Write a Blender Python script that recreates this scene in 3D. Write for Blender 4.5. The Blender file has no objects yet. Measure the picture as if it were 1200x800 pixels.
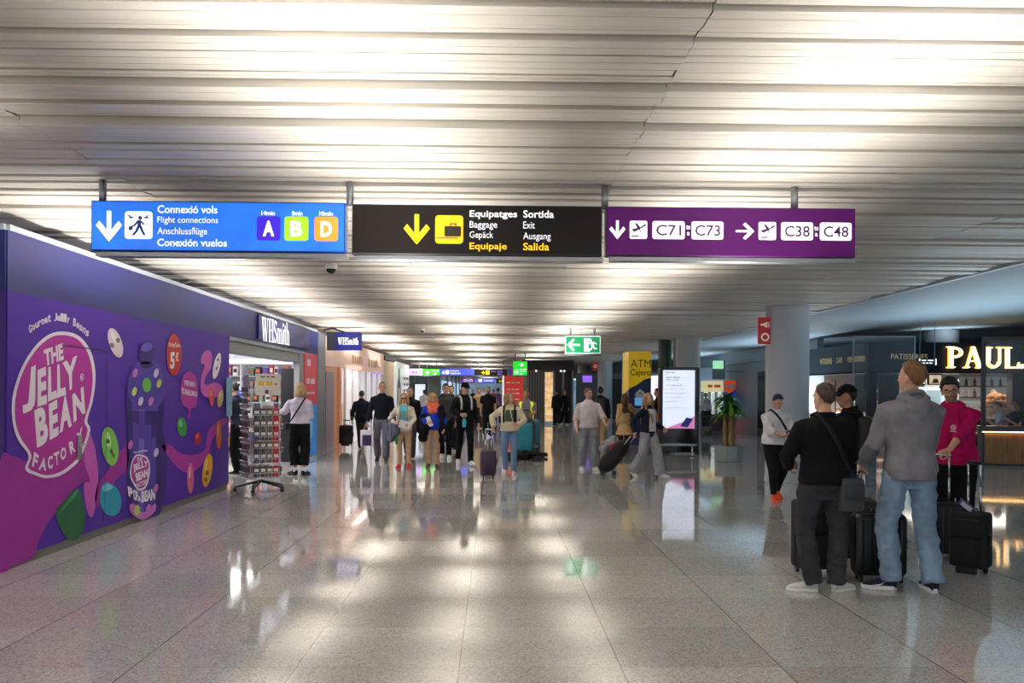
import bpy, bmesh, math, random
import numpy as np
from mathutils import Vector as V, Matrix, noise
from mathutils.bvhtree import BVHTree
R = math.radians
sc = bpy.context.scene
COL = sc.collection
random.seed(7)
# ------------------------------------------------------------------ camera
F_, H_, CY_ = 1080.0, 1.62, 458.0
YAW, ROLL = math.atan(20 / F_), .0057
_r0 = V((math.cos(YAW), -math.sin(YAW), 0)); CF = V((math.sin(YAW), math.cos(YAW), 0)); UZ = V((0, 0, 1))
CR = _r0 * math.cos(ROLL) + UZ * math.sin(ROLL); CU = UZ * math.cos(ROLL) - _r0 * math.sin(ROLL)
EYE = V((0, 0, H_))
cd = bpy.data.cameras.new('camera'); cam = bpy.data.objects.new('camera', cd); COL.objects.link(cam)
cd.sensor_width = 36; cd.lens = 36 * F_ / 1200; cd.shift_y = (CY_ - 400) / 1200; cd.clip_end = 400
cam.matrix_world = Matrix(((CR.x, CU.x, -CF.x, 0), (CR.y, CU.y, -CF.y, 0), (CR.z, CU.z, -CF.z, H_), (0, 0, 0, 1)))
sc.camera = cam
def ray(x, y): return CF * F_ + CR * (x - 600) + CU * (CY_ - y)
def G(x, y, z=0.0):            # photograph point -> point on the floor (or on the level z)
    d = ray(x, y); return EYE + d * ((z - H_) / d.z)
def P(x, y, Y):                # ... -> point on the cross plane at distance Y
    d = ray(x, y); return EYE + d * (Y / d.y)
def W(x, y, X):                # ... -> point on the long plane at X
    d = ray(x, y); return EYE + d * (X / d.x)
# ------------------------------------------------------------------ view, world, lights
sc.view_settings.view_transform = 'Standard'; sc.view_settings.look = 'None'
sc.view_settings.gamma = 1; sc.view_settings.use_curve_mapping = False
sc.view_settings.exposure = 0.15
w = bpy.data.worlds.new('world'); sc.world = w; w.use_nodes = True
bg = w.node_tree.nodes['Background']; bg.inputs[0].default_value = (.80, .88, 1, 1); bg.inputs[1].default_value = 1.25
def lamp(kind, loc, power, color=(1, .93, .82), size=.3, aim=None, spot=100, blend=.8, sy=None):
    l = bpy.data.lights.new('lamp_or_fill', kind); l.energy = power; l.color = color  # shared name: real lamps and added fill lights without fixtures
    o = bpy.data.objects.new('lamp_or_fill', l); COL.objects.link(o); o.location = loc
    if kind == 'AREA':
        l.shape = 'RECTANGLE'; l.size = size; l.size_y = sy or size
    else: l.shadow_soft_size = size
    if kind == 'SPOT': l.spot_size = R(spot); l.spot_blend = blend
    if aim is not None: o.rotation_euler = (V(aim) - V(loc)).to_track_quat('-Z', 'Y').to_euler()
    return o
ZC = 3.2                        # ceiling height
def strip(x, y, power, ln=3.2, wd=.22, z=2.05, sp=110, col=(1, .97, .925)):
    o = lamp('AREA', (x, y, z), power, col, wd, None, sy=ln); o.rotation_euler = (math.pi, 0, 0); o.data.spread = R(sp); return o
# added uplights without fixtures, in mid-air, wash the slats in long bands
for Y in (-6, -2.5, .8, 4.2, 7.6, 11.2, 15, 19, 23.5, 28.5, 34, 40, 47, 55, 65, 77, 92, 108):  # first rows are added behind the camera as front fill
    k = 1 if Y < 22 else 1.5 if Y < 50 else 2.5
    strip(-.75, Y, 48 * k); strip(1.9, Y + .2, 40 * k); strip(-3.6, Y + 1.4 if Y == 7.6 else Y - .6, 46 * k)
# added cool uplights, no fixture, to brighten the bakery side hall
for Y in (4, 11, 18, 30, 42): strip(9.6, Y, 150 if Y < 25 else 260, 6, 1.4, 1.0, 170, (.70, .88, 1))
strip(12.6, 25.4, 16, .6, 1.6, 3.0, 170, (.75, .9, 1))  # added light to brighten the column above the bakery fascia
# ------------------------------------------------------------------ materials
def lin(c):
    c = [x / 255 for x in c[:3]]
    return tuple((x / 12.92 if x <= .04045 else ((x + .055) / 1.055) ** 2.4) for x in c) + (1,)
MC = {}
def mat(name, c, rough=.5, metal=0, emit=0, spec=.5, var=.12, scale=14, bump=0, bscale=60, stretch=(1, 1, 1), alpha=1, trans=0):
    if name in MC: return MC[name]
    m = bpy.data.materials.new(name); m.use_nodes = True; nt = m.node_tree; N = nt.nodes; Lk = nt.links
    b = N['Principled BSDF']; b.inputs['Roughness'].default_value = rough; b.inputs['Metallic'].default_value = metal
    b.inputs['Specular IOR Level'].default_value = spec
    tc = N.new('ShaderNodeTexCoord'); mp = N.new('ShaderNodeMapping'); mp.inputs['Scale'].default_value = stretch
    Lk.new(tc.outputs['Object'], mp.inputs[0])
    nz = N.new('ShaderNodeTexNoise'); nz.inputs['Scale'].default_value = scale; nz.inputs['Detail'].default_value = 4
    Lk.new(mp.outputs[0], nz.inputs['Vector'])
    cr = N.new('ShaderNodeValToRGB'); L = lin(c)
    cr.color_ramp.elements[0].position = .3; cr.color_ramp.elements[1].position = .7
    cr.color_ramp.elements[0].color = tuple(x * (1 - var) for x in L[:3]) + (1,)
    cr.color_ramp.elements[1].color = tuple(min(1, x * (1 + var)) for x in L[:3]) + (1,)
    Lk.new(nz.outputs['Fac'], cr.inputs[0]); Lk.new(cr.outputs[0], b.inputs['Base Color'])
    if emit:
        Lk.new(cr.outputs[0], b.inputs['Emission Color']); b.inputs['Emission Strength'].default_value = emit
    if bump:
        n2 = N.new('ShaderNodeTexNoise'); n2.inputs['Scale'].default_value = bscale; n2.inputs['Detail'].default_value = 3
        Lk.new(mp.outputs[0], n2.inputs['Vector'])
        bp = N.new('ShaderNodeBump'); bp.inputs['Strength'].default_value = bump; bp.inputs['Distance'].default_value = .01
        Lk.new(n2.outputs['Fac'], bp.inputs['Height']); Lk.new(bp.outputs[0], b.inputs['Normal'])
    if trans: b.inputs['Transmission Weight'].default_value = trans; b.inputs['IOR'].default_value = 1.45
    if alpha < 1: b.inputs['Alpha'].default_value = alpha
    MC[name] = m; return m
def cloth(c, rough=.85, var=.16, name=None):
    return mat(name or 'fabric_%d_%d_%d' % tuple(c), c, rough, spec=.2, var=var, scale=9, bump=.35, bscale=220)
def paint(c, rough=.35, emit=0, var=.05): return mat('paint_%d_%d_%d_%d_%d' % (*c, rough * 100, emit * 100), c, rough, emit=emit, var=var)
BLACKP = mat('black_plastic', (17, 18, 21), .4, var=.2)
CHROME = mat('chrome', (205, 208, 212), .18, 1)
ALU = mat('brushed_aluminium', (165, 168, 172), .35, .8, stretch=(1, 1, 12))
WHITE = mat('white_paint', (228, 230, 232), .4)
# ------------------------------------------------------------------ mesh builder
class MB:
    def __init__(s): s.v = []; s.f = []; s.m = []
    def add(s, vs, fs, m=0, T=None):
        n = len(s.v); s.v += [tuple(T @ V(p)) if T else tuple(p) for p in vs]
        s.f += [tuple(i + n for i in f) for f in fs]; s.m += [m] * len(fs) if isinstance(m, int) else list(m); return s
    def box(s, c, d, m=0, r=0, T=None, seg=2):
        c = V(c); hx, hy, hz = d[0] / 2, d[1] / 2, d[2] / 2
        if r:
            bm = bmesh.new(); bmesh.ops.create_cube(bm, size=1)
            for v in bm.verts: v.co = V((v.co.x * d[0], v.co.y * d[1], v.co.z * d[2])) + c
            bmesh.ops.bevel(bm, geom=list(bm.edges), offset=min(r, min(d) * .49), segments=seg, affect='EDGES', profile=.5)
            bm.verts.index_update(); s.add([v.co.copy() for v in bm.verts], [[v.index for v in f.verts] for f in bm.faces], m, T); bm.free(); return s
        vs = [c + V((x * hx, y * hy, z * hz)) for z in (-1, 1) for y in (-1, 1) for x in (-1, 1)]
        return s.add(vs, [(0, 2, 3, 1), (4, 5, 7, 6), (0, 1, 5, 4), (2, 6, 7, 3), (0, 4, 6, 2), (1, 3, 7, 5)], m, T)
    def loft(s, rings, m=0, T=None, caps=True):
        n = len(rings[0]); vs = [p for r in rings for p in r]; fs = []
        for k in range(len(rings) - 1):
            for i in range(n): j = (i + 1) % n; fs.append((k * n + i, k * n + j, (k + 1) * n + j, (k + 1) * n + i))
        if caps: fs.append(tuple(range(n - 1, -1, -1))); fs.append(tuple((len(rings) - 1) * n + i for i in range(n)))
        return s.add(vs, fs, m, T)
    def tube(s, pts, r, n=10, m=0, T=None, side=None, round_=False):
        pts = [V(p) for p in pts]; k = len(pts)
        rr = [r] * k if not isinstance(r, (list, tuple)) else list(r)
        rr = [x if isinstance(x, (list, tuple)) else (x, x) for x in rr]
        if round_:
            d0 = (pts[0] - pts[1]).normalized(); d1 = (pts[-1] - pts[-2]).normalized(); a, b = rr[0], rr[-1]
            q = lambda x, f: (x[0] * f, x[1] * f)
            pts = [pts[0] + d0 * a[0] * .9, pts[0] + d0 * a[0] * .6] + pts + [pts[-1] + d1 * b[0] * .6, pts[-1] + d1 * b[0] * .9]
            rr = [q(a, .4), q(a, .8)] + rr + [q(b, .8), q(b, .4)]; k += 4
        prev = V(side) if side else None; rings = []
        for i in range(k):
            t = (pts[min(i + 1, k - 1)] - pts[max(i - 1, 0)]).normalized()
            if prev is None: prev = V((0, 0, 1)) if abs(t.z) < .9 else V((1, 0, 0))
            a = (prev - t * prev.dot(t))
            a = a.normalized() if a.length > 1e-6 else t.orthogonal().normalized()
            b = t.cross(a); prev = a
            rings.append([pts[i] + a * math.cos(2 * math.pi * j / n) * rr[i][0] + b * math.sin(2 * math.pi * j / n) * rr[i][1] for j in range(n)])
        return s.loft(rings, m, T)
    def lathe(s, prof, c=(0, 0, 0), n=24, m=0, T=None):
        c = V(c); return s.loft([[c + V((r * math.cos(2 * math.pi * i / n), r * math.sin(2 * math.pi * i / n), z)) for i in range(n)] for r, z in prof], m, T)
    def ball(s, c, r, m=0, n=16, k=10, T=None, rot=None):
        c = V(c); r = (r, r, r) if not isinstance(r, (tuple, list)) else r; rings = []
        for i in range(1, k):
            a = -math.pi / 2 + math.pi * i / k; ring = []
            for j in range(n):
                b = 2 * math.pi * j / n; p = V((r[0] * math.cos(a) * math.cos(b), r[1] * math.cos(a) * math.sin(b), r[2] * math.sin(a)))
                ring.append(c + (rot @ p if rot else p))
            rings.append(ring)
        return s.loft(rings, m, T)
    def poly(s, pts, m=0, T=None): return s.add(pts, [tuple(range(len(pts)))], m, T)
    def prism(s, pts, d, m=0, T=None):
        n = len(pts); d = V(d); a = [V(p) for p in pts]; b = [p + d for p in a]
        return s.add(a + b, [tuple(range(n - 1, -1, -1)), tuple(range(n, 2 * n))] + [(i, (i + 1) % n, n + (i + 1) % n, n + i) for i in range(n)], m, T)
    def build(s, name, mats, parent=None, smooth=False, world=False, loc=None):
        me = bpy.data.meshes.new(name); vs = s.v
        if parent is not None and world: Mi = wm(parent).inverted(); vs = [tuple(Mi @ V(p)) for p in vs]
        if loc is not None: vs = [tuple(V(p) - V(loc)) for p in vs]
        me.from_pydata(vs, [], s.f)
        mats = mats if isinstance(mats, (list, tuple)) else [mats]
        for q in mats: me.materials.append(q)
        if any(s.m): me.polygons.foreach_set('material_index', s.m)
        if smooth: me.polygons.foreach_set('use_smooth', [True] * len(me.polygons))
        if smooth == 2:
            me.validate(); me.update()
            try: me.set_sharp_from_angle(angle=R(40))
            except Exception: pass
        me.update()
        bm = bmesh.new(); bm.from_mesh(me)
        if len(bm.faces) < 60000 and s.closed_hint(): bmesh.ops.recalc_face_normals(bm, faces=bm.faces); bm.to_mesh(me)
        bm.free()
        o = bpy.data.objects.new(name, me); COL.objects.link(o)
        if parent is not None: o.parent = parent
        if loc is not None: o.location = loc
        return o
    def closed_hint(s): return True
def wm(o): return (wm(o.parent) @ o.matrix_basis) if o.parent else o.matrix_basis.copy()
def tag(o, label, cat, group=None, kind=None):
    if label: o['label'] = label
    if cat: o['category'] = cat
    if group: o['group'] = group
    if kind: o['kind'] = kind
    return o
def thing(name, label, cat, loc=(0, 0, 0), rz=0, group=None, rot=None):
    o = bpy.data.objects.new(name, None); COL.objects.link(o); o.location = loc; o.empty_display_size = .1
    o.rotation_euler = rot if rot else (0, 0, R(rz)); return tag(o, label, cat, group)
def struct(o, label=None): return tag(o, label, None, None, 'structure')
def dup(o, parent=None):
    c = o.copy(); COL.objects.link(c); c.parent = parent
    for ch in list(o.children): dup(ch, c)
    return c
# ------------------------------------------------------------------ lettering
TC = {}
def glyphs(s, bold=0.0):
    if (s, bold) in TC: return TC[s, bold]
    cu = bpy.data.curves.new('lettering', 'FONT'); cu.body = s; cu.offset = bold; cu.resolution_u = 3; cu.fill_mode = 'FRONT'
    o = bpy.data.objects.new('lettering', cu); COL.objects.link(o)
    dg = bpy.context.evaluated_depsgraph_get(); me = bpy.data.meshes.new_from_object(o.evaluated_get(dg))
    vs = [(v.co.x, v.co.y) for v in me.vertices]; fs = [tuple(p.vertices) for p in me.polygons]
    bpy.data.objects.remove(o); bpy.data.curves.remove(cu); bpy.data.meshes.remove(me)
    x0 = min(v[0] for v in vs); x1 = max(v[0] for v in vs); y0 = min(v[1] for v in vs); y1 = max(v[1] for v in vs)
    vs = [((x - x0) / (x1 - x0), (y - y0) / (y1 - y0)) for x, y in vs]
    TC[s, bold] = (vs, fs); return vs, fs
def quadmap(q):                # q = tl, tr, br, bl points; u right, v up
    tl, tr, br, bl = [V(p) for p in q]
    return lambda u, v: (tl * (1 - u) + tr * u) * v + (bl * (1 - u) + br * u) * (1 - v)
def letter(mb, s, q, m=0, bold=.015):
    if s[0] == '~':            # a line of print too small to read in the photograph: plain dashes
        f = quadmap(q); n = int(s[1:]); x = 0; g = .25 / n
        for i in range(n): wd = (.75 / n) * (.7 + .6 * ((i * 7 + n) % 5) / 4); mb.poly([f(min(1, u), v) for u, v in ((x, .75), (x + wd, .75), (x + wd, .25), (x, .25))], m); x += wd + g
        return
    vs, fs = glyphs(s, bold); f = quadmap(q); mb.add([f(u, v) for u, v in vs], fs, m)
def strokes(mb, st, q, m=0):   # st in the unit square: ('l',x0,y0,x1,y1,w[,w1]) ('a',cx,cy,rx,ry,a0,a1,w) ('p',pts) ('c',cx,cy,rx,ry)
    f = quadmap(q)
    for t in st:
        if t[0] == 'l':
            x0, y0, x1, y1, wd = t[1:6]; w1 = t[6] if len(t) > 6 else wd; d = math.hypot(x1 - x0, y1 - y0); nx, ny = -(y1 - y0) / d / 2, (x1 - x0) / d / 2
            mb.poly([f(x0 + nx * wd, y0 + ny * wd), f(x0 - nx * wd, y0 - ny * wd), f(x1 - nx * w1, y1 - ny * w1), f(x1 + nx * w1, y1 + ny * w1)], m)
        elif t[0] == 'a':
            cx, cy, rx, ry, a0, a1, wd = t[1:8]; n = 14
            for i in range(n):
                b0, b1 = R(a0 + (a1 - a0) * i / n), R(a0 + (a1 - a0) * (i + 1) / n)
                e = lambda b, k: f(cx + (rx - k) * math.cos(b), cy + (ry - k) * math.sin(b))
                mb.poly([e(b0, 0), e(b0, wd), e(b1, wd), e(b1, 0)], m)
        elif t[0] == 'p': mb.poly([f(*p) for p in t[1]], m)
        elif t[0] == 'c': mb.poly([f(t[1] + t[3] * math.cos(i * math.pi / 8), t[2] + t[4] * math.sin(i * math.pi / 8)) for i in range(16)], m)
        elif t[0] == 'r':     # rounded rectangle x0 y0 x1 y1 rx ry
            x0, y0, x1, y1, rx, ry = t[1:]; pts = []
            for cx, cy, a in ((x1 - rx, y1 - ry, 0), (x0 + rx, y1 - ry, 90), (x0 + rx, y0 + ry, 180), (x1 - rx, y0 + ry, 270)):
                for k in range(5): b = R(a + k * 22.5); pts.append(f(cx + rx * math.cos(b), cy + ry * math.sin(b)))
            mb.poly(pts, m)
# ------------------------------------------------------------------ people
SKIN = mat('skin', (205, 158, 132), .5, var=.08, scale=20, spec=.35)
SKIN2 = mat('tanned_skin', (176, 126, 98), .5, var=.08, scale=20, spec=.35)
LIPS = mat('lips', (165, 98, 90), .45); EYEW = mat('eye_white', (225, 220, 215), .25); EYED = mat('eye_dark', (35, 25, 20), .15)
def solid(mb, name, mats, parent, vox, it=3, disp=None, post=None, fmat=None, fac=.5):
    o = mb.build(name, mats, parent)
    md = o.modifiers.new('r', 'REMESH'); md.mode = 'VOXEL'; md.voxel_size = vox; md.use_smooth_shade = True
    ms = o.modifiers.new('s', 'SMOOTH'); ms.factor = fac; ms.iterations = it
    dg = bpy.context.evaluated_depsgraph_get(); me = bpy.data.meshes.new_from_object(o.evaluated_get(dg))
    old = o.data; o.modifiers.clear(); o.data = me; bpy.data.meshes.remove(old); me.name = name
    n = len(me.vertices); co = np.empty(n * 3); me.vertices.foreach_get('co', co); co = co.reshape(-1, 3)
    if disp:
        no = np.empty(n * 3); me.vertices.foreach_get('normal', no); no = no.reshape(-1, 3)
        co = co + no * np.array([disp(p) for p in co])[:, None]
    if post: co = post(co)
    me.vertices.foreach_set('co', co.ravel())
    if not me.materials:
        for q in (mats if isinstance(mats, list) else [mats]): me.materials.append(q)
    if fmat:
        c = np.empty(len(me.polygons) * 3); me.polygons.foreach_get('center', c)
        me.polygons.foreach_set('material_index', [fmat(p) for p in c.reshape(-1, 3)])
    me.polygons.foreach_set('use_smooth', [True] * len(me.polygons)); me.update()
    return o
def ik(a, b, l1, l2, pole):
    d = b - a; L = d.length
    if L > (l1 + l2) * .998: b = a + d * ((l1 + l2) * .998 / L); d = b - a; L = d.length
    L = max(L, abs(l1 - l2) + .01)
    t = d.normalized(); x = (l1 * l1 - l2 * l2 + L * L) / (2 * L); h = math.sqrt(max(l1 * l1 - x * x, 0))
    p = V(pole); p = p - t * p.dot(t); p = p.normalized() if p.length > 1e-5 else t.orthogonal().normalized()
    return a + t * x + p * h, b
TORSO = [(.81, .09, .065, -.005), (.87, .150, .100, -.012), (.93, .166, .110, -.014), (1.02, .152, .102, -.004), (1.10, .140, .095, .003), (1.20, .150, .104, .006),
         (1.30, .165, .112, .004), (1.37, .168, .102, -.002), (1.415, .142, .082, -.01), (1.455, .092, .062, -.014), (1.505, .058, .054, -.014)]
def ring(c, hx, hy, Rm, n=24, e=2.4):
    out = []
    for i in range(n):
        a = 2 * math.pi * i / n; ca, sa = math.cos(a), math.sin(a)
        out.append(c + Rm @ V((hx * math.copysign(abs(ca) ** (2 / e), ca), hy * math.copysign(abs(sa) ** (2 / e), sa), 0)))
    return out
def fold(amp, sx=7, sz=16, seed=0.0):
    return lambda p: amp * (noise.noise(V((p[0] * sx + seed, p[1] * sx, p[2] * sz + seed))) + .5 * noise.noise(V((p[0] * 19, p[1] * 19 + seed, p[2] * 26))))
def hand(mb, w, d, n, s, curl, k=1.0, spread=1.0):
    """palm, five bent fingers and a thumb; d fingers, n palm side, s thumb side"""
    d, n, s = V(d).normalized(), V(n), V(s); n = (n - d * n.dot(d)).normalized(); s = d.cross(n) * (1 if d.cross(n).dot(s) > 0 else -1)
    L = lambda a, b, c: w + (d * a + s * b + n * c) * k
    mb.tube([L(-.03, 0, 0), L(.01, 0, 0), L(.045, .002, 0), L(.08, 0, 0), L(.094, -.002, 0)], [(.022 * k, .026 * k), (.017 * k, .030 * k), (.017 * k, .039 * k), (.014 * k, .041 * k), (.010 * k, .038 * k)], 12, side=n)
    for b, l in ((.031, .074), (.0105, .083), (-.0105, .077), (-.031, .060)):
        p = L(.085, b, 0); pts = [L(.06, b, 0), p]; ang = 0
        dd = (d + s * b * 2.2 * spread).normalized()
        for fr, bd in ((.46, 55), (.30, 65), (.24, 40)):
            ang += R(bd) * curl; p = p + (dd * math.cos(ang) + n * math.sin(ang)) * l * fr * k; pts.append(p)
        mb.tube(pts, [.0098 * k, .0098 * k, .0092 * k, .0085 * k, .0078 * k], 8, round_=True)
    p = L(.02, .028, .004); q = p + (d * .62 + s * .72 + n * (.25 + .35 * curl)).normalized() * .042 * k
    q2 = q + (d * .85 + s * (.35 - .5 * curl) + n * (.3 + .4 * curl)).normalized() * .034 * k; q3 = q2 + (d * .95 + s * (.1 - .5 * curl) + n * (.3 + .5 * curl)).normalized() * .026 * k
    mb.tube([p, q, q2, q3], [.015 * k, .0125 * k, .0105 * k, .009 * k], 8, round_=True)
HAIRS = {  # front, temple, side, back hairline (deg), thickness
    'buzz': (40, 28, -4, -60, .02), 'short': (38, 24, -6, -64, .07), 'thick': (34, 18, -8, -66, .13), 'curly': (26, 8, -16, -64, .30), 'long': (42, 18, -36, -62, .11), 'bob': (36, 16, -38, -62, .13), 'thin': (50, 30, -4, -62, .035)}
def person(label, at, face=180, H=1.72, b=1.0, sh=1.0, vox=.008, cv=.011, L=(-.1, .05, 0, 8), Rt=(.1, .05, 0, 8), lean=(0, 0, 0), lh=None, rh=None,
           lp=(-.35, -1, -.2), rp=(.35, -1, -.2), lhd=None, rhd=None, ln=None, rn=None, curl=(.35, .35), head=(0, 0, 0), skin=None, hair=('short', (70, 50, 38)),
           top=None, bottom=None, shoe=((30, 30, 32), (200, 200, 200)), beard=False, seat=None, far=False, cap=None, group=None, root_z=0.0, name='person'):
    k = H / 1.75; sk = skin or SKIN; at = V((at[0], at[1], 0)); root = thing(name, label, 'person', (at.x, at.y, root_z), face, group)
    top = dict(dict(c=(60, 60, 70), sleeve=1.0, hem=.90, ease=.022, cuff=.046, kind='crew', mat=None, wave=.004), **(top or {}))
    bot = dict(dict(c=(40, 42, 50), len=.09, th=.098, kn=.075, hm=.070, mat=None, ease=.014, wave=.005), **(bottom or {}))
    ex = Matrix.Identity(3)
    # --- skeleton
    l1, l2 = .43 * k, .42 * k; feet = {}; ank = {}
    for s, ft in ((-1, L), (1, Rt)):
        x, y, pitch, out = ft[:4]; lift = ft[4] if len(ft) > 4 else 0
        M = Matrix.Rotation(-R(out) * s, 3, 'Z') @ Matrix.Rotation(-R(pitch), 3, 'X')
        piv = V((0, -.20, 0)) if pitch < 0 else V((0, 0, 0))
        base = V((x, y, lift)) * k; fm = lambda p, M=M, piv=piv, base=base: base + M @ ((V(p) - piv) * k) + Matrix.Rotation(0, 3, 'Z') @ (piv * k)
        feet[s] = (fm, M); ank[s] = fm((0, -.125, .085))
    hips = {s: V((s * .088 * b * k, 0, 0)) for s in (-1, 1)}
    if seat: pel = V(seat)
    else:
        px = (ank[-1].x + ank[1].x) / 2; py = (ank[-1].y + ank[1].y) / 2 + .03 * k
        if lean[0] < -90: py += 0
        z = .925 * k
        for s in (-1, 1):
            a = ank[s]; hx, hy = px + hips[s].x - a.x, py - a.y
            z = min(z, a.z + math.sqrt(max((.846 * k) ** 2 - hx * hx - hy * hy, .01)))
        pel = V((px, py, z))
    Rl = lambda t: (Matrix.Rotation(-R(lean[0]) * t, 3, 'X') @ Matrix.Rotation(R(lean[1]) * t, 3, 'Y') @ Matrix.Rotation(R(lean[2]) * t, 3, 'Z'))
    def sp(x, y, z):              # point of the standing torso (metres at 1.75) -> leaned
        t = min(1, max(0, (z - .90) / .3)); return pel + Rl(t) @ (V((x, y, z - .925)) * k)
    knee, hipj = {}, {}
    for s in (-1, 1):
        hipj[s] = pel + hips[s]; knee[s], ank[s] = ik(hipj[s], ank[s], l1, l2, Matrix.Rotation(-R((L if s < 0 else Rt)[3]) * s * .7, 3, 'Z') @ V((s * .05, 1, 0)))
    SW = .172 * sh * b ** .5
    S = {s: sp(s * SW, -.01, 1.378) for s in (-1, 1)}; wr, el = {}, {}
    for s, h, pl in ((-1, lh, lp), (1, rh, rp)):
        t = V(h) * k if h else V((S[s].x / k + s * .07, S[s].y / k + .03, .86)) * k
        el[s], wr[s] = ik(S[s], t, .288 * k, .258 * k, pl)
    HM = Rl(1) @ Matrix.Rotation(R(head[0]), 3, 'Z') @ Matrix.Rotation(-R(head[1]), 3, 'X') @ Matrix.Rotation(R(head[2]), 3, 'Y'); HO = sp(0, -.002, 1.535)
    hd = lambda x, y, z: HO + HM @ (V((x, y, z)) * k)
    # --- body: one continuous skin surface
    mb = MB(); q = .86 if not far else .82
    tr = lambda grow, zs=None, g=1.0: [ring(sp(0, y, z), (hx * b * (sh if z > 1.15 else 1) * g + grow) * k, (hy * b * g + grow) * k, Rl(min(1, max(0, (z - .9) / .3)))) for z, hx, hy, y in TORSO if zs is None or zs[0] <= z <= zs[1]]
    mb.loft(tr(0, None, q))
    mb.tube([sp(0, -.016, 1.44), sp(0, -.012, 1.50), hd(0, -.005, .0), hd(0, 0, .05)], [.062 * k, .055 * k, .053 * k, .052 * k], 14)
    mb.ball(hd(0, -.012, .118), (.0755 * k, .097 * k, .096 * k), n=20, k=14, rot=HM)
    mb.ball(hd(0, .022, .068), (.064 * k, .072 * k, .088 * k), n=20, k=14, rot=HM)
    mb.ball(hd(0, .038, .014), (.047 * k, .048 * k, .040 * k), rot=HM)
    mb.tube([hd(0, .086, .098), hd(0, .097, .08), hd(0, .108, .062), hd(0, .098, .054)], [.008 * k, .010 * k, .013 * k, .010 * k], 8, round_=True)
    mb.ball(hd(0, .085, .030), (.024 * k, .010 * k, .010 * k), rot=HM)
    mb.ball(hd(0, .078, .112), (.052 * k, .016 * k, .012 * k), rot=HM)
    for s in (-1, 1): mb.ball(hd(s * .077, -.012, .075), (.009 * k, .020 * k, .032 * k), rot=HM @ Matrix.Rotation(R(20 * s), 3, 'Z'))
    for s in (-1, 1):
        ub = .74 if top['sleeve'] > 0 else 1; mb.tube([S[s].lerp(V((0, 0, S[s].z)), .12), S[s].lerp(el[s], .06), S[s].lerp(el[s], .4), el[s], el[s].lerp(wr[s], .35), wr[s]], [.036 * k * b * ub, .046 * k * b * ub, (.045 * k * b) * (ub if top['sleeve'] > .5 else .92), .038 * k * b ** .5, .040 * k * b ** .5, .026 * k], 12, round_=True)
        fd = (wr[s] - el[s]).normalized(); d = V(lhd if s < 0 else rhd) if (lhd if s < 0 else rhd) else fd
        nn = V(ln if s < 0 else rn) if (ln if s < 0 else rn) else V((-s, 0, 0)); tn = (d.cross(nn) if s < 0 else nn.cross(d))
        hand(mb, wr[s], d, nn, tn, curl[0 if s < 0 else 1], k * (1.0 if not far else 1.08))
        kn, an = knee[s], ank[s]
        mb.tube([hipj[s], hipj[s].lerp(kn, .5), kn, kn.lerp(an, .3), an], [.080 * k * b, .068 * k * b, .053 * k, .052 * k, .036 * k], 12, round_=True)
        fm = feet[s][0]; mb.tube([an, fm((0, -.10, .05)), fm((0, -.02, .035)), fm((0, .03, .028))], [(.034 * k, .030 * k), (.034 * k, .028 * k), (.02 * k, .03 * k), (.012 * k, .024 * k)], 10, round_=True)
    hi = HM.inverted(); hn = np.array(hi) / k; HOn = np.array(HO)
    def post(co):
        q_ = (co - HOn) @ hn.T
        for s in (-1, 1):
            d2 = ((q_[:, 0] - s * .031) / .017) ** 2 + ((q_[:, 2] - .092) / .012) ** 2
            wgt = np.exp(-d2) * (q_[:, 1] > .05); co = co - np.outer(wgt * .009 * k, np.array(HM @ V((0, 1, 0))))
        return co
    bmat = cloth((150, 112, 92), name='stubble_skin') if beard else sk
    def fm_(c):
        p = hn @ (c - HOn)
        return 1 if beard and p[2] < .052 and p[2] > -.04 and p[1] > -.01 and not (abs(p[0]) < .022 and .022 < p[2] < .038) and p[1] > .02 - (p[2] * .2) else 0
    solid(mb, 'body', [sk, bmat], root, vox, 3, None, post, fm_ if beard else None)
    J = dict(root=root, k=k, S=S, el=el, wr=wr, knee=knee, ank=ank, pel=pel, HO=HO, HM=HM, hd=hd, sp=sp, Rl=Rl, b=b)
    # --- face
    if not far:
        for s in (-1, 1):
            e = MB(); e.ball(hd(s * .031, .078, .092), (.0125 * k, .0118 * k, .0065 * k), 0, 12, 8, rot=HM); e.ball(hd(s * .031, .0855, .092), (.006 * k, .0055 * k, .0058 * k), 1, 8, 6, rot=HM); e.build('eye', [EYEW, EYED], root, True)
            e = MB(); e.tube([hd(s * .014, .094, .108), hd(s * .032, .093, .113), hd(s * .050, .080, .108)], [.003 * k, .0045 * k, .003 * k], 6, round_=True); e.build('eyebrow', cloth(tuple(int(x * .7) for x in hair[1])), root, True)
        e = MB(); e.tube([hd(-.021, .086, .0295), hd(0, .0965, .031), hd(.021, .086, .0295)], [(.003 * k, .003 * k), (.006 * k, .004 * k), (.003 * k, .003 * k)], 8, round_=True); e.build('mouth', LIPS, root, True)
    # --- hair
    st, hc = hair[:2]; hm = mat('hair_%d_%d_%d' % tuple(hc), hc, .5, var=.45, scale=60, stretch=(1, 1, .12), bump=.6, bscale=150)
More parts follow.
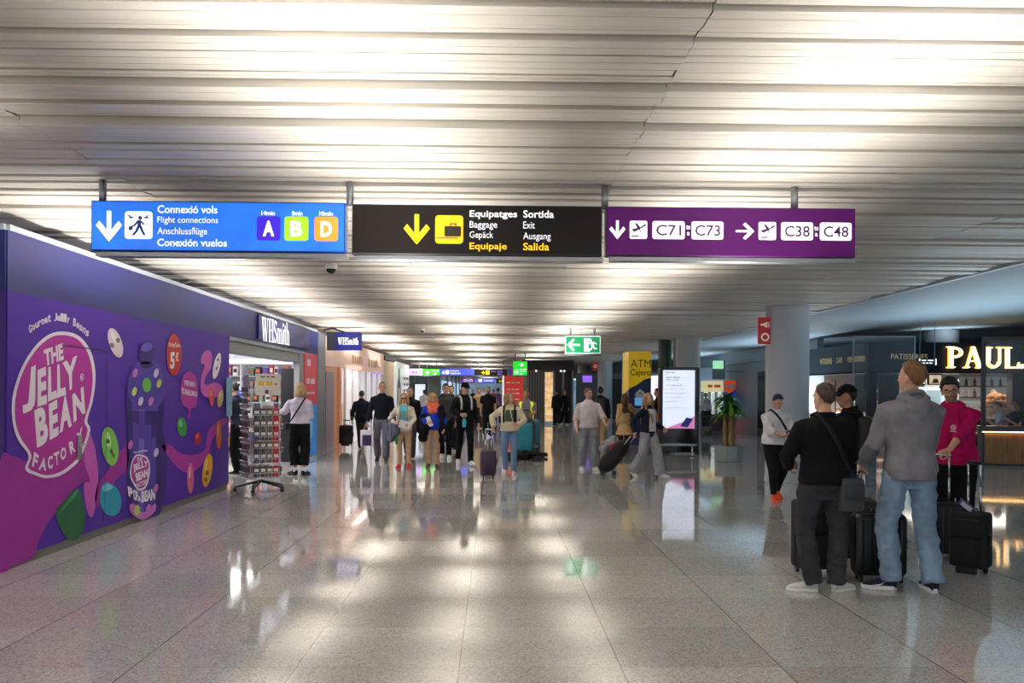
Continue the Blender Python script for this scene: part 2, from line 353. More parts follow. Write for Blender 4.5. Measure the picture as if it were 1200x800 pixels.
    if st != 'none':
        f0, t0, s0, b0, th = HAIRS.get(st, HAIRS['short']); mb = MB(); nA, nE = 44, 26; rings = []
        for i in range(1, nE):
            e = -90 + 180 * i / nE; rg = []
            for j in range(nA):
                a = 360 * j / nA; aa = abs((a + 180) % 360 - 180)
                hl = np.interp(aa, [0, 40, 62, 88, 125, 180], [f0, f0 - 2, t0, s0, b0 * .8, b0])
                g = min(1, max(0, (e - hl) / 9 + .5)); nz = noise.noise(V((a * .05, e * .06, len(label)))) * .5 + noise.noise(V((math.sin(R(a)) * 6, math.cos(R(a)) * 6, e * .15))) * .5
                tk = min(1, max(.12, (e + 38) / 55)); rr = .80 + (.222 + th * (.75 + .5 * nz) * (1 + .2 * max(0, e) / 90) * tk) * g
                p = V((.0755 * math.cos(R(e)) * math.sin(R(a)), .099 * math.cos(R(e)) * math.cos(R(a)), .097 * math.sin(R(e)))) * rr
                if cap and e > 8: p *= .9
                if g < .4 and aa < 90: p.y -= .02
                rg.append(hd(p.x, p.y - .012, p.z + .116))
            rings.append(rg)
        mb.loft(rings); ho = None
        if st in ('long', 'bob', 'pony', 'bun'):
            dn = {'long': .34, 'bob': .17}.get(st, .1)
            for j in range(17):
                a = 62 + (360 - 124) * j / 16; ca, sa = math.cos(R(a)), math.sin(R(a)); w_ = random.uniform(-.01, .01); fl = 1.1 + .25 * abs(sa)
                p0 = hd(.074 * sa, .09 * ca - .015, .15); p1 = hd(.088 * sa, .10 * ca - .02, .06); p2 = sp(.092 * sa * fl + w_, .10 * ca - .02 + w_, 1.50 - dn * .25); p3 = sp(.10 * sa * fl + w_, (.125 * ca if ca < 0 else .13 * ca + .04) - .02, 1.49 - dn * .6); p4 = sp(.095 * sa * fl - w_, (.13 * ca if ca < 0 else .15 * ca + .05) - .02, 1.48 - dn + random.uniform(-.02, .02))
                if ca > .2: p3 = sp(.095 * sa, .150, 1.49 - dn * .6); p4 = sp(.085 * sa, .160 + w_, 1.48 - dn)
                pts = ([p0, p1, p2, p3, p4] if abs(ca) > .3 else [p0, p1, hd(.10 * sa, .10 * ca - .02, 0), hd(.105 * sa, .10 * ca - .03, -.05)]) if st == 'long' else [p0, p1, hd(.095 * sa + w_, .105 * ca - .02, .0), hd(.09 * sa, .10 * ca - .02, -.04 + w_)]
                mb.tube(pts, [.02 * k] + [.026 * k] * (len(pts) - 2) + [.012 * k], 8, round_=True)
        solid(mb, 'hair', hm, root, max(.007, vox * .9), 2, (lambda p: .011 * noise.noise(V((p[0] * 45, p[1] * 45, p[2] * 45)))) if st == 'curly' else (lambda p: .0045 * noise.noise(V((p[0] * 85, p[1] * 85, p[2] * 20)))))
    if cap:
        mb = MB(); rings = []
        for e in (6, 14, 28, 45, 62, 78, 88): rings.append([hd(.0885 * math.cos(R(e)) * math.sin(R(a)), .111 * math.cos(R(e)) * math.cos(R(a)) - .012, .105 * math.sin(R(e)) + .125) for a in range(0, 360, 15)])
        mb.loft(rings); mb.ball(hd(0, -.012, .231), (.008 * k,) * 3); cp = mb.build('cap', cloth(cap), root, True)
        mb = MB(); arc = [R(a) for a in range(-65, 66, 10)]; up = [hd(.088 * math.sin(a), .106 * math.cos(a) - .012, .137) for a in arc] + [hd(.082 * math.sin(a), .115 * math.cos(a) + .062 * math.cos(a) ** .6, .126 - .012 * abs(math.sin(a))) for a in reversed(arc)]
        mb.prism(up, HM @ V((0, 0, -.006 * k))); mb.build('brim', cloth(cap), cp, False)
    # --- clothes
    tm = top['mat'] or cloth(top['c']); ez = top['ease']; hem = top['hem']; mb = MB()
    prof = [(z, hx, hy, y) for z, hx, hy, y in TORSO if z > hem]
    zz = [t[0] for t in TORSO]; ih = [np.interp(hem, zz, [t[i] for t in TORSO]) for i in (1, 2, 3)]
    prof = [(hem, max(ih[0], .135), max(ih[1], .095), ih[2])] + prof; rings = []
    fl = top.get('flare', 0)
    for z, hx, hy, y in prof:
        g = ez if z < 1.40 else ez * max(.25, (1.52 - z) / .12); g += fl * max(0, (1.05 - z)) + top.get('belly', 0) * math.exp(-((z - 1.05) / .12) ** 2)
        hx2 = hx if z > 1.2 or not top.get('boxy') else max(hx, .155)
        rings.append(ring(sp(0, y + (top.get('belly', 0) * .7 * math.exp(-((z - 1.05) / .12) ** 2)), z), (hx2 * b * (sh if z > 1.15 else 1) + g) * k, (hy * b + g) * k, Rl(min(1, max(0, (z - .9) / .3)))))
    mb.loft(rings); bt = MB(); bt.loft(rings); J['bvh'] = BVHTree.FromPolygons([V(p) for p in bt.v], bt.f)
    if top['sleeve'] > 0:
        for s in (-1, 1):
            tt = top['sleeve']; pts = [sp(s * .085, -.012, 1.42), sp(s * .135 * sh, -.011, 1.405), S[s] + sp(s * .012, 0, .925) - pel, S[s].lerp(el[s], .5)]; rad = [.035 * k * b, .047 * k * b, (.056 * b + ez * .5) * k, (.052 * b + ez * .5) * k]
            if tt > .55:
                pts += [el[s], el[s].lerp(wr[s], (tt - .5) * 1.0), el[s].lerp(wr[s], (tt - .5) * 1.98)]; rad += [(.047 * b + ez * .5) * k, (.5 * (.046 * b + top['cuff']) + ez * .35) * k, top['cuff'] * k]
            else: pts += [S[s].lerp(el[s], tt * 1.6 + .1)]; rad += [(.054 + ez * .5) * k]
            mb.tube(pts, rad, 14, round_=False)
    if top['kind'] == 'crew': mb.tube([sp(.066 * math.cos(a), .060 * math.sin(a) - .012, 1.482 - .012 * math.sin(a)) for a in [i * math.pi / 8 for i in range(17)]], .010 * k, 8)
    if top['kind'] in ('jacket', 'shirt'): mb.tube([sp(.068 * math.cos(a), .062 * math.sin(a) - .014, 1.495 - .022 * math.sin(a)) for a in [i * math.pi / 8 for i in range(17)]], [(.02 * k, .012 * k)] * 17, 8, side=(0, 0, 1))
    if top['kind'] == 'hood':
        mb.tube([sp(.088 * math.cos(a), .074 * math.sin(a) - .022, 1.482 - .036 * math.sin(a)) for a in [i * math.pi / 10 for i in range(21)]], .020 * k, 10)
        mb.tube([sp(-.105, -.035, 1.475), sp(-.078, -.105, 1.465), sp(-.03, -.135, 1.435), sp(.03, -.135, 1.435), sp(.078, -.105, 1.465), sp(.105, -.035, 1.475)], [.022 * k, .028 * k, .032 * k, .032 * k, .028 * k, .022 * k], 10, round_=True)
        mb.ball(sp(0, -.128, 1.395), (.105 * k, .038 * k, .062 * k)); mb.ball(sp(0, -.125, 1.335), (.06 * k, .030 * k, .05 * k))
        if hem > .8: mb.loft([[p + (p - sp(0, ih[2], hem)) * .0 for p in rings[0]], [sp(0, ih[2], hem - .05) + (p - sp(0, ih[2], hem)) * .92 for p in rings[0]]])
    J['top'] = solid(mb, top.get('name', 'top'), tm, root, cv, 4, fold(top['wave'], 6, 13, len(label)))
    if bot['c'] is not None or bot['mat']:
        mb = MB(); e = bot['ease']; zs = [(.775, .075, .075, -.008)] + [t for t in TORSO if .8 < t[0] < 1.06]
        mb.loft([ring(sp(0, y, z), (hx * b + e) * k, (hy * b + e) * k, Rl(min(1, max(0, (z - .9) / .3)))) for z, hx, hy, y in zs])
        for s in (-1, 1):
            kn, an = knee[s], ank[s]; tt = bot['len']; h0 = hipj[s] + V((0, 0, .03 * k))
            if tt > .4: pts = [h0, hipj[s].lerp(kn, .45), hipj[s].lerp(kn, .45 + (.92 - tt) * 1.1)]; rad = [bot['th'] * k * b, bot['th'] * .97 * k * b, bot['kn'] * k]
            else:
                e_ = max(0, min(1, 1 - (tt - .085) / .40)); end = kn.lerp(an, e_) + (feet[s][1] @ V((0, -.012, -.02)) * k if e_ > .9 else V((0, 0, 0)))
                pts = [h0, hipj[s].lerp(kn, .45), kn, kn.lerp(end, .5), kn.lerp(end, .85), end]; rad = [bot['th'] * k * b, bot['th'] * .93 * k * b, bot['kn'] * k, (bot['kn'] * .45 + bot['hm'] * .55) * k, bot['hm'] * k, bot['hm'] * k]
            mb.tube(pts, rad, 16)
        J['bottom'] = solid(mb, bot.get('name', 'trousers'), bot['mat'] or cloth(bot['c']), root, cv, 4, fold(bot['wave'], 8, 15, len(label) * .7))
    if shoe:
        for s in (-1, 1):
            fm, M = feet[s]; mb = MB(); up = []
            for y, hw, h in ((-.172, .022, .055), (-.165, .032, .085), (-.13, .037, .100), (-.085, .038, .090), (-.04, .042, .066), (.0, .046, .055), (.04, .042, .045), (.066, .028, .034), (.076, .012, .022)):
                up.append([fm((hw * math.copysign(abs(math.cos(a)) ** .8, math.cos(a)), y, .012 + h * .5 + (h * .5) * math.copysign(abs(math.sin(a)) ** .75, math.sin(a)))) for a in [i * math.pi / 8 for i in range(16)]])
            mb.loft(up); o = mb.build('shoe', cloth(shoe[0], .6), root, True); J['shoe%d' % s] = (o, fm)
            mb = MB(); ol = [(-.176, .0), (-.17, .022), (-.14, .037), (-.08, .037), (-.03, .043), (.01, .049), (.045, .044), (.072, .028), (.084, .0)]
            pts = [(x, y) for y, x in ol] + [(-x, y) for y, x in reversed(ol[1:-1])]
            z1 = shoe[2] if len(shoe) > 2 else .026
            mb.loft([[fm((x, y, 0)) for x, y in pts], [fm((x * 1.02, y, z1 * .5)) for x, y in pts], [fm((x * .99, y, z1)) for x, y in pts]]); mb.build('sole', mat('sole_%d_%d_%d' % shoe[1], shoe[1], .6), o, True)
    return J
def wpt(J, p): return wm(J['root']) @ V(p)      # person's local point -> world
def strap(J, A, B, width, m, parent, name='strap', off=.012, n=48):
    """a band round the torso in the plane through A and B (local points)"""
    A, B = V(A), V(B); ax = (A - B).normalized(); mid = (A + B) / 2; wdir = ax.cross(V((0, 1, 0))).normalized(); pts = []
    for i in range(n):
        t = 2 * math.pi * i / n; d = ax * math.cos(t) + V((0, 1, 0)) * math.sin(t); h = J['bvh'].ray_cast(mid + d * 1.2, -d, 1.2)
        pts.append((h[0] if h[0] else mid + d * (A - B).length / 2) + d * off)
    Mw = wm(J['root']); mb = MB(); rings = []
    for i in range(n):
        d = (pts[i] - mid).normalized(); t = (pts[(i + 1) % n] - pts[i - 1]).normalized(); wv = t.cross(d).normalized()
        rings.append([Mw @ (pts[i] + wv * x * width / 2 + d * y) for x, y in ((-1, -.004), (1, -.004), (1, .004), (-1, .004))])
    rings.append(rings[0]); mb.loft(rings, caps=False); return mb.build(name, m, parent, world=True)
def patch(J, obj, cx, cz, wd, ht, m, name, y=1, nx=8, nz=8, fn=None, off=.004, parent=None):
    """printed patch that follows the front (y=1) or back of a garment"""
    me = obj.data; bv = BVHTree.FromPolygons([v.co.copy() for v in me.vertices], [tuple(p.vertices) for p in me.polygons]); mb = MB(); g = []
    for j in range(nz + 1):
        for i in range(nx + 1):
            o = V((cx + wd * (i / nx - .5), y * 1.0, cz + ht * (j / nz - .5))); h = bv.ray_cast(o, V((0, -y, 0)), 2)
            g.append((h[0] if h[0] else V((o.x, 0, o.z))) + V((0, y * off, 0)))
    fs = [(j * (nx + 1) + i, j * (nx + 1) + i + 1, (j + 1) * (nx + 1) + i + 1, (j + 1) * (nx + 1) + i) for j in range(nz) for i in range(nx)]
    ms = [fn((i + .5) / nx, (j + .5) / nz) for j in range(nz) for i in range(nx)] if fn else 0
    mb.add(g, fs, ms); return mb.build(name, m, parent or obj, True)
# ------------------------------------------------------------------ setting
XL, XS = -4.33, 6.25            # face of the shop row on one side, edge of the slatted ceiling on the other
def floor_mat():
    m = bpy.data.materials.new('polished_terrazzo'); m.use_nodes = True; nt = m.node_tree; N = nt.nodes; Lk = nt.links; b = N['Principled BSDF']
    tc = N.new('ShaderNodeTexCoord'); mp = N.new('ShaderNodeMapping'); mp.inputs['Location'].default_value = (1.15, -5.41, 0); Lk.new(tc.outputs['Object'], mp.inputs[0])
    def math_(op, a, v=None, v2=None):
        n = N.new('ShaderNodeMath'); n.operation = op
        if isinstance(a, (int, float)): n.inputs[0].default_value = a
        else: Lk.new(a, n.inputs[0])
        if v is not None:
            if isinstance(v, (int, float)): n.inputs[1].default_value = v
            else: Lk.new(v, n.inputs[1])
        return n.outputs[0]
    sx = N.new('ShaderNodeSeparateXYZ'); Lk.new(mp.outputs[0], sx.inputs[0])
    ux = math_('DIVIDE', sx.outputs[0], .95); uy = math_('DIVIDE', sx.outputs[1], .905)
    def edge(u, wd):
        f = math_('FRACT', u); d = math_('MINIMUM', f, math_('SUBTRACT', 1, f)); return math_('LESS_THAN', d, wd)
    ex_, ey = edge(ux, .0042), edge(uy, .0024)
    cx = N.new('ShaderNodeCombineXYZ'); Lk.new(math_('FLOOR', ux), cx.inputs[0]); Lk.new(math_('FLOOR', uy), cx.inputs[1])
    wn = N.new('ShaderNodeTexWhiteNoise'); wn.noise_dimensions = '2D'; Lk.new(cx.outputs[0], wn.inputs['Vector'])
    vo = N.new('ShaderNodeTexVoronoi'); vo.inputs['Scale'].default_value = 95; Lk.new(tc.outputs['Object'], vo.inputs['Vector'])
    cr = N.new('ShaderNodeValToRGB'); e = cr.color_ramp.elements; e[0].position = .0; e[0].color = lin((128, 127, 126)); e[1].position = 1; e[1].color = lin((202, 201, 200))
    e.new(.35).color = lin((171, 170, 169)); Lk.new(vo.outputs['Color'], cr.inputs[0])
    hv = N.new('ShaderNodeHueSaturation'); Lk.new(cr.outputs[0], hv.inputs['Color']); rm = N.new('ShaderNodeMapRange'); rm.inputs[3].default_value = .86; rm.inputs[4].default_value = 1.1
    Lk.new(wn.outputs['Value'], rm.inputs[0]); Lk.new(rm.outputs[0], hv.inputs['Value'])
    mx = N.new('ShaderNodeMix'); mx.data_type = 'RGBA'; Lk.new(math_('MAXIMUM', math_('MULTIPLY', ex_, .8), math_('MULTIPLY', ey, .45)), mx.inputs[0]); Lk.new(hv.outputs[0], mx.inputs[6]); mx.inputs[7].default_value = lin((48, 45, 42))
    Lk.new(mx.outputs[2], b.inputs['Base Color'])
    nz = N.new('ShaderNodeTexNoise'); nz.inputs['Scale'].default_value = 1.7; nz.inputs['Detail'].default_value = 5; Lk.new(tc.outputs['Object'], nz.inputs['Vector'])
    r2 = N.new('ShaderNodeMapRange'); r2.inputs[3].default_value = .025; r2.inputs[4].default_value = .085; Lk.new(nz.outputs['Fac'], r2.inputs[0]); Lk.new(r2.outputs[0], b.inputs['Roughness'])
    b.inputs['Specular IOR Level'].default_value = .75
    return m
mb = MB(); mb.box((5, 60, -.05), (50, 150, .1)); struct(mb.build('floor', floor_mat()))
# slatted metal ceiling: rows of narrow trays across the hall, dark plenum above
SLAT = mat('ceiling_slat', (196, 189, 178), .38, .0, spec=.5, var=.06, scale=2.2, stretch=(.35, 6, 1))
DARK = mat('plenum_dark', (52, 50, 47), .9)
rnd = random.Random(3); mb = MB(); y = -9.0; row = 0
seams = [-14.0, -10.2, -6.5, -2.82, .885, 4.5, XS]
while y < 128:
    pw = rnd.choice((.145, .16, .175, .19, .20, .155)); gap = rnd.uniform(.006, .016); row += 1
    if y > 60: pw *= 2.5
    zr = ZC + rnd.uniform(-.016, .022); tilt = rnd.uniform(-.012, .022)
    for a, b_ in zip(seams[:-1], seams[1:]):
        z0 = zr + rnd.uniform(-.004, .004); z1 = z0 + tilt + rnd.uniform(-.004, .004); g = .0015; sag = rnd.uniform(-.002, .002)
        pr_ = [(y, z0 + .05), (y, z0), (y + .008, z0 - .004), (y + pw * .42, (z0 + z1) / 2 - .004), (y + pw * .42 + .004, (z0 + z1) / 2 + .006), (y + pw * .42 + .012, (z0 + z1) / 2 + .006), (y + pw * .42 + .016, (z0 + z1) / 2 - .002), (y + pw - .008, z1 - .004), (y + pw, z1), (y + pw, z1 + .05)]
        n = len(pr_); mb.add([(a + g, p, z + sag) for p, z in pr_] + [(b_ - g if b_ < XS else b_, p, z) for p, z in pr_], [(i, i + 1, n + i + 1, n + i) for i in range(n - 1)])
    y += pw + gap
struct(mb.build('ceiling', SLAT))
mb = MB(); mb.box((-4, 59, ZC + .16), (20.5, 142, .04)); struct(mb.build('ceiling_plenum', DARK))
# plastered soffit of the bakery side hall
PLAST = mat('blue_grey_plaster', (128, 143, 152), .6, var=.04, scale=1.5)
mb = MB(); mb.loft([[(XS, -10, ZC + .04), (XS, 128, ZC + .04), (XS, 128, ZC - .03), (XS, -10, ZC - .03)], [(XS + .05, -10, ZC + .04), (XS + .05, 128, ZC + .04), (XS + .05, 128, ZC - .03), (XS + .05, -10, ZC - .03)]])
struct(mb.build('trim_1', paint((190, 200, 205))))
mb = MB(); mb.add([(XS + .05, -10, ZC - .02), (22, -10, ZC + .62), (22, 128, ZC + .62), (XS + .05, 128, ZC - .02)], [(0, 1, 2, 3)]); mb.add([(XS + .05, -2, ZC + .2), (22, -2, ZC + .8), (22, 128, ZC + .8), (XS + .05, 128, ZC + .2)], [(0, 1, 2, 3)])
struct(mb.build('ceiling_right', PLAST))
# round columns along the hall
COLM = mat('column_paint', (186, 192, 198), .45, var=.05, scale=1.2, stretch=(1, 1, .3))
for i, (x, yy, r) in enumerate(((5.34, 16.75, .385), (5.62, 26.8, .36), (5.5, 37.2, .36), (5.62, 47, .37), (5.3, 55, .37), (13.0, 26.6, .46))):
    mb = MB(); mb.lathe([(r + .012, 0), (r + .012, .10), (r, .11), (r, 1.2), (r, 2.4), (r, 3.45 if i == 5 else ZC - .02)], (x, yy, 0), 40)
    struct(mb.build('column_%d' % (i + 1), COLM, smooth=2), None)
mb = MB(); mb.box((5.18, 26.55, 1.6), (.07, .07, 3.15), 0, .01); struct(mb.build('trim_2', paint((150, 152, 152))))
mb = MB(); mb.lathe([(.2, 0), (.2, 3.17)], (5.1, 27.6, 0), 24); struct(mb.build('column_7', paint((28, 62, 52)), smooth=2))
# ------------------------------------------------------------------ shop row: hoarding with the printed mural
NAVY = mat('navy_fascia', (36, 42, 112), .45, var=.03); PURP = mat('mural_purple', (76, 36, 160), .5, spec=.3, var=.05, scale=1.5)
Y0, Y1, Y2, Y3 = W(7, 400, XL).y, W(268, 400, XL).y, W(356, 400, XL).y, W(371, 400, XL).y
ZB = .5 * (W(8, 339.5, XL).z + W(268, 394.5, XL).z)
hw = thing('shop_hoarding', 'long purple and navy hoarding printed with sweets along the shop row', 'hoarding', (XL, Y0, 0))
mb = MB(); mb.box((XL - .07, (Y0 + Y1) / 2, 1.52), (.10, Y1 - Y0, 3.0)); mb.build('core_panel', paint((60, 45, 120)), hw, world=True)
def sheet(name, a, b_, z0, z1, m, x=XL, d=.02, parent=hw):
    mb = MB(); mb.box((x - d / 2 + .01, (a + b_) / 2, (z0 + z1) / 2), (d, b_ - a, z1 - z0)); return mb.build(name, m, parent, world=True)
sheet('navy_band', Y0, Y1, ZB, 3.02, NAVY); sheet('printed_panel', Y0, Y1, .09, ZB, PURP)
mb = MB(); mb.box((XL - 1.6, Y0 - .012, ZB / 2 + .05), (3.2, .024, ZB - .1)); mb.build('end_panel', mat('mural_violet', (64, 25, 128), .4, var=.05), hw, world=True)
mb = MB(); mb.box((XL - 1.6, Y0 - .012, (ZB + 3.02) / 2), (3.2, .024, 3.02 - ZB)); mb.build('end_band', NAVY, hw, world=True)
sheet('kick_plate', Y0, Y1, 0, .09, mat('kick_plate', (108, 106, 108), .5), XL - .02)
mb = MB(); mb.box((XL - .02, (Y0 + Y1) / 2, 3.045), (.10, Y1 - Y0, .05)); mb.box((XL - 1.6, Y0 - .02, 3.045), (3.2, .06, .05)); mb.build('top_trim', paint((178, 186, 196)), hw, world=True)
def WL(px, py, k=1): p = W(px, py, XL + .012 + .0012 * k); p.x = XL + .012 + .0012 * k; return p
class Mural:                   # shapes of one printed motif; o = crop origin and scale it was measured in
    def __init__(s, ox, oy, sc_): s.o = (ox, oy, sc_); s.mb = MB()
    def p(s, pt, k): return WL(s.o[0] + pt[0] / s.o[2], s.o[1] + pt[1] / s.o[2], k)
    def poly(s, pts, m=0, k=1, smooth=True):
        if smooth:
            n = len(pts); q = []
            for i in range(n):
                a, b_, c, d = [V((*pts[(i + j) % n], 0)) for j in (-1, 0, 1, 2)]
                for t in (0, .25, .5, .75): q.append((.5 * ((2 * b_) + (c - a) * t + (2 * a - 5 * b_ + 4 * c - d) * t * t + (3 * b_ - a - 3 * c + d) * t ** 3)))
            pts = [(v.x, v.y) for v in q]
        s.mb.poly([s.p(q, k) for q in pts], m); return s
    def ell(s, cx, cy, rx, ry, m=0, k=1, rot=0, n=28):
        c, sn = math.cos(R(rot)), math.sin(R(rot)); return s.poly([(cx + rx * math.cos(t) * c - ry * math.sin(t) * sn, cy + rx * math.cos(t) * sn + ry * math.sin(t) * c) for t in [i * 2 * math.pi / n for i in range(n)]], m, k, False)
    def text(s, t, tl, tr, br, bl, m=0, k=3, bold=.03): letter(s.mb, t, [s.p(q, k) for q in (tl, tr, br, bl)], m, bold); return s
    def done(s, name, mats, label=None): o = s.mb.build(name, mats, hw, world=True); (label and o.__setitem__('label', label)); return o
pm = lambda n, c: mat('print_' + n, c, .5, spec=.3, var=.05, scale=5)
MAG, PINKR, WHT, LIL = pm('magenta', (172, 44, 156)), pm('ribbon', (150, 40, 150)), pm('white', (226, 222, 236)), pm('lilac', (196, 110, 200))
# ribbon sweeping across the wall (low layer)
r = Mural(0, 500, 4.447)
r.poly([(0, 190), (60, 150), (150, 190), (240, 240), (330, 200), (400, 60), (460, 30), (495, 110), (510, 250), (505, 340), (495, 300), (470, 285), (440, 285), (380, 330), (310, 420), (250, 500), (200, 600), (170, 680), (60, 725), (0, 750)], 0, 1)
r.poly([(455, 30), (490, 90), (508, 200), (512, 290), (500, 400), (480, 470), (455, 440), (440, 350), (440, 290), (470, 280), (440, 180)], 1, 2)
r.poly([(510, 300), (560, 230), (620, 130), (667, 100), (667, 210), (620, 260), (580, 310), (540, 360), (505, 420), (495, 370)], 0, 2)
r.done('printed_ribbon', [PINKR, pm('ribbon_light', (186, 84, 178))])
r = Mural(120, 380, 3.3333)
r.poly([(228, 470), (265, 470), (300, 500), (350, 510), (400, 490), (410, 430), (430, 395), (480, 365), (484, 385), (450, 420), (425, 460), (412, 515), (375, 560), (330, 580), (280, 545), (240, 490)], 0, 1)
r.poly([(384, 150), (392, 115), (412, 100), (428, 120), (424, 170), (405, 200), (400, 235), (440, 228), (464, 240), (470, 275), (430, 285), (398, 280), (384, 250), (388, 200), (400, 160)], 1, 2)
r.done('printed_ribbon', [pm('ribbon_mid', (168, 52, 160)), pm('ribbon_pale', (196, 92, 176))])
# round logo
o = Mural(0, 360, 3.638)
out = [(270, 103), (210, 115), (150, 165), (95, 250), (60, 350), (50, 430), (58, 510), (80, 570), (122, 632), (107, 690), (150, 715), (200, 728), (260, 715), (310, 680), (345, 640), (385, 525), (372, 483), (395, 400), (407, 310), (400, 230), (375, 165), (330, 118)]
inn = [(268, 118), (215, 129), (158, 177), (106, 258), (73, 352), (63, 430), (70, 507), (92, 562), (134, 628), (120, 682), (155, 703), (200, 715), (255, 702), (303, 669), (335, 630), (373, 528), (360, 485), (384, 400), (395, 312), (388, 238), (366, 178), (326, 133)]
o.poly(out, 0, 3, True); o.poly(inn, 1, 4, True)
o.text('THE', (186, 182), (268, 152), (272, 222), (192, 252), 0, 5, .05)
for ch, q in (('J', ((118, 262), (152, 246), (150, 440), (92, 454))), ('E', ((160, 268), (196, 252), (200, 410), (160, 424))), ('L', ((206, 256), (232, 246), (244, 386), (204, 402))), ('L', ((244, 246), (268, 234), (282, 372), (244, 386))), ('Y', ((266, 236), (330, 204), (322, 330), (282, 372)))): o.text(ch, *q, 0, 5, .05)
for ch, q in (('B', ((146, 440), (196, 412), (208, 572), (158, 600))), ('E', ((208, 412), (244, 392), (250, 544), (212, 566))), ('A', ((262, 385), (292, 368), (306, 505), (254, 536))), ('N', ((308, 372), (356, 336), (364, 448), (314, 492)))): o.text(ch, *q, 0, 5, .05)
for ch, q in (('F', ((146, 615), (166, 632), (154, 690), (136, 676))), ('A', ((182, 640), (194, 640), (196, 697), (164, 692))), ('C', ((204, 636), (224, 630), (226, 684), (204, 692))), ('T', ((228, 622), (252, 612), (250, 668), (238, 676))), ('O', ((256, 606), (280, 590), (284, 640), (260, 656))), ('R', ((292, 578), (314, 560), (322, 612), (302, 628))), ('Y', ((324, 544), (352, 504), (352, 558), (338, 586)))): o.text(ch, *q, 0, 5, .04)
s_ = 'Gourmet Jelly Beans'; n = len(s_)
for i, ch in enumerate(s_):
    if ch == ' ': continue
    u = i / (n - 1); x = 126 + 240 * u; yb = 148 - 100 * math.sin(math.pi * (.12 + .80 * u) * .93) ** .9 + 20 * u; sl = (u - .42) * 60; hh = 34 if ch in 'GJBtl' else 24
    o.text(ch, (x + sl * .10 - 2, yb - hh - sl * .02), (x + 11 + sl * .10, yb - hh + sl * .12), (x + 11, yb + sl * .14), (x - 2, yb), 0, 5, .03)
o.ell(350, 298, 8, 17, 0, 5); o.ell(350, 298, 6, 14, 1, 6); o.text('R', (346, 290), (354, 288), (354, 306), (346, 308), 0, 7, .02)
o.done('printed_logo', [WHT, MAG])
# printed jar
j = Mural(120, 380, 3.3333); JM = [pm('jar_%d' % i, c) for i, c in enumerate(((52, 34, 122), (74, 54, 160), (108, 90, 196), (134, 118, 214), (80, 60, 168), (46, 30, 112)))]
def col(x0, x1, top, bot, k, mats_):
    n = 12
    for i in range(n):
        a, b_ = x0 + (x1 - x0) * i / n, x0 + (x1 - x0) * (i + 1) / n; e = lambda x: math.sqrt(max(0, 1 - ((x - (x0 + x1) / 2) / ((x1 - x0) / 2)) ** 2))
        j.poly([(a, top(a)), (b_, top(b_)), (b_, bot(b_) + 42 * e(b_)), (a, bot(a) + 42 * e(a))], mats_[int(i * 6 / n)], k, False)
j.ell(190, 560, 62, 215, 0, 1)
col(96, 232, lambda x: 330, lambda x: 722 - (x - 96) * .25, 2, [0, 1, 2, 1, 4, 5]); col(97, 238, lambda x: 330, lambda x: 405, 3, [0, 4, 1, 4, 0, 5]); col(92, 241, lambda x: 240, lambda x: 345, 4, [0, 4, 2, 1, 4, 0]); col(95, 238, lambda x: 338, lambda x: 350, 5, [5, 0, 4, 0, 5, 5])
j.poly([(100, 262), (104, 200), (125, 155), (150, 140), (200, 140), (228, 175), (242, 225), (238, 290), (205, 330), (150, 332), (115, 305)], 4, 6)
j.poly([(112, 255), (118, 205), (140, 165), (205, 165), (228, 200), (234, 260), (205, 312), (150, 318), (122, 295)], 1, 7)
j.poly([(147, 150), (146, 92), (160, 70), (184, 66), (202, 80), (200, 112), (190, 125), (194, 150)], 0, 8); j.poly([(150, 100), (165, 74), (186, 72), (198, 88), (178, 104)], 2, 9); j.ell(172, 158, 26, 14, 5, 8)
j.done('printed_jar', JM)
d = Mural(120, 380, 3.3333)
d.poly([(112, 545), (128, 512), (150, 508), (178, 522), (186, 560), (182, 600), (168, 640), (140, 648), (120, 620), (108, 590)], 0, 5); d.poly([(116, 548), (130, 518), (150, 514), (174, 527), (181, 560), (177, 598), (165, 632), (140, 640), (124, 616), (113, 588)], 1, 6)
d.text('THE', (134, 520), (156, 516), (157, 536), (136, 540), 0, 7); d.text('JELLY', (118, 548), (180, 528), (178, 560), (122, 580), 0, 7, .05); d.text('BEAN', (128, 582), (178, 562), (178, 592), (134, 614), 0, 7, .05); d.text('FACTORY', (128, 622), (178, 602), (178, 620), (132, 640), 0, 7)
d.text('P', (98, 630), (118, 640), (120, 684), (102, 668), 0, 7, .06); d.text('OP', (120, 642), (138, 650), (140, 690), (122, 686), 0, 7, .06); d.text('A', (138, 668), (148, 666), (150, 690), (138, 692), 0, 7, .06); d.text('BEAN', (152, 652), (206, 640), (206, 684), (152, 696), 0, 7, .06); d.text('Gourmet Jelly Beans', (122, 496), (176, 486), (176, 498), (122, 506), 0, 7)
for x, y_, c in ((128, 190, 2), (125, 262, 3), (210, 190, 4), (222, 230, 3), (150, 300, 4), (190, 300, 2), (210, 500, 4), (208, 640, 2), (118, 715, 2), (180, 718, 2), (110, 470, 2)): d.ell(x, y_, 9, 18, c, 9, 15)
d.ell(174, 236, 17, 28, 5, 9); d.ell(135, 724, 12, 20, 3, 7); d.poly([(112, 700), (160, 735), (205, 700), (205, 730), (160, 762), (112, 735)], 2, 6); d.done('jar_label', [WHT, MAG, pm('jar_pink', (190, 110, 190)), pm('lime', (178, 205, 96)), pm('jar_pale', (205, 190, 225)), pm('apple_green', (96, 178, 72))])
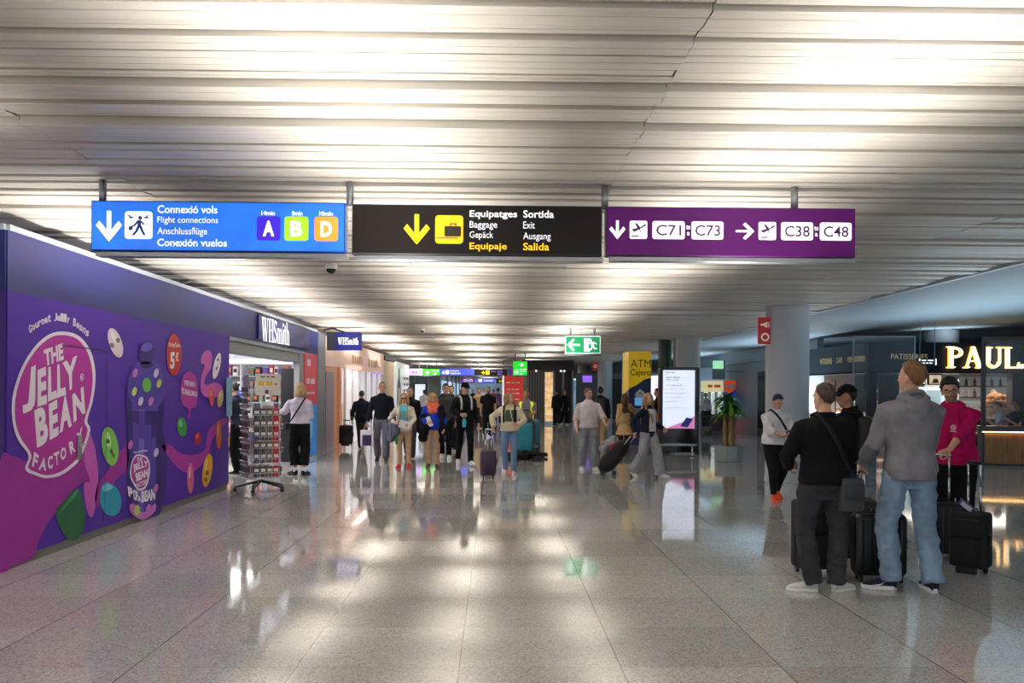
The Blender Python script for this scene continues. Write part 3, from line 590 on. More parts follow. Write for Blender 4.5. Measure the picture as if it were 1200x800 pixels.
# printed beans: each motif its own shape
def bean(cx, cy, rx, ry, rot, c, c2, nm, blot=()):
    b_ = Mural(120, 380, 3.3333); b_.ell(cx, cy, rx, ry, 0, 4, rot); b_.ell(cx - rx * .25, cy - ry * .35, rx * .35, ry * .4, 1, 5, rot)
    for x, y_, q, t in blot: b_.ell(cx + x, cy + y_, q, t, 2, 6, rot)
    b_.done('printed_bean', [pm(nm, c), pm(nm + '_light', c2), pm(nm + '_spot', tuple(int(v * .55) for v in c))])
bean(51, 72, 25, 60, -18, (222, 208, 222), (240, 234, 240), 'bean_white', ((-14, 10, 9, 10), (10, -10, 8, 10)))
bean(30, 476, 32, 76, -8, (118, 190, 92), (176, 222, 140), 'bean_lime', ((6, 20, 6, 10), (-8, -20, 7, 9), (14, 36, 5, 9)))
bean(311, 400, 19, 38, -6, (46, 140, 66), (120, 196, 120), 'bean_green'); bean(373, 446, 14, 26, 5, (178, 34, 48), (220, 110, 110), 'bean_red'); bean(344, 600, 13, 60, 0, (214, 104, 150), (236, 180, 200), 'bean_rose')
bean(410, 570, 19, 66, 8, (226, 168, 48), (240, 206, 120), 'bean_yellow', ((0, 10, 6, 10), (-6, 36, 6, 8))); bean(447, 162, 13, 52, 12, (226, 220, 232), (240, 238, 244), 'bean_pale', ((0, 10, 4, 8), (4, -24, 4, 6))); bean(426, 282, 9, 38, -4, (206, 84, 70), (226, 140, 120), 'bean_coral'); bean(461, 290, 11, 34, 8, (198, 178, 110), (220, 204, 150), 'bean_tan'); bean(455, 430, 11, 56, 0, (214, 110, 50), (232, 160, 110), 'bean_orange')
b_ = Mural(0, 500, 4.447); b_.poly([(290, 445), (330, 390), (400, 320), (430, 380), (444, 460), (436, 530), (400, 585), (360, 588), (320, 540)], 0, 4); b_.poly([(395, 330), (405, 345), (330, 430), (305, 450)], 1, 5); b_.done('printed_bean', [pm('bean_dark_green', (24, 96, 62)), pm('bean_dark_green_light', (60, 140, 90))])
b_ = Mural(0, 500, 4.447); b_.poly([(520, 350), (535, 300), (560, 290), (610, 320), (632, 380), (622, 440), (590, 464), (550, 450), (525, 410)], 0, 4); b_.poly([(535, 310), (560, 296), (590, 312), (570, 330), (540, 335)], 1, 5); b_.done('printed_bean', [pm('bean_blue', (34, 150, 184)), pm('bean_blue_light', (110, 196, 220))])
# price roundel and speech bubble
pr = Mural(180, 370, 8); pr.ell(192, 364, 70, 198, 0, 6); pr.text('Only/Solo', (142, 248), (250, 258), (250, 306), (142, 300), 1, 7, .02); pr.text('5', (156, 342), (200, 338), (196, 498), (154, 496), 1, 7, .04); pr.text('€', (204, 340), (236, 340), (234, 428), (206, 428), 1, 7, .04); pr.done('price_roundel', [pm('red', (196, 50, 46)), WHT])
sb = Mural(180, 370, 8); sb.poly([(255, 690), (268, 590), (300, 530), (345, 524), (390, 560), (416, 640), (412, 760), (395, 850), (350, 870), (335, 960), (322, 960), (325, 872), (275, 840), (256, 770)], 0, 5); sb.text("I'VE BEEN", (290, 598), (392, 622), (392, 668), (290, 650), 1, 7, .04); sb.text('TO MALLORCA!', (262, 672), (410, 712), (408, 758), (262, 734), 1, 7, .04); sb.done('speech_bubble', [MAG, WHT])
# access door cut into the panel: thin dark joints, and its handle plate
mb = MB()
for a, b_ in (((127, 410), (122, 624)), ((72, 404), (127, 411))):
    p, q = WL(*a, 8), WL(*b_, 8); dv = (q - p).normalized() * .006; nv = V((0, -dv.z, dv.y)); mb.poly([p + nv, p - nv, q - nv, q + nv])
mb.build('door_joint', paint((40, 24, 80)), hw, world=True)
hp = WL(93, 524, 8); mb = MB(); mb.box(hp + V((.004, 0, 0)), (.012, .09, .26), 0, .004); mb.tube([hp + V((.01, 0, .03)), hp + V((.05, 0, .03)), hp + V((.05, -.11, .03))], .01, 8); mb.build('door_handle', ALU, hw, world=True)
gl = MB(); a = W(262, 430, XL + .04); gl.box((XL + .05, W(265, 460, XL).y, W(265, 465, XL).z), (.012, .30, .62), 0, .004); gl.build('notice_pocket', mat('notice_blue', (122, 176, 205), .2), hw, world=True)
for i, (p0, p1) in enumerate((((-.25, 13.0, 3.07), (-.05, 13.2, 3.165)), ((-.25, 13.28, 3.07), (-.05, 13.48, 3.165)))):
    mb = MB(); mb.tube([(XL + p0[0], p0[1], p0[2]), (XL + p1[0], p1[1], p1[2])], .012, 6); mb.build('roof_strut', paint((60, 62, 66)), hw, world=True)
# ------------------------------------------------------------------ hanging direction signs
TXW = mat('sign_white', (240, 240, 245), .4, emit=1.0, var=.01); TXY = mat('sign_yellow', (250, 196, 20), .4, emit=.8, var=.01)
def hang_sign(name, label, X0, X1, z0, z1, Y, face, posts, edge=None, group='hanging direction signs', cat='sign', d=.13, tilt=0):
    t = thing(name, label, cat, ((X0 + X1) / 2, Y, z0), 0, group); cx, cz = (X0 + X1) / 2, (z0 + z1) / 2
    mb = MB(); mb.box((cx, Y + d / 2, cz), (X1 - X0, d, z1 - z0), 0, .006); mb.build('housing', edge or paint((60, 62, 66)), t, world=True)
    mb = MB(); mb.box((cx, Y - .004, cz), (X1 - X0 - .02, .006, z1 - z0 - .02)); mb.build('face', face, t, world=True)
    mb = MB(); mb.box((cx + .02, Y + d / 2, z0 - .022), (X1 - X0 - .02, d * .8, .036), 0, .004); mb.build('rail', ALU if Y < 10 else paint((90, 92, 96)), t, world=True)
    for x in posts: mb = MB(); mb.tube([(x, Y + d / 2, z1 - .01), (x, Y + d / 2, ZC)], .028, 12); mb.build('post', ALU, t, True, world=True)
    q = lambda u0, v0, u1, v1: [V((X0 + (X1 - X0) * u, Y - .0085, z1 - (z1 - z0) * v)) for u, v in ((u0, v0), (u1, v0), (u1, v1), (u0, v1))]
    return t, q
class Gfx:
    def __init__(s, t, q): s.t, s.q = t, q
    def text(s, nm, rows, m):
        for tx, u0, v0, u1, v1, b in rows: mb = MB(); letter(mb, tx, s.q(u0, v0, u1, v1), 0, b); mb.build(nm, m, s.t, world=True)
        return s
    def ico(s, nm, box, st, m, off=.0):
        mb = MB(); q = [p - V((0, off, 0)) for p in s.q(*box)]; strokes(mb, st, q); mb.build(nm, m, s.t, world=True); return s
DOWN = [('l', .5, 1, .5, .12, .2), ('l', .0, .58, .56, .03, .22), ('l', 1, .58, .44, .03, .22)]
RIGHT = [('l', 0, .5, .88, .5, .14), ('l', .48, 1, .97, .45, .2), ('l', .48, 0, .97, .55, .2)]
LEFT = [('l', 1, .5, .12, .5, .16), ('l', .5, 1, .03, .45, .2), ('l', .5, 0, .03, .55, .2)]
BOX = [('r', 0, 0, 1, 1, .12, .12)]
WALK = [('c', .56, .76, .07, .075), ('p', [(.47, .68), (.58, .68), (.60, .42), (.46, .42)]), ('l', .5, .66, .36, .5, .07), ('l', .36, .5, .26, .44, .06), ('l', .58, .64, .70, .52, .06), ('l', .50, .45, .42, .26, .09), ('l', .42, .27, .30, .14, .08), ('l', .57, .45, .64, .28, .09), ('l', .63, .29, .72, .14, .08), ('p', [(.14, .44), (.28, .48), (.30, .34), (.16, .30)]), ('l', .14, .86, .26, .74, .05), ('l', .16, .76, .32, .80, .04), ('l', .84, .86, .74, .74, .05), ('l', .68, .78, .88, .76, .04)]
PLANE = [('p', [(.1, .52), (.2, .54), (.32, .46), (.9, .72), (.95, .80), (.86, .82), (.26, .38)]), ('p', [(.44, .58), (.30, .86), (.38, .88), (.60, .66)]), ('l', .1, .14, .52, .14, .07), ('l', .55, .55, .62, .36, .05)]
CASE = [('r', .33, .25, .93, .62, .05, .05), ('l', .55, .62, .55, .71, .04), ('l', .74, .62, .74, .71, .04), ('l', .54, .70, .75, .70, .04)] + [('l', .05 + i * .06, .2, .09 + i * .06, .2, .05) for i in range(13)]
def lit(n, c, e, var=.1, sc=2): return mat(n, c, .3, emit=e, var=var, scale=sc)
t, q = hang_sign('direction_sign', 'backlit blue flight connections sign hanging over the purple hoarding end', -3.05, -1.14, 2.66, 3.038, 7.0, lit('sign_blue', (36, 112, 226), .85, .25, 3), (-2.99, -1.115), paint((16, 70, 160), .3))
g = Gfx(t, q); g.text('lettering', [('Connexió vols', .262, .09, .497, .245, .016), ('Flight connections', .262, .315, .5, .475, .0), ('Anschlussflüge', .262, .53, .457, .71, .0), ('Conexión vuelos', .262, .755, .535, .905, .016), ('14min', .67, .18, .723, .27, .02), ('8min', .79, .18, .832, .27, .02), ('10min', .898, .18, .952, .27, .02)], TXW)
g.ico('arrow', (.028, .21, .117, .79), DOWN, TXW).ico('pictogram_plate', (.134, .215, .243, .765), BOX, TXW).ico('walking_pictogram', (.134, .215, .243, .765), WALK, lit('ink_blue', (20, 60, 150), .2), .002)
for u0, u1, c, ch in ((.652, .745, (62, 34, 200), 'A'), (.761, .855, (158, 224, 40), 'B'), (.879, .972, (240, 140, 50), 'D')):
    g.ico('zone_plate', (u0, .29, u1, .775), BOX, lit('zone_' + ch, c, .9)); mb = MB(); letter(mb, ch, [p - V((0, .002, 0)) for p in q(u0 + .024, .38, u1 - .024, .69)], 0, .04); mb.build('zone_letter', TXW, t, world=True)
t, q = hang_sign('direction_sign', 'dark brown baggage and exit sign with yellow arrow and case', -1.09, .81, 2.65, 3.03, 7.0, mat('sign_brown', (27, 20, 18), .5, spec=.3, emit=.2, var=.05), (.835,))
g = Gfx(t, q); g.text('lettering', [('Equipatges', .469, .11, .658, .285, .016), ('Baggage', .469, .325, .579, .5, 0), ('Gepäck', .469, .53, .563, .7, 0), ('Sortida', .683, .10, .805, .25, .016), ('Exit', .683, .325, .729, .465, 0), ('Ausgang', .683, .545, .793, .72, 0)], TXW)
g.text('yellow_lettering', [('Equipaje', .469, .755, .618, .93, .016), ('Salida', .683, .75, .787, .9, .016)], TXY)
g.ico('arrow', (.213, .2, .304, .77), DOWN, TXY).ico('pictogram_plate', (.332, .215, .443, .78), BOX, TXY).ico('baggage_pictogram', (.332, .215, .443, .78), CASE, lit('ink_brown', (44, 34, 26), .1), .002)
t, q = hang_sign('direction_sign', 'purple gates sign reading C71 to C73 and C38 to C48', .84, 2.75, 2.655, 3.03, 7.0, mat('sign_purple', (76, 12, 84), .5, spec=.3, emit=.55, var=.12, scale=3), (2.3,), paint((90, 30, 100)))
g = Gfx(t, q); g.ico('arrow', (.016, .29, .072, .65), DOWN, TXW).ico('arrow', (.517, .33, .588, .64), RIGHT, TXW)
for u0, u1 in ((.093, .163), (.609, .679), (.184, .313), (.34, .468), (.699, .828), (.855, .983)): g.ico('gate_plate', (u0, .295, u1, .66), [('r', 0, 0, 1, 1, .07, .12)], TXW)
INKP = lit('ink_purple', (80, 16, 90), .15)
for u0, u1 in ((.093, .163), (.609, .679)): g.ico('plane_pictogram', (u0, .295, u1, .66), PLANE, INKP, .002)
for u0, tx in ((.199, 'C71'), (.355, 'C73'), (.714, 'C38'), (.870, 'C48')): mb = MB(); letter(mb, tx, [p - V((0, .002, 0)) for p in q(u0, .37, u0 + .1, .59)], 0, .01); mb.build('gate_number', INKP, t, world=True)
g.text('lettering', [('to', .319, .37, .335, .46, .02), ('a', .322, .51, .333, .58, .02), ('to', .833, .37, .849, .46, .02), ('a', .836, .51, .847, .58, .02)], TXW)
def cam_dome(x, y, r, lab):
    t = thing('security_camera', lab, 'camera', (x, y, ZC), 0, 'ceiling cameras')
    mb = MB(); mb.lathe([(r * .9, ZC - .005), (r, ZC - .03), (r, ZC - r * .9), (r * .92, ZC - r)], (x, y, 0), 20); mb.build('mount', WHITE, t, True, world=True)
    mb = MB(); mb.ball((x, y, ZC - r * .95), r * .78, 0, 18, 12); mb.build('dome', mat('smoked_dome', (14, 14, 18), .08), t, True, world=True)
p = P(388, 311, 11.5); cam_dome(p.x, p.y, .078, 'white dome camera on the ceiling just below the blue sign')
p = P(495, 386, 23.5); cam_dome(p.x, p.y, .06, 'small dark dome camera on the ceiling above the walkers')
# emergency exit sign
a, b_ = P(662, 393, 23), P(704, 414.5, 23)
t, q = hang_sign('exit_sign', 'green emergency exit sign with left arrow hanging in mid hall', a.x, b_.x, b_.z, a.z, 23, lit('exit_white', (226, 240, 232), .7, .02), (a.x + .15, b_.x - .15), WHITE, None)
g = Gfx(t, q); g.ico('green_field', (.03, .06, .97, .94), [('r', 0, 0, 1, 1, .01, .01)], lit('exit_green', (16, 140, 84), .5, .05))
for nm, bx, st in (('arrow', (.08, .2, .42, .82), LEFT), ('door_pictogram', (.53, .14, .70, .88), [('p', [(0, 0), (1, 0), (1, .12), (.75, .2), (.75, .82), (1, .88), (1, 1), (0, 1)])]),
    ('running_pictogram', (.62, .16, .90, .86), [('c', .32, .88, .13, .1), ('p', [(.28, .78), (.62, .72), (.66, .42), (.44, .36)]), ('l', .34, .76, .12, .56, .1), ('l', .60, .72, .96, .56, .1), ('l', .54, .42, .40, .16, .14), ('l', .42, .18, .06, .12, .11), ('l', .60, .44, .72, .22, .14), ('l', .70, .24, .98, .20, .11)])): g.ico(nm, bx, st, lit('exit_white', (226, 240, 232), .7, .02), .003)
# far rows of hanging signs
def far_sign(lab, x0, x1, y0, y1, Y, c, e, marks, m2):
    a, b_ = P(x0, y0, Y), P(x1, y1, Y); t, q = hang_sign('direction_sign', lab, a.x, b_.x, b_.z, a.z, Y, lit('far_sign_%d_%d_%d' % c, c, e, .1), (a.x + .2, b_.x - .2), None, 'far hanging direction signs', d=.15)
    for mk in marks:
        mb = MB(); strokes(mb, mk[1], q(*mk[0])) if not isinstance(mk[1], str) else letter(mb, mk[1], q(*mk[0]), 0, .02); mb.build('lettering' if isinstance(mk[1], str) else 'pictogram', m2, t, world=True)
    return t, q
rows = [((.3, .2, .45, .3), 'Sortida'), ((.3, .4, .42, .5), 'Exit'), ((.3, .62, .46, .75), 'Salida')]
far_sign('pale violet sign at the shop end of the far sign row', 478, 495.5, 431.5, 440, 48, (206, 180, 236), 1.0, [((.3, .3, .42, .7), DOWN), ((.5, .3, .62, .7), DOWN), ((.75, .3, .95, .7), 'C')], lit('far_ink_violet', (110, 70, 170), .3))
far_sign('bright green sign in the far hanging sign row', 496, 515.5, 432, 440, 48, (60, 200, 40), 1.0, [((.15, .2, .35, .8), DOWN), ((.5, .15, .95, .45), '~2'), ((.6, .5, .8, .9), DOWN)], TXW)
far_sign('blue flight connections sign in the far sign row', 516, 555.5, 432, 440, 48, (70, 84, 226), 1.0, [((.05, .2, .14, .8), DOWN), ((.16, .2, .26, .8), BOX), ((.3, .15, .55, .4), 'Connexió'), ((.3, .5, .6, .8), 'Conexión vuelos')], TXW)
t, q = far_sign('black baggage sign with yellow marks in the far sign row', 556, 594.5, 432.5, 440, 48, (22, 18, 18), .2, [((.22, .2, .32, .8), DOWN), ((.34, .15, .46, .85), BOX)], TXY); Gfx(t, q).text('violet_lettering', [('Equipatges', .5, .15, .66, .5, .02), ('Sortida', .7, .15, .86, .5, .02), ('Salida', .7, .6, .84, .9, .02)], lit('far_violet', (150, 120, 230), .6))
far_sign('violet gates sign behind the hanging green sign', 596, 634, 433, 440.5, 48, (78, 40, 130), .6, [((.58, .2, .9, .8), 'C38 C48')], TXW)
far_sign('small purple gates sign hanging beyond the far sign row', 540, 557, 443, 448.5, 84, (110, 50, 150), .9, [((.2, .2, .8, .8), 'C71 C73')], TXW)
far_sign('small blue sign hanging beyond the far sign row', 558.5, 580, 443, 448.5, 84, (84, 84, 226), 1, [((.1, .2, .3, .8), BOX), ((.4, .2, .9, .7), 'Connexió')], TXW)
far_sign('small dark sign with yellow marks beyond the far sign row', 581.5, 592, 444, 448.8, 84, (30, 24, 20), .2, [((.3, .2, .5, .8), DOWN), ((.6, .2, .8, .8), BOX)], TXY)
a, b_ = P(601, 423, 38), P(618, 440, 38); t, q = hang_sign('direction_sign', 'bright green square toilets sign with right arrow hanging in the hall', a.x, b_.x, b_.z, a.z, 38, lit('wc_green', (22, 205, 40), .9, .016), (a.x + .1, b_.x - .1), None, None)
g = Gfx(t, q); g.ico('arrow', (.36, .14, .74, .36), RIGHT, TXW).text('lettering', [('~2', .46, .52, .95, .62, .02), ('~2', .46, .68, .9, .78, .02), ('~1', .46, .84, .8, .92, .02)], TXW)
g.ico('toilet_pictogram', (.08, .55, .38, .92), [('c', .25, .88, .1, .09), ('p', [(.12, .75), (.38, .75), (.34, 0), (.16, 0)]), ('c', .75, .88, .1, .09), ('p', [(.65, .75), (.85, .75), (.98, .3), (.52, .3)]), ('l', .68, .3, .68, 0, .08), ('l', .82, .3, .82, 0, .08)], TXW)
# red fire alarm flag sign on the big column
t = thing('fire_sign', 'red fire alarm flag sign fixed to the big round column', 'sign', (P(897, 388, 16.6).x, 16.6, 2.4), 0)
a, b_ = P(888.5, 371.5, 16.6), P(905, 403, 16.6); mb = MB(); mb.box(((a.x + b_.x) / 2, 16.62, (a.z + b_.z) / 2), (b_.x - a.x, .03, a.z - b_.z), 0, .004); mb.build('panel', paint((176, 24, 34), .3, .15), t, world=True)
q = lambda u0, v0, u1, v1: [V((a.x + (b_.x - a.x) * u, 16.602, a.z + (b_.z - a.z) * v)) for u, v in ((u0, v0), (u1, v0), (u1, v1), (u0, v1))]
CRM = paint((236, 214, 190), .4, .2); mb = MB(); strokes(mb, [('p', [(.0, .35), (.3, .35), (.7, 0), (.7, 1), (.3, .65), (0, .65)]), ('l', .8, .1, .8, .9, .06), ('l', .92, 0, .92, 1, .06)], q(.18, .16, .84, .40)); mb.build('horn_pictogram', CRM, t, world=True)
mb = MB(); strokes(mb, [('a', .5, .5, .5, .5, 0, 360, .2)], q(.2, .58, .8, .9)); mb.build('ring_pictogram', CRM, t, world=True)
mb = MB(); mb.box((b_.x + .03, 16.63, b_.z + .05), (.1, .02, .03)); mb.build('bracket', ALU, t, world=True)
t = thing('fire_sign', 'small red fire sign on the far grey column above the youth', 'sign', (P(698, 428, 46).x, 46, 2.7)); a, b_ = P(694.5, 424, 46), P(700.5, 434, 46); mb = MB(); mb.box(((a.x + b_.x) / 2, 46, (a.z + b_.z) / 2), (b_.x - a.x, .04, a.z - b_.z), 0, .005); mb.build('panel', paint((176, 24, 34), .3, .15), t, world=True); mb = MB(); strokes(mb, [('a', .5, .5, .3, .2, 0, 360, .1)], [V((a.x, 45.97, a.z)), V((b_.x, 45.97, a.z)), V((b_.x, 45.97, b_.z)), V((a.x, 45.97, b_.z))]); mb.build('ring_pictogram', CRM, t, world=True); mb = MB(); mb.tube([(b_.x - .02, 46.03, a.z - .1), (5.30, 46.75, a.z - .1)], .02, 8); mb.build('bracket', ALU, t, world=True)

# ------------------------------------------------------------------ newsagent shop front and interior
sf = thing('newsagent_shop', 'navy newsagent shop front with white letters and open doorway', 'shop front', (XL, Y1, 0))
def slab(name, a, b_, z0, z1, m, x0=XL - .06, x1=XL + .01, par=sf, r=0): mb = MB(); mb.box(((x0 + x1) / 2, (a + b_) / 2, (z0 + z1) / 2), (x1 - x0, b_ - a, z1 - z0), 0, r); return mb.build(name, m, par, world=True)
slab('fascia', Y1, Y3, ZB, 3.02, NAVY, XL - .3); slab('top_trim', Y1, Y3, 3.02, 3.07, paint((178, 186, 196)), XL - .07, XL + .03)
YW0, YW1 = W(305, 400, XL).y, W(341, 400, XL).y
sg = slab('sign_box', YW0 - .3, Y3 - 1.1, ZB + .06, 2.99, mat('deep_navy', (22, 28, 96), .35, emit=.1), XL, XL + .05)
HEAD = paint((150, 160, 164), .4); slab('door_header', Y1, Y2 - .1, ZB - .24, ZB, paint((132, 140, 142), .4), XL - .35, XL - .02); slab('header_trim', Y1, Y2, ZB - .06, ZB + .0, ALU, XL - .02, XL + .02)
slab('jamb', Y2 - .45, Y2, 0, ZB, ALU, XL - .12, XL); slab('pilaster', Y3, Y3 + .95, 0, 3.05, mat('grey_pilaster', (128, 136, 146), .35, .3, var=.03), XL - .5, XL + .04)
mb = MB(); wq = lambda k=0: None
def wz(px, py): p = W(px, py, XL + .062); return p
SER = {'W': (1.05, [('l', .10, 1, .33, 0, .15, .13), ('l', .52, 1, .33, 0, .05), ('l', .46, 1, .70, 0, .15, .13), ('l', .92, 1, .70, 0, .05), ('l', 0, .98, .30, .98, .05), ('l', .36, .98, .62, .98, .05), ('l', .80, .98, 1.04, .98, .05)]),
 'H': (.8, [('l', .18, 0, .18, 1, .16), ('l', .64, 0, .64, 1, .16), ('l', .2, .52, .62, .52, .05), ('l', .02, .02, .34, .02, .05), ('l', .48, .02, .8, .02, .05), ('l', .02, .98, .34, .98, .05), ('l', .48, .98, .8, .98, .05)]),
 'S': (.56, [('a', .28, .74, .24, .26, 20, 255, .09), ('a', .28, .27, .26, .28, -160, 90, .09), ('l', .12, .66, .44, .40, .13), ('l', .49, .72, .49, .97, .04), ('l', .05, .04, .05, .30, .04)]),
 'm': (.95, [('l', .14, 0, .14, .66, .13), ('a', .30, .45, .2, .22, 0, 150, .09), ('l', .45, 0, .45, .46, .13), ('a', .62, .45, .2, .22, 0, 150, .09), ('l', .77, 0, .77, .46, .13), ('l', 0, .02, .27, .02, .04), ('l', .34, .02, .56, .02, .04), ('l', .66, .02, .9, .02, .04), ('l', .0, .64, .16, .64, .04)]),
 'i': (.30, [('l', .14, 0, .14, .66, .13), ('c', .14, .86, .08, .08), ('l', 0, .02, .28, .02, .04), ('l', .02, .64, .16, .64, .04)]),
 't': (.36, [('l', .17, .1, .17, .86, .13), ('a', .28, .14, .17, .15, 180, 310, .07), ('l', .02, .64, .36, .64, .05)]),
 'h': (.66, [('l', .14, 0, .14, 1, .13), ('a', .32, .44, .2, .23, 0, 150, .09), ('l', .47, 0, .47, .46, .13), ('l', 0, .02, .27, .02, .04), ('l', .36, .02, .6, .02, .04), ('l', 0, .98, .16, .98, .04)]),
 'P': (.72, [('l', .17, 0, .17, 1, .17), ('a', .32, .73, .38, .27, -90, 90, .11), ('l', .17, .97, .34, .97, .06), ('l', .17, .49, .34, .49, .06), ('l', 0, .025, .36, .025, .05), ('l', 0, .975, .2, .975, .05)]),
 'A': (.92, [('l', .42, 1, .14, 0, .07), ('l', .42, 1, .74, 0, .17), ('l', .24, .33, .62, .33, .06), ('l', 0, .025, .28, .025, .05), ('l', .56, .025, .92, .025, .05)]),
 'U': (.86, [('l', .18, .32, .18, 1, .17), ('a', .42, .32, .325, .33, 180, 360, .13), ('l', .70, .32, .70, 1, .08), ('l', 0, .975, .37, .975, .05), ('l', .55, .975, .86, .975, .05)]),
 'L': (.72, [('l', .17, 0, .17, 1, .17), ('l', .1, .03, .7, .03, .06), ('p', [(.58, 0), (.70, 0), (.72, .28), (.67, .28)]), ('l', 0, .975, .36, .975, .05)]),
 '.': (.22, [('c', .1, .09, .1, .1)])}
def serif(s, q, m, name, par, depth=None, sp=.03, squash=.78):
    tot = sum(SER[c][0] + sp for c in s) - sp; x = 0; f = quadmap(q); nrm = (V(q[1]) - V(q[0])).cross(V(q[0]) - V(q[3])).normalized()
    for c in s:
        wd = SER[c][0]; g2 = lambda u, v, x=x: f((x + u) / tot, v)
        mb = MB(); strokes(mb, SER[c][1], [g2(0, 1), g2(1, 1), g2(1, 0), g2(0, 0)])
        if depth:
            m2 = MB()
            for fc in mb.f: m2.prism([V(mb.v[i]) for i in fc], nrm * depth)
            mb = m2
        mb.build(name, m, par, world=True); x += wd + sp
LITW = lit('lit_white', (244, 246, 255), 1.0, .01)
serif('WHSmith', [wz(307, 371.5), wz(339.5, 379), wz(339.5, 404.5), wz(307, 399)], LITW, 'letter', sf)
# red and blue poster panel on the pilaster
RP, BP = paint((178, 34, 60), .35, .25), paint((30, 120, 196), .35, .25)
po = thing('offer_poster', 'tall red and blue offer poster on the shop pillar', 'poster', (XL + .02, Y2, 0)); ym = W(363, 470, XL).y
zr = W(363, 474, XL).z; slab('red_half', Y2 + .02, Y3 - .02, zr, ZB - .02, RP, XL + .0, XL + .02, po); slab('blue_half', Y2 + .02, Y3 - .02, .06, zr, BP, XL, XL + .02, po)
mb = MB(); pq = lambda a, b_, z0, z1: [V((XL + .023, a, z1)), V((XL + .023, b_, z1)), V((XL + .023, b_, z0)), V((XL + .023, a, z0))]
yl = Y3 - Y2
for tx, a, b_, z0, z1 in (('~1', .2, .6, 2.1, 2.4), ('~2', .15, .8, 1.7, 1.95), ('~3', .2, .85, 1.5, 1.6)): letter(mb, tx, pq(Y2 + yl * a, Y2 + yl * b_, z0, z1))
mb.build('lettering', WHT, po, world=True)
mb = MB(); strokes(mb, [('c', .5, .8, .3, .08), ('r', .35, .3, .65, .7, .1, .05), ('c', .3, .2, .2, .06)], pq(Y2 + .1, Y3 - .1, .2, 1.2)); mb.build('bottle_print', paint((120, 190, 230), .4, .1), po, world=True)
# blade sign
a, b_ = P(394, 389, 23.2), P(423, 410.5, 23.2); t = thing('blade_sign', 'navy newsagent blade sign projecting over the shop corner', 'sign', (a.x, 23.3, b_.z))
mb = MB(); mb.box(((a.x + b_.x) / 2 - .12, 23.32, (a.z + b_.z) / 2), (b_.x - a.x + .24, .2, a.z - b_.z), 0, .01); mb.build('housing', mat('dark_grey', (50, 54, 66), .4), t, world=True)
mb = MB(); mb.box(((a.x + b_.x) / 2, 23.2, (a.z + b_.z) / 2), (b_.x - a.x, .04, a.z - b_.z)); mb.build('face', lit('blade_navy', (22, 26, 100), .35, .016), t, world=True)
q4 = lambda u0, v0, u1, v1, Y=23.17: [V((a.x + (b_.x - a.x) * u, Y, a.z - (a.z - b_.z) * v)) for u, v in ((u0, v0), (u1, v0), (u1, v1), (u0, v1))]
serif('WHSmith', q4(.08, .3, .92, .68), TXW, 'letter', t); mb = MB(); mb.tube([(XL + .0, 23.3, a.z + .06), (a.x - .1, 23.3, a.z + .1), (a.x + .2, 23.3, a.z)], .02, 8); mb.build('arm', paint((30, 30, 34)), t, world=True)
# interior shell
SHW = lit('shop_ceiling', (232, 230, 238), .75, .03)  # glow put into the ceiling colour to lighten the shop interior
ye = Y2 + 1.9
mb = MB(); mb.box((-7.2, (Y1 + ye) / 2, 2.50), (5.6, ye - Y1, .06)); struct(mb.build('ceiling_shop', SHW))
mb = MB(); mb.box((-7.2, ye + .05, 1.5), (5.6, .1, 3)); struct(mb.build('wall_shop_end', paint((196, 192, 200), .6)))
mb = MB(); mb.box((-10.0, (Y0 + ye) / 2, 1.5), (.1, ye - Y0, 3)); struct(mb.build('wall_shop_back', paint((180, 176, 186), .6)))
lamp('AREA', (-6.4, 18.5, 2.42), 210, (1, .97, .95), 2.5, (-6.4, 18.5, 0), sy=4)
for i, (x, y) in enumerate(((-5.3, 18.2), (-5.9, 19.6), (-5.2, 20.6), (-6.4, 21))):
    mb = MB(); mb.lathe([(.07, 2.435), (.09, 2.465), (.0905, 2.47)], (x, y, 0), 16); o = mb.build('shop_downlight', lit('lit_white', (244, 246, 255), 1.6, .01), None, True); tag(o, ('round downlight in the shop ceiling nearest the hoarding', 'round downlight in the shop ceiling deeper in the shop', 'round downlight in the shop ceiling beside the dark door post', 'round downlight in the shop ceiling by the end shelves')[i], 'downlight', 'shop downlights')
a = W(341, 470, -4.72); mb = MB(); mb.box((-4.62, Y2 - .1, 1.05), (.36, .12, 2.1), 0, .01); tag(mb.build('door_post', paint((24, 22, 26), .3)), 'black door post just inside the newsagent entrance', 'post')
# end wall shelving with goods
shf = thing('shop_shelving', 'wall shelving of colourful goods at the end of the shop', 'shelving', (-6.0, ye - .25, 0)); SX0, SX1 = -7.4, -4.9; SHM = paint((222, 222, 226))
lv = (.25, .60, .95, 1.30, 1.62, 1.94)
for z in lv: mb = MB(); mb.box(((SX0 + SX1) / 2, ye - .22, z), (SX1 - SX0, .38, .016), 0, .004); mb.build('shelf', SHM, shf, world=True)
for x in (SX0, (SX0 + SX1) / 2, SX1): mb = MB(); mb.box((x, ye - .22, 1.15), (.03, .4, 2.3)); mb.build('side_panel', SHM, shf, world=True)
mb = MB(); mb.box(((SX0 + SX1) / 2, ye - .22, 2.30), (SX1 - SX0, .42, .12), 0, .006); mb.build('header', lit('shelf_header', (236, 236, 240), .5, .02), shf, world=True)
mb = MB(); mb.box(((SX0 + SX1) / 2 - .5, ye - .45, 1.47), (1.1, .02, .26)); mb.build('header', paint((26, 72, 176), .35, .2), shf, world=True)
cols = [(196, 40, 56), (226, 180, 40), (36, 90, 180), (220, 110, 40), (236, 230, 220), (60, 140, 90), (150, 40, 120), (206, 206, 214), (40, 40, 60)]
cn = ('red', 'yellow', 'blue', 'orange', 'cream', 'green', 'violet', 'pale grey', 'dark'); sn = ('bottom', 'second', 'third', 'fourth', 'fifth', 'top')
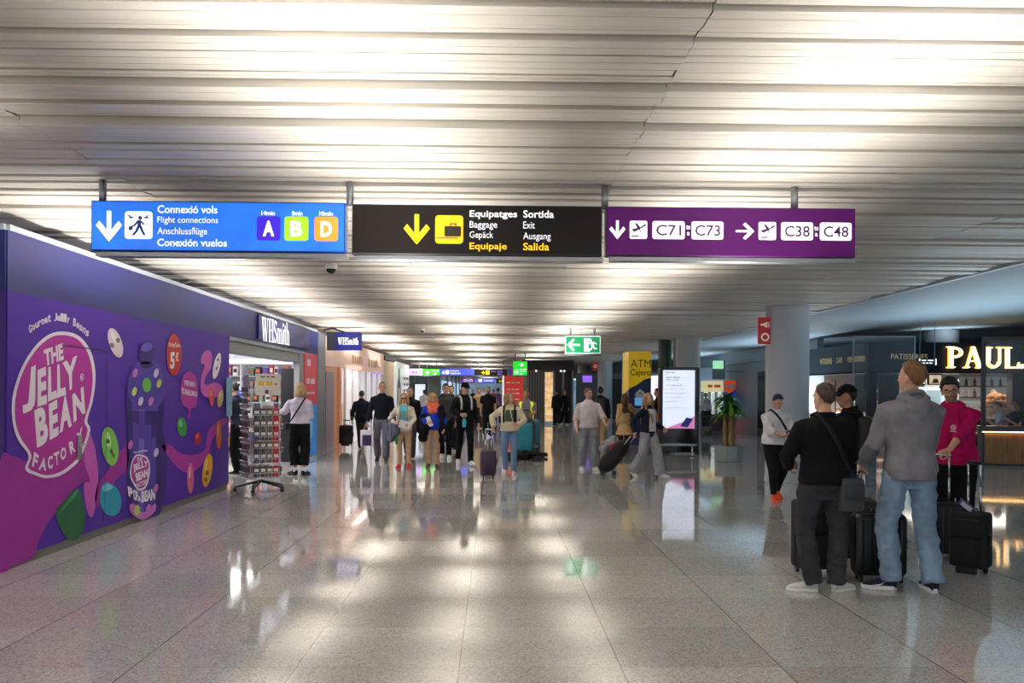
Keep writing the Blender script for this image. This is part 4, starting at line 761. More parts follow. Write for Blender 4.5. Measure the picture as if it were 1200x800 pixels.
for li, z in enumerate(lv):
    x = SX0 + .06
    while x < SX1 - .12:
        wd = rnd.uniform(.07, .15); ht = rnd.uniform(.16, .26); c = rnd.randrange(9); 
        if abs(x - (SX0 + SX1) / 2) < .09: x += .1; continue
        mb = MB(); mb.box((x + wd / 2, ye - .22, z + .0155 + ht / 2), (wd, .2, ht), 0, .008); mb.box((x + wd / 2, ye - .3215, z + .015 + ht * .55), (wd * .7, .003, ht * .4), 1)
        o = mb.build('snack_packet', [paint(cols[c], .4), paint(cols[(c + 4) % 9], .4)]); o['label'] = '%s packet standing on the %s shelf at the end of the shop' % (cn[c], sn[li]); o['category'] = 'packet'; o['group'] = 'packets on the %s shop shelf' % sn[li]
        x += wd + rnd.uniform(.015, .05)
# magazine stand just inside the opening: stepped black tiers with magazines
ms = thing('magazine_stand', 'black tiered magazine stand just behind the hoarding end', 'stand', (-5.0, 16.3, 0)); BK = paint((26, 26, 30), .4)
for i in range(6):
    z = .3 + i * .22; mb = MB(); mb.box((-5.25 - i * .06, 16.35, z), (.10, 1.7, .02)); mb.box((-5.2 - i * .06, 16.35, z + .03), (.012, 1.7, .07)); mb.build('tier', BK, ms, world=True)
    for j in range(6):
        y = 15.62 + j * .28 + .02 * (i % 2); c = cols[(i * 5 + j * 3) % 9]; mb = MB(); T = Matrix.Translation((-5.25 - i * .06, y, z + .012)) @ Matrix.Rotation(R(-14), 4, 'Y'); mb.box((0, 0, .14), (.016, .21, .28), 0, 0, T); mb.box((.0088, 0, .21), (.002, .17, .07), 1, 0, T); mb.box((.0088, 0, .09), (.002, .15, .12), 2, 0, T)
        o = mb.build('magazine', [paint(c), paint(cols[(i + j * 2 + 3) % 9]), paint(cols[(i * 2 + j + 6) % 9])]); tag(o, '%s covered magazine on the %s tier of the black stand' % (cn[(i * 5 + j * 3) % 9], sn[i]), 'magazine', 'magazines on the black stand')
mb = MB(); mb.box((-5.55, 16.35, .85), (.05, 1.74, 1.7)); mb.build('back_panel', BK, ms, world=True)
for y in (15.5, 17.2): mb = MB(); mb.prism([(-5.0, y, 0), (-5.6, y, 0), (-5.6, y, 1.7), (-5.5, y, 1.7), (-5.12, y, .3)], (0, .03, 0)); mb.build('side_panel', BK, ms, world=True)
# spinner rack of cards in front of the doorway
c0 = G(306, 575); rk = thing('spinner_rack', 'silver wire spinner rack of cards and books before the shop', 'rack', (c0.x, c0.y, 0), 30)
RW = mat('rack_steel', (196, 198, 204), .3, .7); mb = MB(); mb.tube([(0, 0, .12), (0, 0, 1.82)], .02, 10); mb.build('pole', RW, rk, True)
for i in range(5):
    a = R(72 * i + 20); d = V((math.cos(a), math.sin(a), 0)); mb = MB(); mb.tube([V((0, 0, .16)), d * .2 + V((0, 0, .12)), d * .40 + V((0, 0, .07))], [.024, .02, .016], 8, round_=True); l = mb.build('foot', BLACKP, rk, True)
    mb = MB(); mb.tube([d * .40 + V((-.02 * d.y, .02 * d.x, .03)), d * .40 + V((.02 * d.y, -.02 * d.x, .03))], .03, 12); mb.build('caster', BLACKP, l, True)
def rk_face(k, pockets, card):
    T = Matrix.Rotation(R(k), 4, 'Z') @ Matrix.Translation((0, -.23, 0)); mb = MB()
    for x in (-.21, .21): mb.tube([T @ V((x, 0, .22)), T @ V((x, 0, 1.75))], .007, 6)
    for z in (.22, 1.0, 1.75): mb.tube([T @ V((-.21, 0, z)), T @ V((.21, 0, z))], .006, 6)
    mb.build('frame', RW, rk, True)
    for z in pockets:
        mb = MB()
        for dz, dy in ((0, -.05), (.07, -.065)): mb.tube([T @ V((-.21, 0, z + dz)), T @ V((-.21, dy, z + dz)), T @ V((.21, dy, z + dz)), T @ V((.21, 0, z + dz))], .006, 6)
        for i in range(8): x = -.2 + .4 * i / 7; mb.tube([T @ V((x, 0, z)), T @ V((x, -.05, z)), T @ V((x, -.065, z + .07))], .003, 5)
        mb.build('wire_pocket', RW, rk, True)
        for i in range(4):
            x = -.155 + i * .103; m2 = MB(); T2 = wm(rk) @ T @ Matrix.Translation((x, -.025, z + .008)) @ Matrix.Rotation(R(8), 4, 'X')
            if card: m2.box((0, 0, .075), (.095, .004, .15), 0, 0, T2); m2.box((0, -.0028, .08), (.08, .001, .1), 1, 0, T2)
            else: m2.box((0, 0, .085), (.09, .03, .17), 0, .003, T2); m2.box((0, -.0158, .11), (.07, .001, .05), 1, 0, T2)
            ci = rnd.randrange(9); o = m2.build('greeting_card' if card else 'paperback', [paint((136, 108, 110)), paint((92 + rnd.randrange(50), 66, 70))] if card else [paint(((190, 40, 60) if i == 3 else (70 + 20 * (i % 3), 80 + 10 * i, 92))), paint((225, 222, 214))])
            zi = pockets.index(z); od = ('lowest', 'second', 'third', 'fourth', 'fifth', 'sixth', 'seventh', 'eighth')[zi]
            tag(o, ('brown picture card in the %s pocket from the floor of the spinner rack' if card else 'paperback in the %s wire pocket from the floor of the spinner rack') % od, 'card' if card else 'book', '%s in the %s rack pocket' % ('cards' if card else 'paperbacks', od))
rk_face(0, (.24, .46, .63, .81, .98, 1.15), False); rk_face(-90, (.24, .42, .60, .78, .96, 1.14, 1.32, 1.50), True); rk_face(90, (.24, .63, 1.0), True); rk_face(180, (.24, .63, 1.0), True)
T = Matrix.Translation((0, -.24, 1.50)); mb = MB(); mb.box((.03, 0, .2), (.4, .012, .34), 0, .004, T); hc = mb.build('header_card', paint((222, 216, 206)), rk); mb = MB(); fr = lambda u0, v0, u1, v1: [T @ V((.03 - .2 + .4 * u, -.008, .37 - .34 * v)) for u, v in ((u0, v0), (u1, v0), (u1, v1), (u0, v1))]
letter(mb, '~3', fr(.2, .08, .85, .2), 0); strokes(mb, BOX, fr(.1, .35, .35, .55), 1); strokes(mb, BOX, fr(.42, .35, .68, .55), 1); strokes(mb, BOX, fr(.38, .75, .52, .92), 0); letter(mb, '~1', fr(.76, .4, .92, .55), 2); mb.build('print', [paint((90, 80, 80)), paint((232, 196, 60)), paint((196, 60, 60))], hc)
for z in (1.40, 1.27): mb = MB(); mb.box((.02, -.245, z), (.2, .006, .07)); mb.build('price_card', WHITE, rk)
mb = MB(); mb.box((-.245, 0, 1.72), (.012, .30, .28), 0, .004); mb.build('side_card', paint((170, 168, 196)), rk)
# ------------------------------------------------------------------ luggage-free fittings of the hall and the shops beyond
def block(name, m, par, c, d, r=0): mb = MB(); mb.box(c, d, 0, r); return mb.build(name, m, par, world=True)
def fq(x0, x1, z0, z1, Y): return [V((x0, Y, z1)), V((x1, Y, z1)), V((x1, Y, z0)), V((x0, Y, z0))]
def sub(q, u0, v0, u1, v1, dy=-.002): f = quadmap(q); return [f(u, 1 - v) + V((0, dy, 0)) for u, v in ((u0, v0), (u1, v0), (u1, v1), (u0, v1))]
# digital totem and its barrier rail
a, b_ = P(773, 430, 24), P(818, 430, 24); ZT = a.z; t = thing('information_totem', 'tall black digital totem with a bright white screen', 'totem', ((a.x + b_.x) / 2, 24, 0)); cx, wd = (a.x + b_.x) / 2, b_.x - a.x
block('housing', mat('gloss_black', (14, 14, 17), .15), t, (cx, 24.13, ZT / 2 + .02), (wd, .26, ZT - .04), .015)
s0, s1 = P(777, 433.5, 23.99), P(814, 502, 23.99); SQ = fq(s0.x, s1.x, s1.z, s0.z, 23.993)
mb = MB(); mb.poly(SQ); scn = mb.build('screen', lit('screen_white', (222, 230, 250), .82, .03, 1), t, world=True); INKG = lit('screen_ink', (120, 136, 170), .5)
for i, (u0, u1, v0, v1, tx) in enumerate(((.1, .38, .025, .05, '~2'), (.1, .55, .11, .14, '~2'), (.1, .5, .155, .18, '~2'), (.1, .62, .25, .27, '~5'), (.1, .7, .32, .335, '~5'), (.1, .7, .39, .405, '~6'), (.1, .66, .46, .475, '~5'), (.1, .5, .53, .545, '~3'), (.1, .7, .64, .655, '~4'))):
    mb = MB(); letter(mb, tx, sub(SQ, u0, v0, u1, v1), 0, 0); mb.build('screen_text', INKG, scn, world=True)
mb = MB(); strokes(mb, [('p', [(.1, 0), (1, 0), (1, .22), (.8, .14), (.5, .09)])], SQ); mb.v = [(x, y - .002, z) for x, y, z in mb.v]; mb.build('screen_picture', lit('screen_pink', (206, 130, 176), .7), scn, world=True)
mb = MB(); strokes(mb, [('p', [(.55, .04), (.78, .02), (.95, .17), (.74, .19)])], SQ); mb.v = [(x, y - .004, z) for x, y, z in mb.v]; mb.build('screen_picture', lit('screen_navy', (34, 48, 110), .5), scn, world=True)
block('side_fin', mat('gloss_black', (14, 14, 17), .15), t, (b_.x + .03, 24.2, ZT / 2), (.05, .34, ZT), .01)
a, b_ = P(773, 521, 22.4), P(816, 521, 22.4); t = thing('barrier_rail', 'low silver barrier rail standing before the digital totem', 'rail', ((a.x + b_.x) / 2, 22.4, 0))
mb = MB(); mb.tube([(a.x, 22.4, a.z), (b_.x, 22.4, a.z)], .028, 10, round_=True); mb.build('top_rail', CHROME, t, True, world=True)
for x in (a.x + .03, b_.x - .1): mb = MB(); mb.tube([(x, 22.4, a.z), (x, 22.4, .0)], .022, 10); mb.lathe([(.06, 0), (.06, .012), (.022, .02)], (x, 22.4, 0), 16); mb.build('leg', CHROME, t, True, world=True)
# ATM tower
AX, AW, AY, AD = P(737, 450, 28).x, P(763, 450, 28).x - P(737, 450, 28).x, 28, 1.3; AZ = P(750, 411.5, 28).z
t = thing('cash_machine_tower', 'yellow and blue cash machine tower lettered ATM', 'cash machine', (AX + AW / 2, AY, 0)); YEL, NBL = lit('atm_yellow', (212, 176, 18), .25, .03), mat('atm_blue', (22, 46, 92), .35)
block('casing', NBL, t, (AX + AW / 2, AY + AD / 2, AZ / 2), (AW, AD, AZ), .01)
FQ = fq(AX, AX + AW, 0, AZ, AY - .004); mb = MB(); strokes(mb, [('p', [(0, .60), (.35, .64), (.7, .70), (1, .72), (1, 1), (0, 1)])], FQ); mb.build('front_print', YEL, t, world=True)
LQ = [V((AX - .004, AY + AD, AZ)), V((AX - .004, AY, AZ)), V((AX - .004, AY, 0)), V((AX - .004, AY + AD, 0))]; mb = MB(); strokes(mb, [('p', [(0, .52), (1, .60), (1, 1), (0, 1)])], LQ); mb.build('side_print', YEL, t, world=True)
mb = MB(); letter(mb, 'ATM', sub(FQ, .08, .09, .98, .17), 0, .0); mb.build('lettering', BLACKP, t, world=True); mb = MB(); letter(mb, 'Cajero', sub(FQ, .06, .19, .98, .28), 0, .01); mb.build('lettering', BLACKP, t, world=True)
mb = MB(); strokes(mb, [('p', [(.25, .54), (.5, .60), (.8, .54), (.68, .53), (.5, .565), (.36, .53)]), ('p', [(.25, .52), (.5, .55), (.8, .52), (.5, .50)])], FQ); mb.v = [(x, y - .003, z) for x, y, z in mb.v]; mb.build('emblem', WHITE, t, world=True)
block('keypad_panel', ALU, t, (AX + AW / 2, AY - .03, 1.0), (.4, .06, .25), .01); block('display', lit('atm_display', (90, 150, 200), .6), t, (AX + AW / 2, AY - .01, 1.32), (.32, .02, .24))
# potted palm in an eight sided planter
pc = G(858, 541) + V((0, .3, 0)); t = thing('potted_plant', 'leafy corn plant in a grey eight sided planter', 'plant', (pc.x, pc.y, 0)); PL = mat('planter_grey', (150, 160, 164), .45, var=.06)
mb = MB(); mb.lathe([(.29, 0), (.29, .03), (.32, .035), (.325, .36), (.30, .36), (.29, .31)], (0, 0, 0), 8, T=Matrix.Rotation(R(22.5), 4, 'Z')); mb.build('planter', PL, t); mb = MB(); mb.lathe([(.285, .29), (.285, .32)], n=8, T=Matrix.Rotation(R(22.5), 4, 'Z')); mb.build('soil', mat('soil', (46, 36, 28), .95), t)
BARK = mat('bark', (150, 122, 84), .8, var=.3, scale=30, stretch=(1, 1, .25), bump=.5); GRN = mat('leaf', (92, 158, 52), .4, var=.4, scale=5)
heads = []
for i, (x, y, h, lx, ly) in enumerate(((-.09, 0, 1.05, -.10, 0), (.03, -.05, 1.28, .02, -.05), (.10, .05, 1.16, .12, .06), (-.02, .08, 1.42, -.02, .1))):
    mb = MB(); n = 9; mb.tube([(x + (lx - x) * j / n + .012 * math.sin(j * 2 + i), y + (ly - y) * j / n, .3 + (h - .3) * j / n) for j in range(n + 1)], [.062 - .02 * j / n + .006 * (j % 2) for j in range(n + 1)], 12); mb.build('stem', BARK, t, True); heads.append((lx, ly, h))
lr = random.Random(5)
for hx, hy, h in heads:
    mb = MB()
    for j in range(48):
        a = lr.uniform(0, 2 * math.pi); e = lr.uniform(.05, 1.25); Ln = lr.uniform(.26, .42); d = V((math.cos(a), math.sin(a), 0)); sd = V((-d.y, d.x, 0)); up = []
        for s_ in (-1, 1):
            row_ = []
            for q_ in range(8):
                u = q_ / 7; rr = Ln * (u * math.cos(e) + .25 * u * u); z = h + lr.uniform(-.0, .0) + Ln * (u * math.sin(e) - .85 * u * u * (1.1 - .5 * e)) + .03
                w_ = .034 * math.sin(math.pi * min(1, .12 + .88 * u)) ** .7 * s_; row_.append(V((hx, hy, z)) + d * rr + sd * w_ + V((0, 0, abs(w_) * .4)))
            up.append(row_)
        mb.add(up[0] + up[1], [(q_, q_ + 1, 8 + q_ + 1, 8 + q_) for q_ in range(7)])
    mb.build('foliage', GRN, t, True)
# orange poster board and small drinks kiosk by the side wall
a, b_ = P(849, 445.5, 37.4), P(876, 505, 37.4); t = thing('poster_board', 'orange and blue poster board standing by the grey side wall', 'poster', ((a.x + b_.x) / 2, 37.4, 0)); FQ = fq(a.x, b_.x, .05, a.z, 37.395)
block('frame', WHITE, t, ((a.x + b_.x) / 2, 37.44, a.z / 2 + .01), (b_.x - a.x + .06, .08, a.z + .04), .01)
mb = MB(); mb.poly(FQ); mb.build('print', lit('poster_orange', (224, 84, 40), .35, .05), t, world=True)
mb = MB(); strokes(mb, [('p', [(.0, .8), (.2, .72), (.5, .84), (.95, .72), (1, .2), (.6, .12), (.3, .22), (0, .4)])], FQ); mb.v = [(x, y - .003, z) for x, y, z in mb.v]; mb.build('print', lit('poster_blue', (30, 70, 160), .35), t, world=True)
mb = MB(); strokes(mb, [('p', [(.35, .65), (.6, .70), (.9, .6), (.88, .2), (.5, .18), (.38, .3)])], FQ); mb.v = [(x, y - .006, z) for x, y, z in mb.v]; mb.build('print', lit('poster_sky', (120, 190, 220), .35), t, world=True)
mb = MB(); strokes(mb, [('c', .3, .88, .2, .04)], FQ); mb.v = [(x, y - .006, z) for x, y, z in mb.v]; mb.build('emblem', WHITE, t, world=True); mb = MB(); letter(mb, '~2', sub(FQ, .55, .05, .95, .1, -.006)); mb.build('lettering', WHITE, t, world=True)
a, b_ = P(824, 446, 38.5), P(849, 459, 38.5); t = thing('promotion_kiosk', 'small white and yellow promotion kiosk beside the orange poster', 'kiosk', ((a.x + b_.x) / 2, 38.6, 0)); cx = (a.x + b_.x) / 2; wd = b_.x - a.x
block('header', lit('kiosk_yellow', (236, 226, 170), .5, .1), t, (cx, 38.7, (a.z + b_.z) / 2), (wd, .5, a.z - b_.z), .01); mb = MB(); letter(mb, '~2', fq(cx - wd * .3, cx + wd * .3, b_.z + .12, a.z - .1, 38.445), 0, .03); mb.build('lettering', paint((214, 90, 60), .4, .3), t, world=True)
for x in (-.35, -.02, .3): block('pillar', lit('kiosk_white', (232, 236, 240), .5, .02), t, (cx + x * wd, 38.6, b_.z / 2 + .15), (.14, .14, b_.z - .3), .03)
block('counter', paint((96, 70, 78)), t, (cx, 38.75, .35), (wd, .5, .7), .02); block('back_panel', paint((120, 150, 160)), t, (cx, 38.98, 1.0), (wd, .04, 1.9))
# --------------------------------------------------------------- bakery block on the far side
XB, YB = 9.8, 24.0; BLUE = mat('bakery_navy', (10, 24, 42), .5, spec=.3, var=.06); BGR = mat('bakery_grey_blue', (44, 58, 70), .5, spec=.3, var=.05); GOLD = lit('gold_letter', (190, 172, 120), .25, .05)
zb, zt = P(1100, 437, YB).z, P(1100, 401, YB).z; ZBT = zt
bk = thing('bakery_front', 'dark navy bakery front with big glowing gold letters', 'bakery', (XB, YB, 0))
block('fascia', BLUE, bk, (XB + 4.5, YB + .15, (zb + zt) / 2), (9.0, .3, zt - zb), .01); block('side_fascia', BGR, bk, (XB + .05, YB + 2.45, (zb + zt) / 2), (.1, 4.3, zt - zb))
GLOW = lit('paul_glow', (255, 190, 70), 2.6, .03); BACKL = lit('paul_face', (255, 236, 190), 1.6, .02)
p0, p1 = P(1110, 406.5, YB - .06), P(1200.5, 431, YB - .06); serif('PAUL.', fq(p0.x, p1.x, p1.z, p0.z, YB - .08), BACKL, 'letter', bk, .03); serif('PAUL.', fq(p0.x - .02, p1.x + .01, p1.z - .015, p0.z + .015, YB - .035), GLOW, 'letter_glow', bk, .02)
p0, p1 = P(1044, 414.5, YB), P(1087, 421, YB); mb = MB(); letter(mb, 'PATISSERIES', fq(p0.x, p1.x, p1.z, p0.z, YB - .004), 0, .0); mb.build('lettering', GOLD, bk, world=True)
for tx, x0, x1 in (('PATISSERIES', 961, 975), ('CAFE', 980, 987), ('VIENNOISERIES', 993, 1014)):
    q = [W(x0, 424 - (x0 - 961) * .075 - 3.5, XB - .004), W(x1, 424 - (x1 - 961) * .075 - 3.5, XB - .004), W(x1, 424 - (x1 - 961) * .075 + 3, XB - .004), W(x0, 424 - (x0 - 961) * .075 + 3, XB - .004)]; mb = MB(); letter(mb, tx, q, 0, .01); mb.build('lettering', GOLD, bk, world=True)
block('corner_post', BLUE, bk, (XB + .12, YB + .12, zb / 2), (.22, .22, zb), .01)
WOOD = mat('oak_panel', (150, 104, 58), .45, var=.25, scale=4, stretch=(6, 6, .6)); DWOOD = mat('dark_wood', (72, 44, 26), .5, var=.3, scale=4, stretch=(1, 1, 8))
block('chalkboard', mat('slate', (34, 40, 48), .6), bk, (XB + .55, YB + .03, 1.55), (.5, .05, 1.1), .01); block('chalkboard_frame', paint((70, 80, 86)), bk, (XB + .55, YB + .06, 1.55), (.56, .04, 1.18))
block('side_chalkboard', mat('slate', (34, 40, 48), .6), bk, (XB - .02, YB + .5, 1.6), (.04, .6, 1.0))
block('ceiling_panel', paint((40, 46, 52)), bk, (XB + 4.5, YB + 2.5, zb + .02), (9, 4.6, .04)); block('back_wall', lit('bakery_wall', (206, 208, 206), .1, .1, 1), bk, (XB + 4.5, YB + 4.9, zt / 2), (9, .1, zt)); block('floor_plinth', DWOOD, bk, (XB + 5.0, YB + 4.5, .45), (7.6, .5, .9), .01)
block('timber_beam', DWOOD, bk, (XB + .55, YB + 2.4, zb - .2), (.3, 4.0, .42), .01); block('timber_pillar', DWOOD, bk, (P(1196, 460, 24.6).x, 24.7, zb / 2), (.5, .3, zb), .01)
lamp('AREA', (XB + 4, YB + 2.4, zb - .12), 90, (1, .9, .75), 3.5, (XB + 4, YB + 2.4, 0), sy=2.5)
for i, y in enumerate((25.2, 26.4, 27.6)):
    t = thing('pendant_lamp', ('warm pendant lamp under the bakery beam nearest the corner', 'warm middle pendant lamp under the bakery beam', 'warm pendant lamp under the bakery beam nearest the big column')[i], 'lamp', (XB + .25, y, zb - .5), 0, 'bakery pendant lamps')
    mb = MB(); mb.lathe([(.015, .2), (.03, .14), (.12, .0), (.115, .0), (.02, .12)], n=20); mb.build('shade', mat('black_shade', (20, 18, 16), .4), t, True); mb = MB(); mb.ball((0, 0, .03), .045); mb.build('bulb', lit('warm_bulb', (255, 190, 110), 9, .01), t, True)
    lamp('POINT', (XB + .25, y, zb - .53), 12, (1, .72, .4), .05)
# bread shelves behind the side opening
t = thing('bread_shelf', 'lit bread shelves inside the side opening of the bakery', 'shelf', (XB + 1.2, YB + 3.4, 0))
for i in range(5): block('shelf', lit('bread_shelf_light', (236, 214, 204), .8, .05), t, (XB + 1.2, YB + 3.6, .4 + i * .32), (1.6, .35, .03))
for x in (XB + .4, XB + 1.2, XB + 2.0): block('side_panel', DWOOD, t, (x, YB + 3.62, 1.0), (.05, .4, 2.0))
BREAD = mat('bread_crust', (176, 116, 60), .6, var=.35, scale=16); k_ = 0
for i in range(5):
    for j in range(5):
        x = XB + .52 + j * .29 + (.06 if j > 1 else 0); mb = MB(); mb.ball((x, YB + 3.55, .415 + i * .32 + .05), (.10, .13, .055), 0, 14, 8); o = mb.build('bread_loaf', BREAD, None, True); tag(o, 'round brown loaf on the %s lit shelf of the bakery side opening' % ('lowest', 'second', 'middle', 'fourth', 'top')[i], 'bread', 'loaves on the %s bakery shelf' % ('lowest', 'second', 'middle', 'fourth', 'top')[i])
# hanging menu boxes and glass doors seen over the pink hoodie
for i, (x0, x1) in enumerate(((1068, 1085), (1088, 1104))):
    a, b_ = P(x0, 438, 24.9), P(x1, 451, 24.9); t = thing('menu_box', ('framed lit menu box hanging nearest the corner of the bakery', 'framed lit menu box hanging beside the glass door of the bakery')[i], 'menu', ((a.x + b_.x) / 2, 24.9, b_.z), 0, 'hanging menu boxes')
    block('frame', BLACKP, t, ((a.x + b_.x) / 2, 24.95, (a.z + b_.z) / 2), (b_.x - a.x, .1, a.z - b_.z), .01); block('face', lit('menu_face', (226, 206, 176), .6, .25, 6), t, ((a.x + b_.x) / 2, 24.895, (a.z + b_.z) / 2), (b_.x - a.x - .05, .01, a.z - b_.z - .06)); mb = MB(); mb.prism([V(((a.x + b_.x) / 2 - .1, 24.888, b_.z + .05)), V(((a.x + b_.x) / 2 + .1, 24.888, b_.z + .05)), V(((a.x + b_.x) / 2 + .05, 24.888, b_.z + .17)), V(((a.x + b_.x) / 2 - .05, 24.888, b_.z + .17))], (0, -.01, 0)); mb.build('pastry_picture', BREAD, t, world=True)
    block('hanger', BLACKP, t, ((a.x + b_.x) / 2, 24.95, (a.z + zb) / 2), (.02, .02, zb - a.z + .02))
a, b_ = P(1063, 455, 26), P(1104, 522, 26); dr = thing('glass_door', 'pale glass double door in white frames behind the pink hoodie', 'door', ((a.x + b_.x) / 2, 26, 0)); GLS = mat('door_glass', (176, 208, 222), .08, emit=.18, alpha=.55, var=.02)
for x in (a.x, (a.x + b_.x) / 2, b_.x): block('stile', lit('door_white', (206, 224, 232), .35, .02), dr, (x, 26, a.z / 2), (.09, .06, a.z))
block('top_rail', lit('door_white', (206, 224, 232), .35, .02), dr, ((a.x + b_.x) / 2, 26, a.z), (b_.x - a.x + .09, .06, .1))
for i in (0, 1): x0 = a.x + (b_.x - a.x) / 2 * i; block('pane', GLS, dr, (x0 + (b_.x - a.x) / 4, 26, a.z / 2), ((b_.x - a.x) / 2 - .1, .012, a.z - .12))
# pastry counter inside and shelves of bottles
t = thing('pastry_counter', 'glass fronted pastry counter inside the bakery behind the seated guests', 'counter', (14.3, 25.6, 0)); block('base', DWOOD, t, (14.3, 25.6, .45), (3.2, .7, .9), .01); block('top', paint((214, 206, 196)), t, (14.3, 25.6, .93), (3.3, .8, .05), .01); block('glass_front', mat('case_glass', (190, 205, 210), .05, alpha=.25), t, (14.3, 25.3, 1.15), (3.1, .012, .4)); block('glass_top', mat('case_glass', (190, 205, 210), .05, alpha=.25), t, (14.3, 25.5, 1.36), (3.1, .4, .012))
for i in range(22):
    x = 13.0 + (i % 11) * .25; z = .955 + (i // 11) * .10; mb = MB(); T = Matrix.Translation((x, 25.5 + .12 * (i // 11), z + .04)); mb.tube([(-.09, .03, 0), (-.05, 0, .015), (0, -.012, .02), (.05, 0, .015), (.09, .03, 0)], [.014, .034, .042, .034, .014], 10, T=T, round_=True); o = mb.build('croissant', BREAD, None, True); tag(o, 'golden croissant in the %s row of the pastry counter' % ('front', 'back')[i // 11], 'croissant', 'croissants in the %s row' % ('front', 'back')[i // 11])
t = thing('bread_basket', 'big wicker basket heaped with loaves on the pastry counter', 'basket', (14.15, 25.75, .955)); mb = MB(); mb.lathe([(.22, .0), (.34, .28), (.32, .28), (.21, .02)], n=24); mb.build('basket', mat('wicker', (150, 108, 62), .7, var=.4, scale=40), t, True)
for i in range(30): a_ = i * 2.4; rr = (.34 - .06 * (i // 10)) * math.sqrt((i % 10) / 10); mb = MB(); mb.ball((14.15 + rr * math.cos(a_), 25.75 + rr * math.sin(a_), 1.22 + .12 * (i // 10) + .13 * (1 - rr / .36)), (.125, .085, .075), 0, 12, 8, rot=Matrix.Rotation(a_, 3, 'Z')); o = mb.build('bread_roll', BREAD, None, True); tag(o, 'brown bread roll heaped in the wicker basket', 'bread', 'rolls in the wicker basket')
t = thing('bottle_shelf', 'wall shelf of bottles at the back of the bakery', 'shelf', (14.5, 28.7, 0)); 
for z in (1.5, 1.85): block('board', DWOOD, t, (14.5, 28.7, z), (5.2, .25, .03))
for x in (12.0, 17.0): block('bracket', DWOOD, t, (x, 28.72, 1.6), (.04, .24, .6))
for i in range(36):
    x = 12.1 + (i % 18) * .27; z = 1.515 + .35 * (i // 18); mb = MB(); mb.lathe([(.04, 0), (.042, .02), (.042, .15), (.015, .2), (.015, .26)], (x, 28.68, z), 12); c = ((60, 84, 60), (150, 90, 50), (196, 180, 190), (120, 60, 90))[i % 4]; o = mb.build('bottle', mat('bottle_%d' % (i % 4), c, .15), None, True); tag(o, '%s bottle on the %s shelf at the back of the bakery' % (('green', 'brown', 'pale', 'plum')[i % 4], ('lower', 'upper')[i // 18]), 'bottle', 'bottles on the %s bakery shelf' % ('lower', 'upper')[i // 18])
# terrace counter with LED strip, dark frame and glass
t = thing('terrace_counter', 'oak fronted counter with glowing strip and dark frame at the frame edge', 'counter', (10.95, 20.5, 0), -14); L_ = 5.0
def tb(name, m, c, d, r=0): mb = MB(); mb.box(c, d, 0, r); return mb.build(name, m, t)
tb('front_panel', WOOD, (L_ / 2, .06, .38), (L_, .08, .64), .004); tb('plinth', BLACKP, (L_ / 2, .12, .03), (L_, .08, .06)); tb('top', mat('black_top', (24, 26, 28), .3), (L_ / 2 - .04, .2, .84), (L_ + .1, .55, .11), .01); tb('led_strip', lit('led_warm', (255, 196, 110), 7, .02), (L_ / 2, -.005, .765), (L_, .03, .018)); tb('end_panel', BLACKP, (.02, .2, .42), (.05, .4, .82))
for x in (.04, 2.4, 4.9): tb('post', BLACKP, (x, .1, 1.86), (.09, .09, 1.95), .006)
tb('top_beam', BLACKP, (L_ / 2, .1, 2.86), (L_, .10, .09), .006); tb('glass_panel', mat('screen_glass', (190, 205, 210), .05, spec=.2, alpha=.05), (1.22, .1, 1.86), (2.26, .01, 1.9)); tb('glass_panel', mat('screen_glass', (190, 205, 210), .05, spec=.2, alpha=.05), (3.65, .1, 1.86), (2.38, .01, 1.9))
tb('inner_shelf', mat('amber_top', (206, 140, 70), .4, emit=.25), (L_ / 2, .75, .70), (L_, .5, .05), .005)
# thin framed glass screen and small lit hanging sign
a, b_ = P(1000, 399, 19), P(1072, 394.5, 19); t = thing('glass_screen', 'thin framed clear glass screen before the bakery corner', 'screen', ((a.x + b_.x) / 2, 19, 0)); FR = paint((96, 110, 120), .3)
for x in (a.x, b_.x): block('post', FR, t, (x, 19, b_.z / 2), (.022, .022, b_.z))
block('top_frame', FR, t, ((a.x + b_.x) / 2, 19, b_.z), (b_.x - a.x, .022, .022)); block('pane', mat('case_glass2', (190, 205, 210), .03, spec=.15, alpha=.03), t, ((a.x + b_.x) / 2, 19, b_.z / 2), (b_.x - a.x - .02, .008, b_.z - .03))
a, b_ = P(1077, 420, 22), P(1097, 427.5, 22); t = thing('hanging_sign', 'tiny white lit sign hanging before the bakery fascia', 'sign', ((a.x + b_.x) / 2, 22, b_.z)); block('panel', mat('bakery_navy', (17, 34, 54), .4), t, ((a.x + b_.x) / 2, 22.02, (a.z + b_.z) / 2), (b_.x - a.x, .04, a.z - b_.z), .004)
for v0, tx in ((.12, '~2'), (.55, '~3')): mb = MB(); letter(mb, tx, sub(fq(a.x, b_.x, b_.z, a.z, 21.995), .15, v0, .85, v0 + .32), 0, .05); mb.build('lettering', LITW, t, world=True)
for x in (a.x + .01, b_.x - .01): block('side_light', LITW, t, (x, 21.99, (a.z + b_.z) / 2), (.02, .02, a.z - b_.z))
for x in (a.x + .03, b_.x - .03): block('hanger', FR, t, (x, 22.02, (a.z + 3.5) / 2), (.012, .012, 3.5 - a.z + .1))
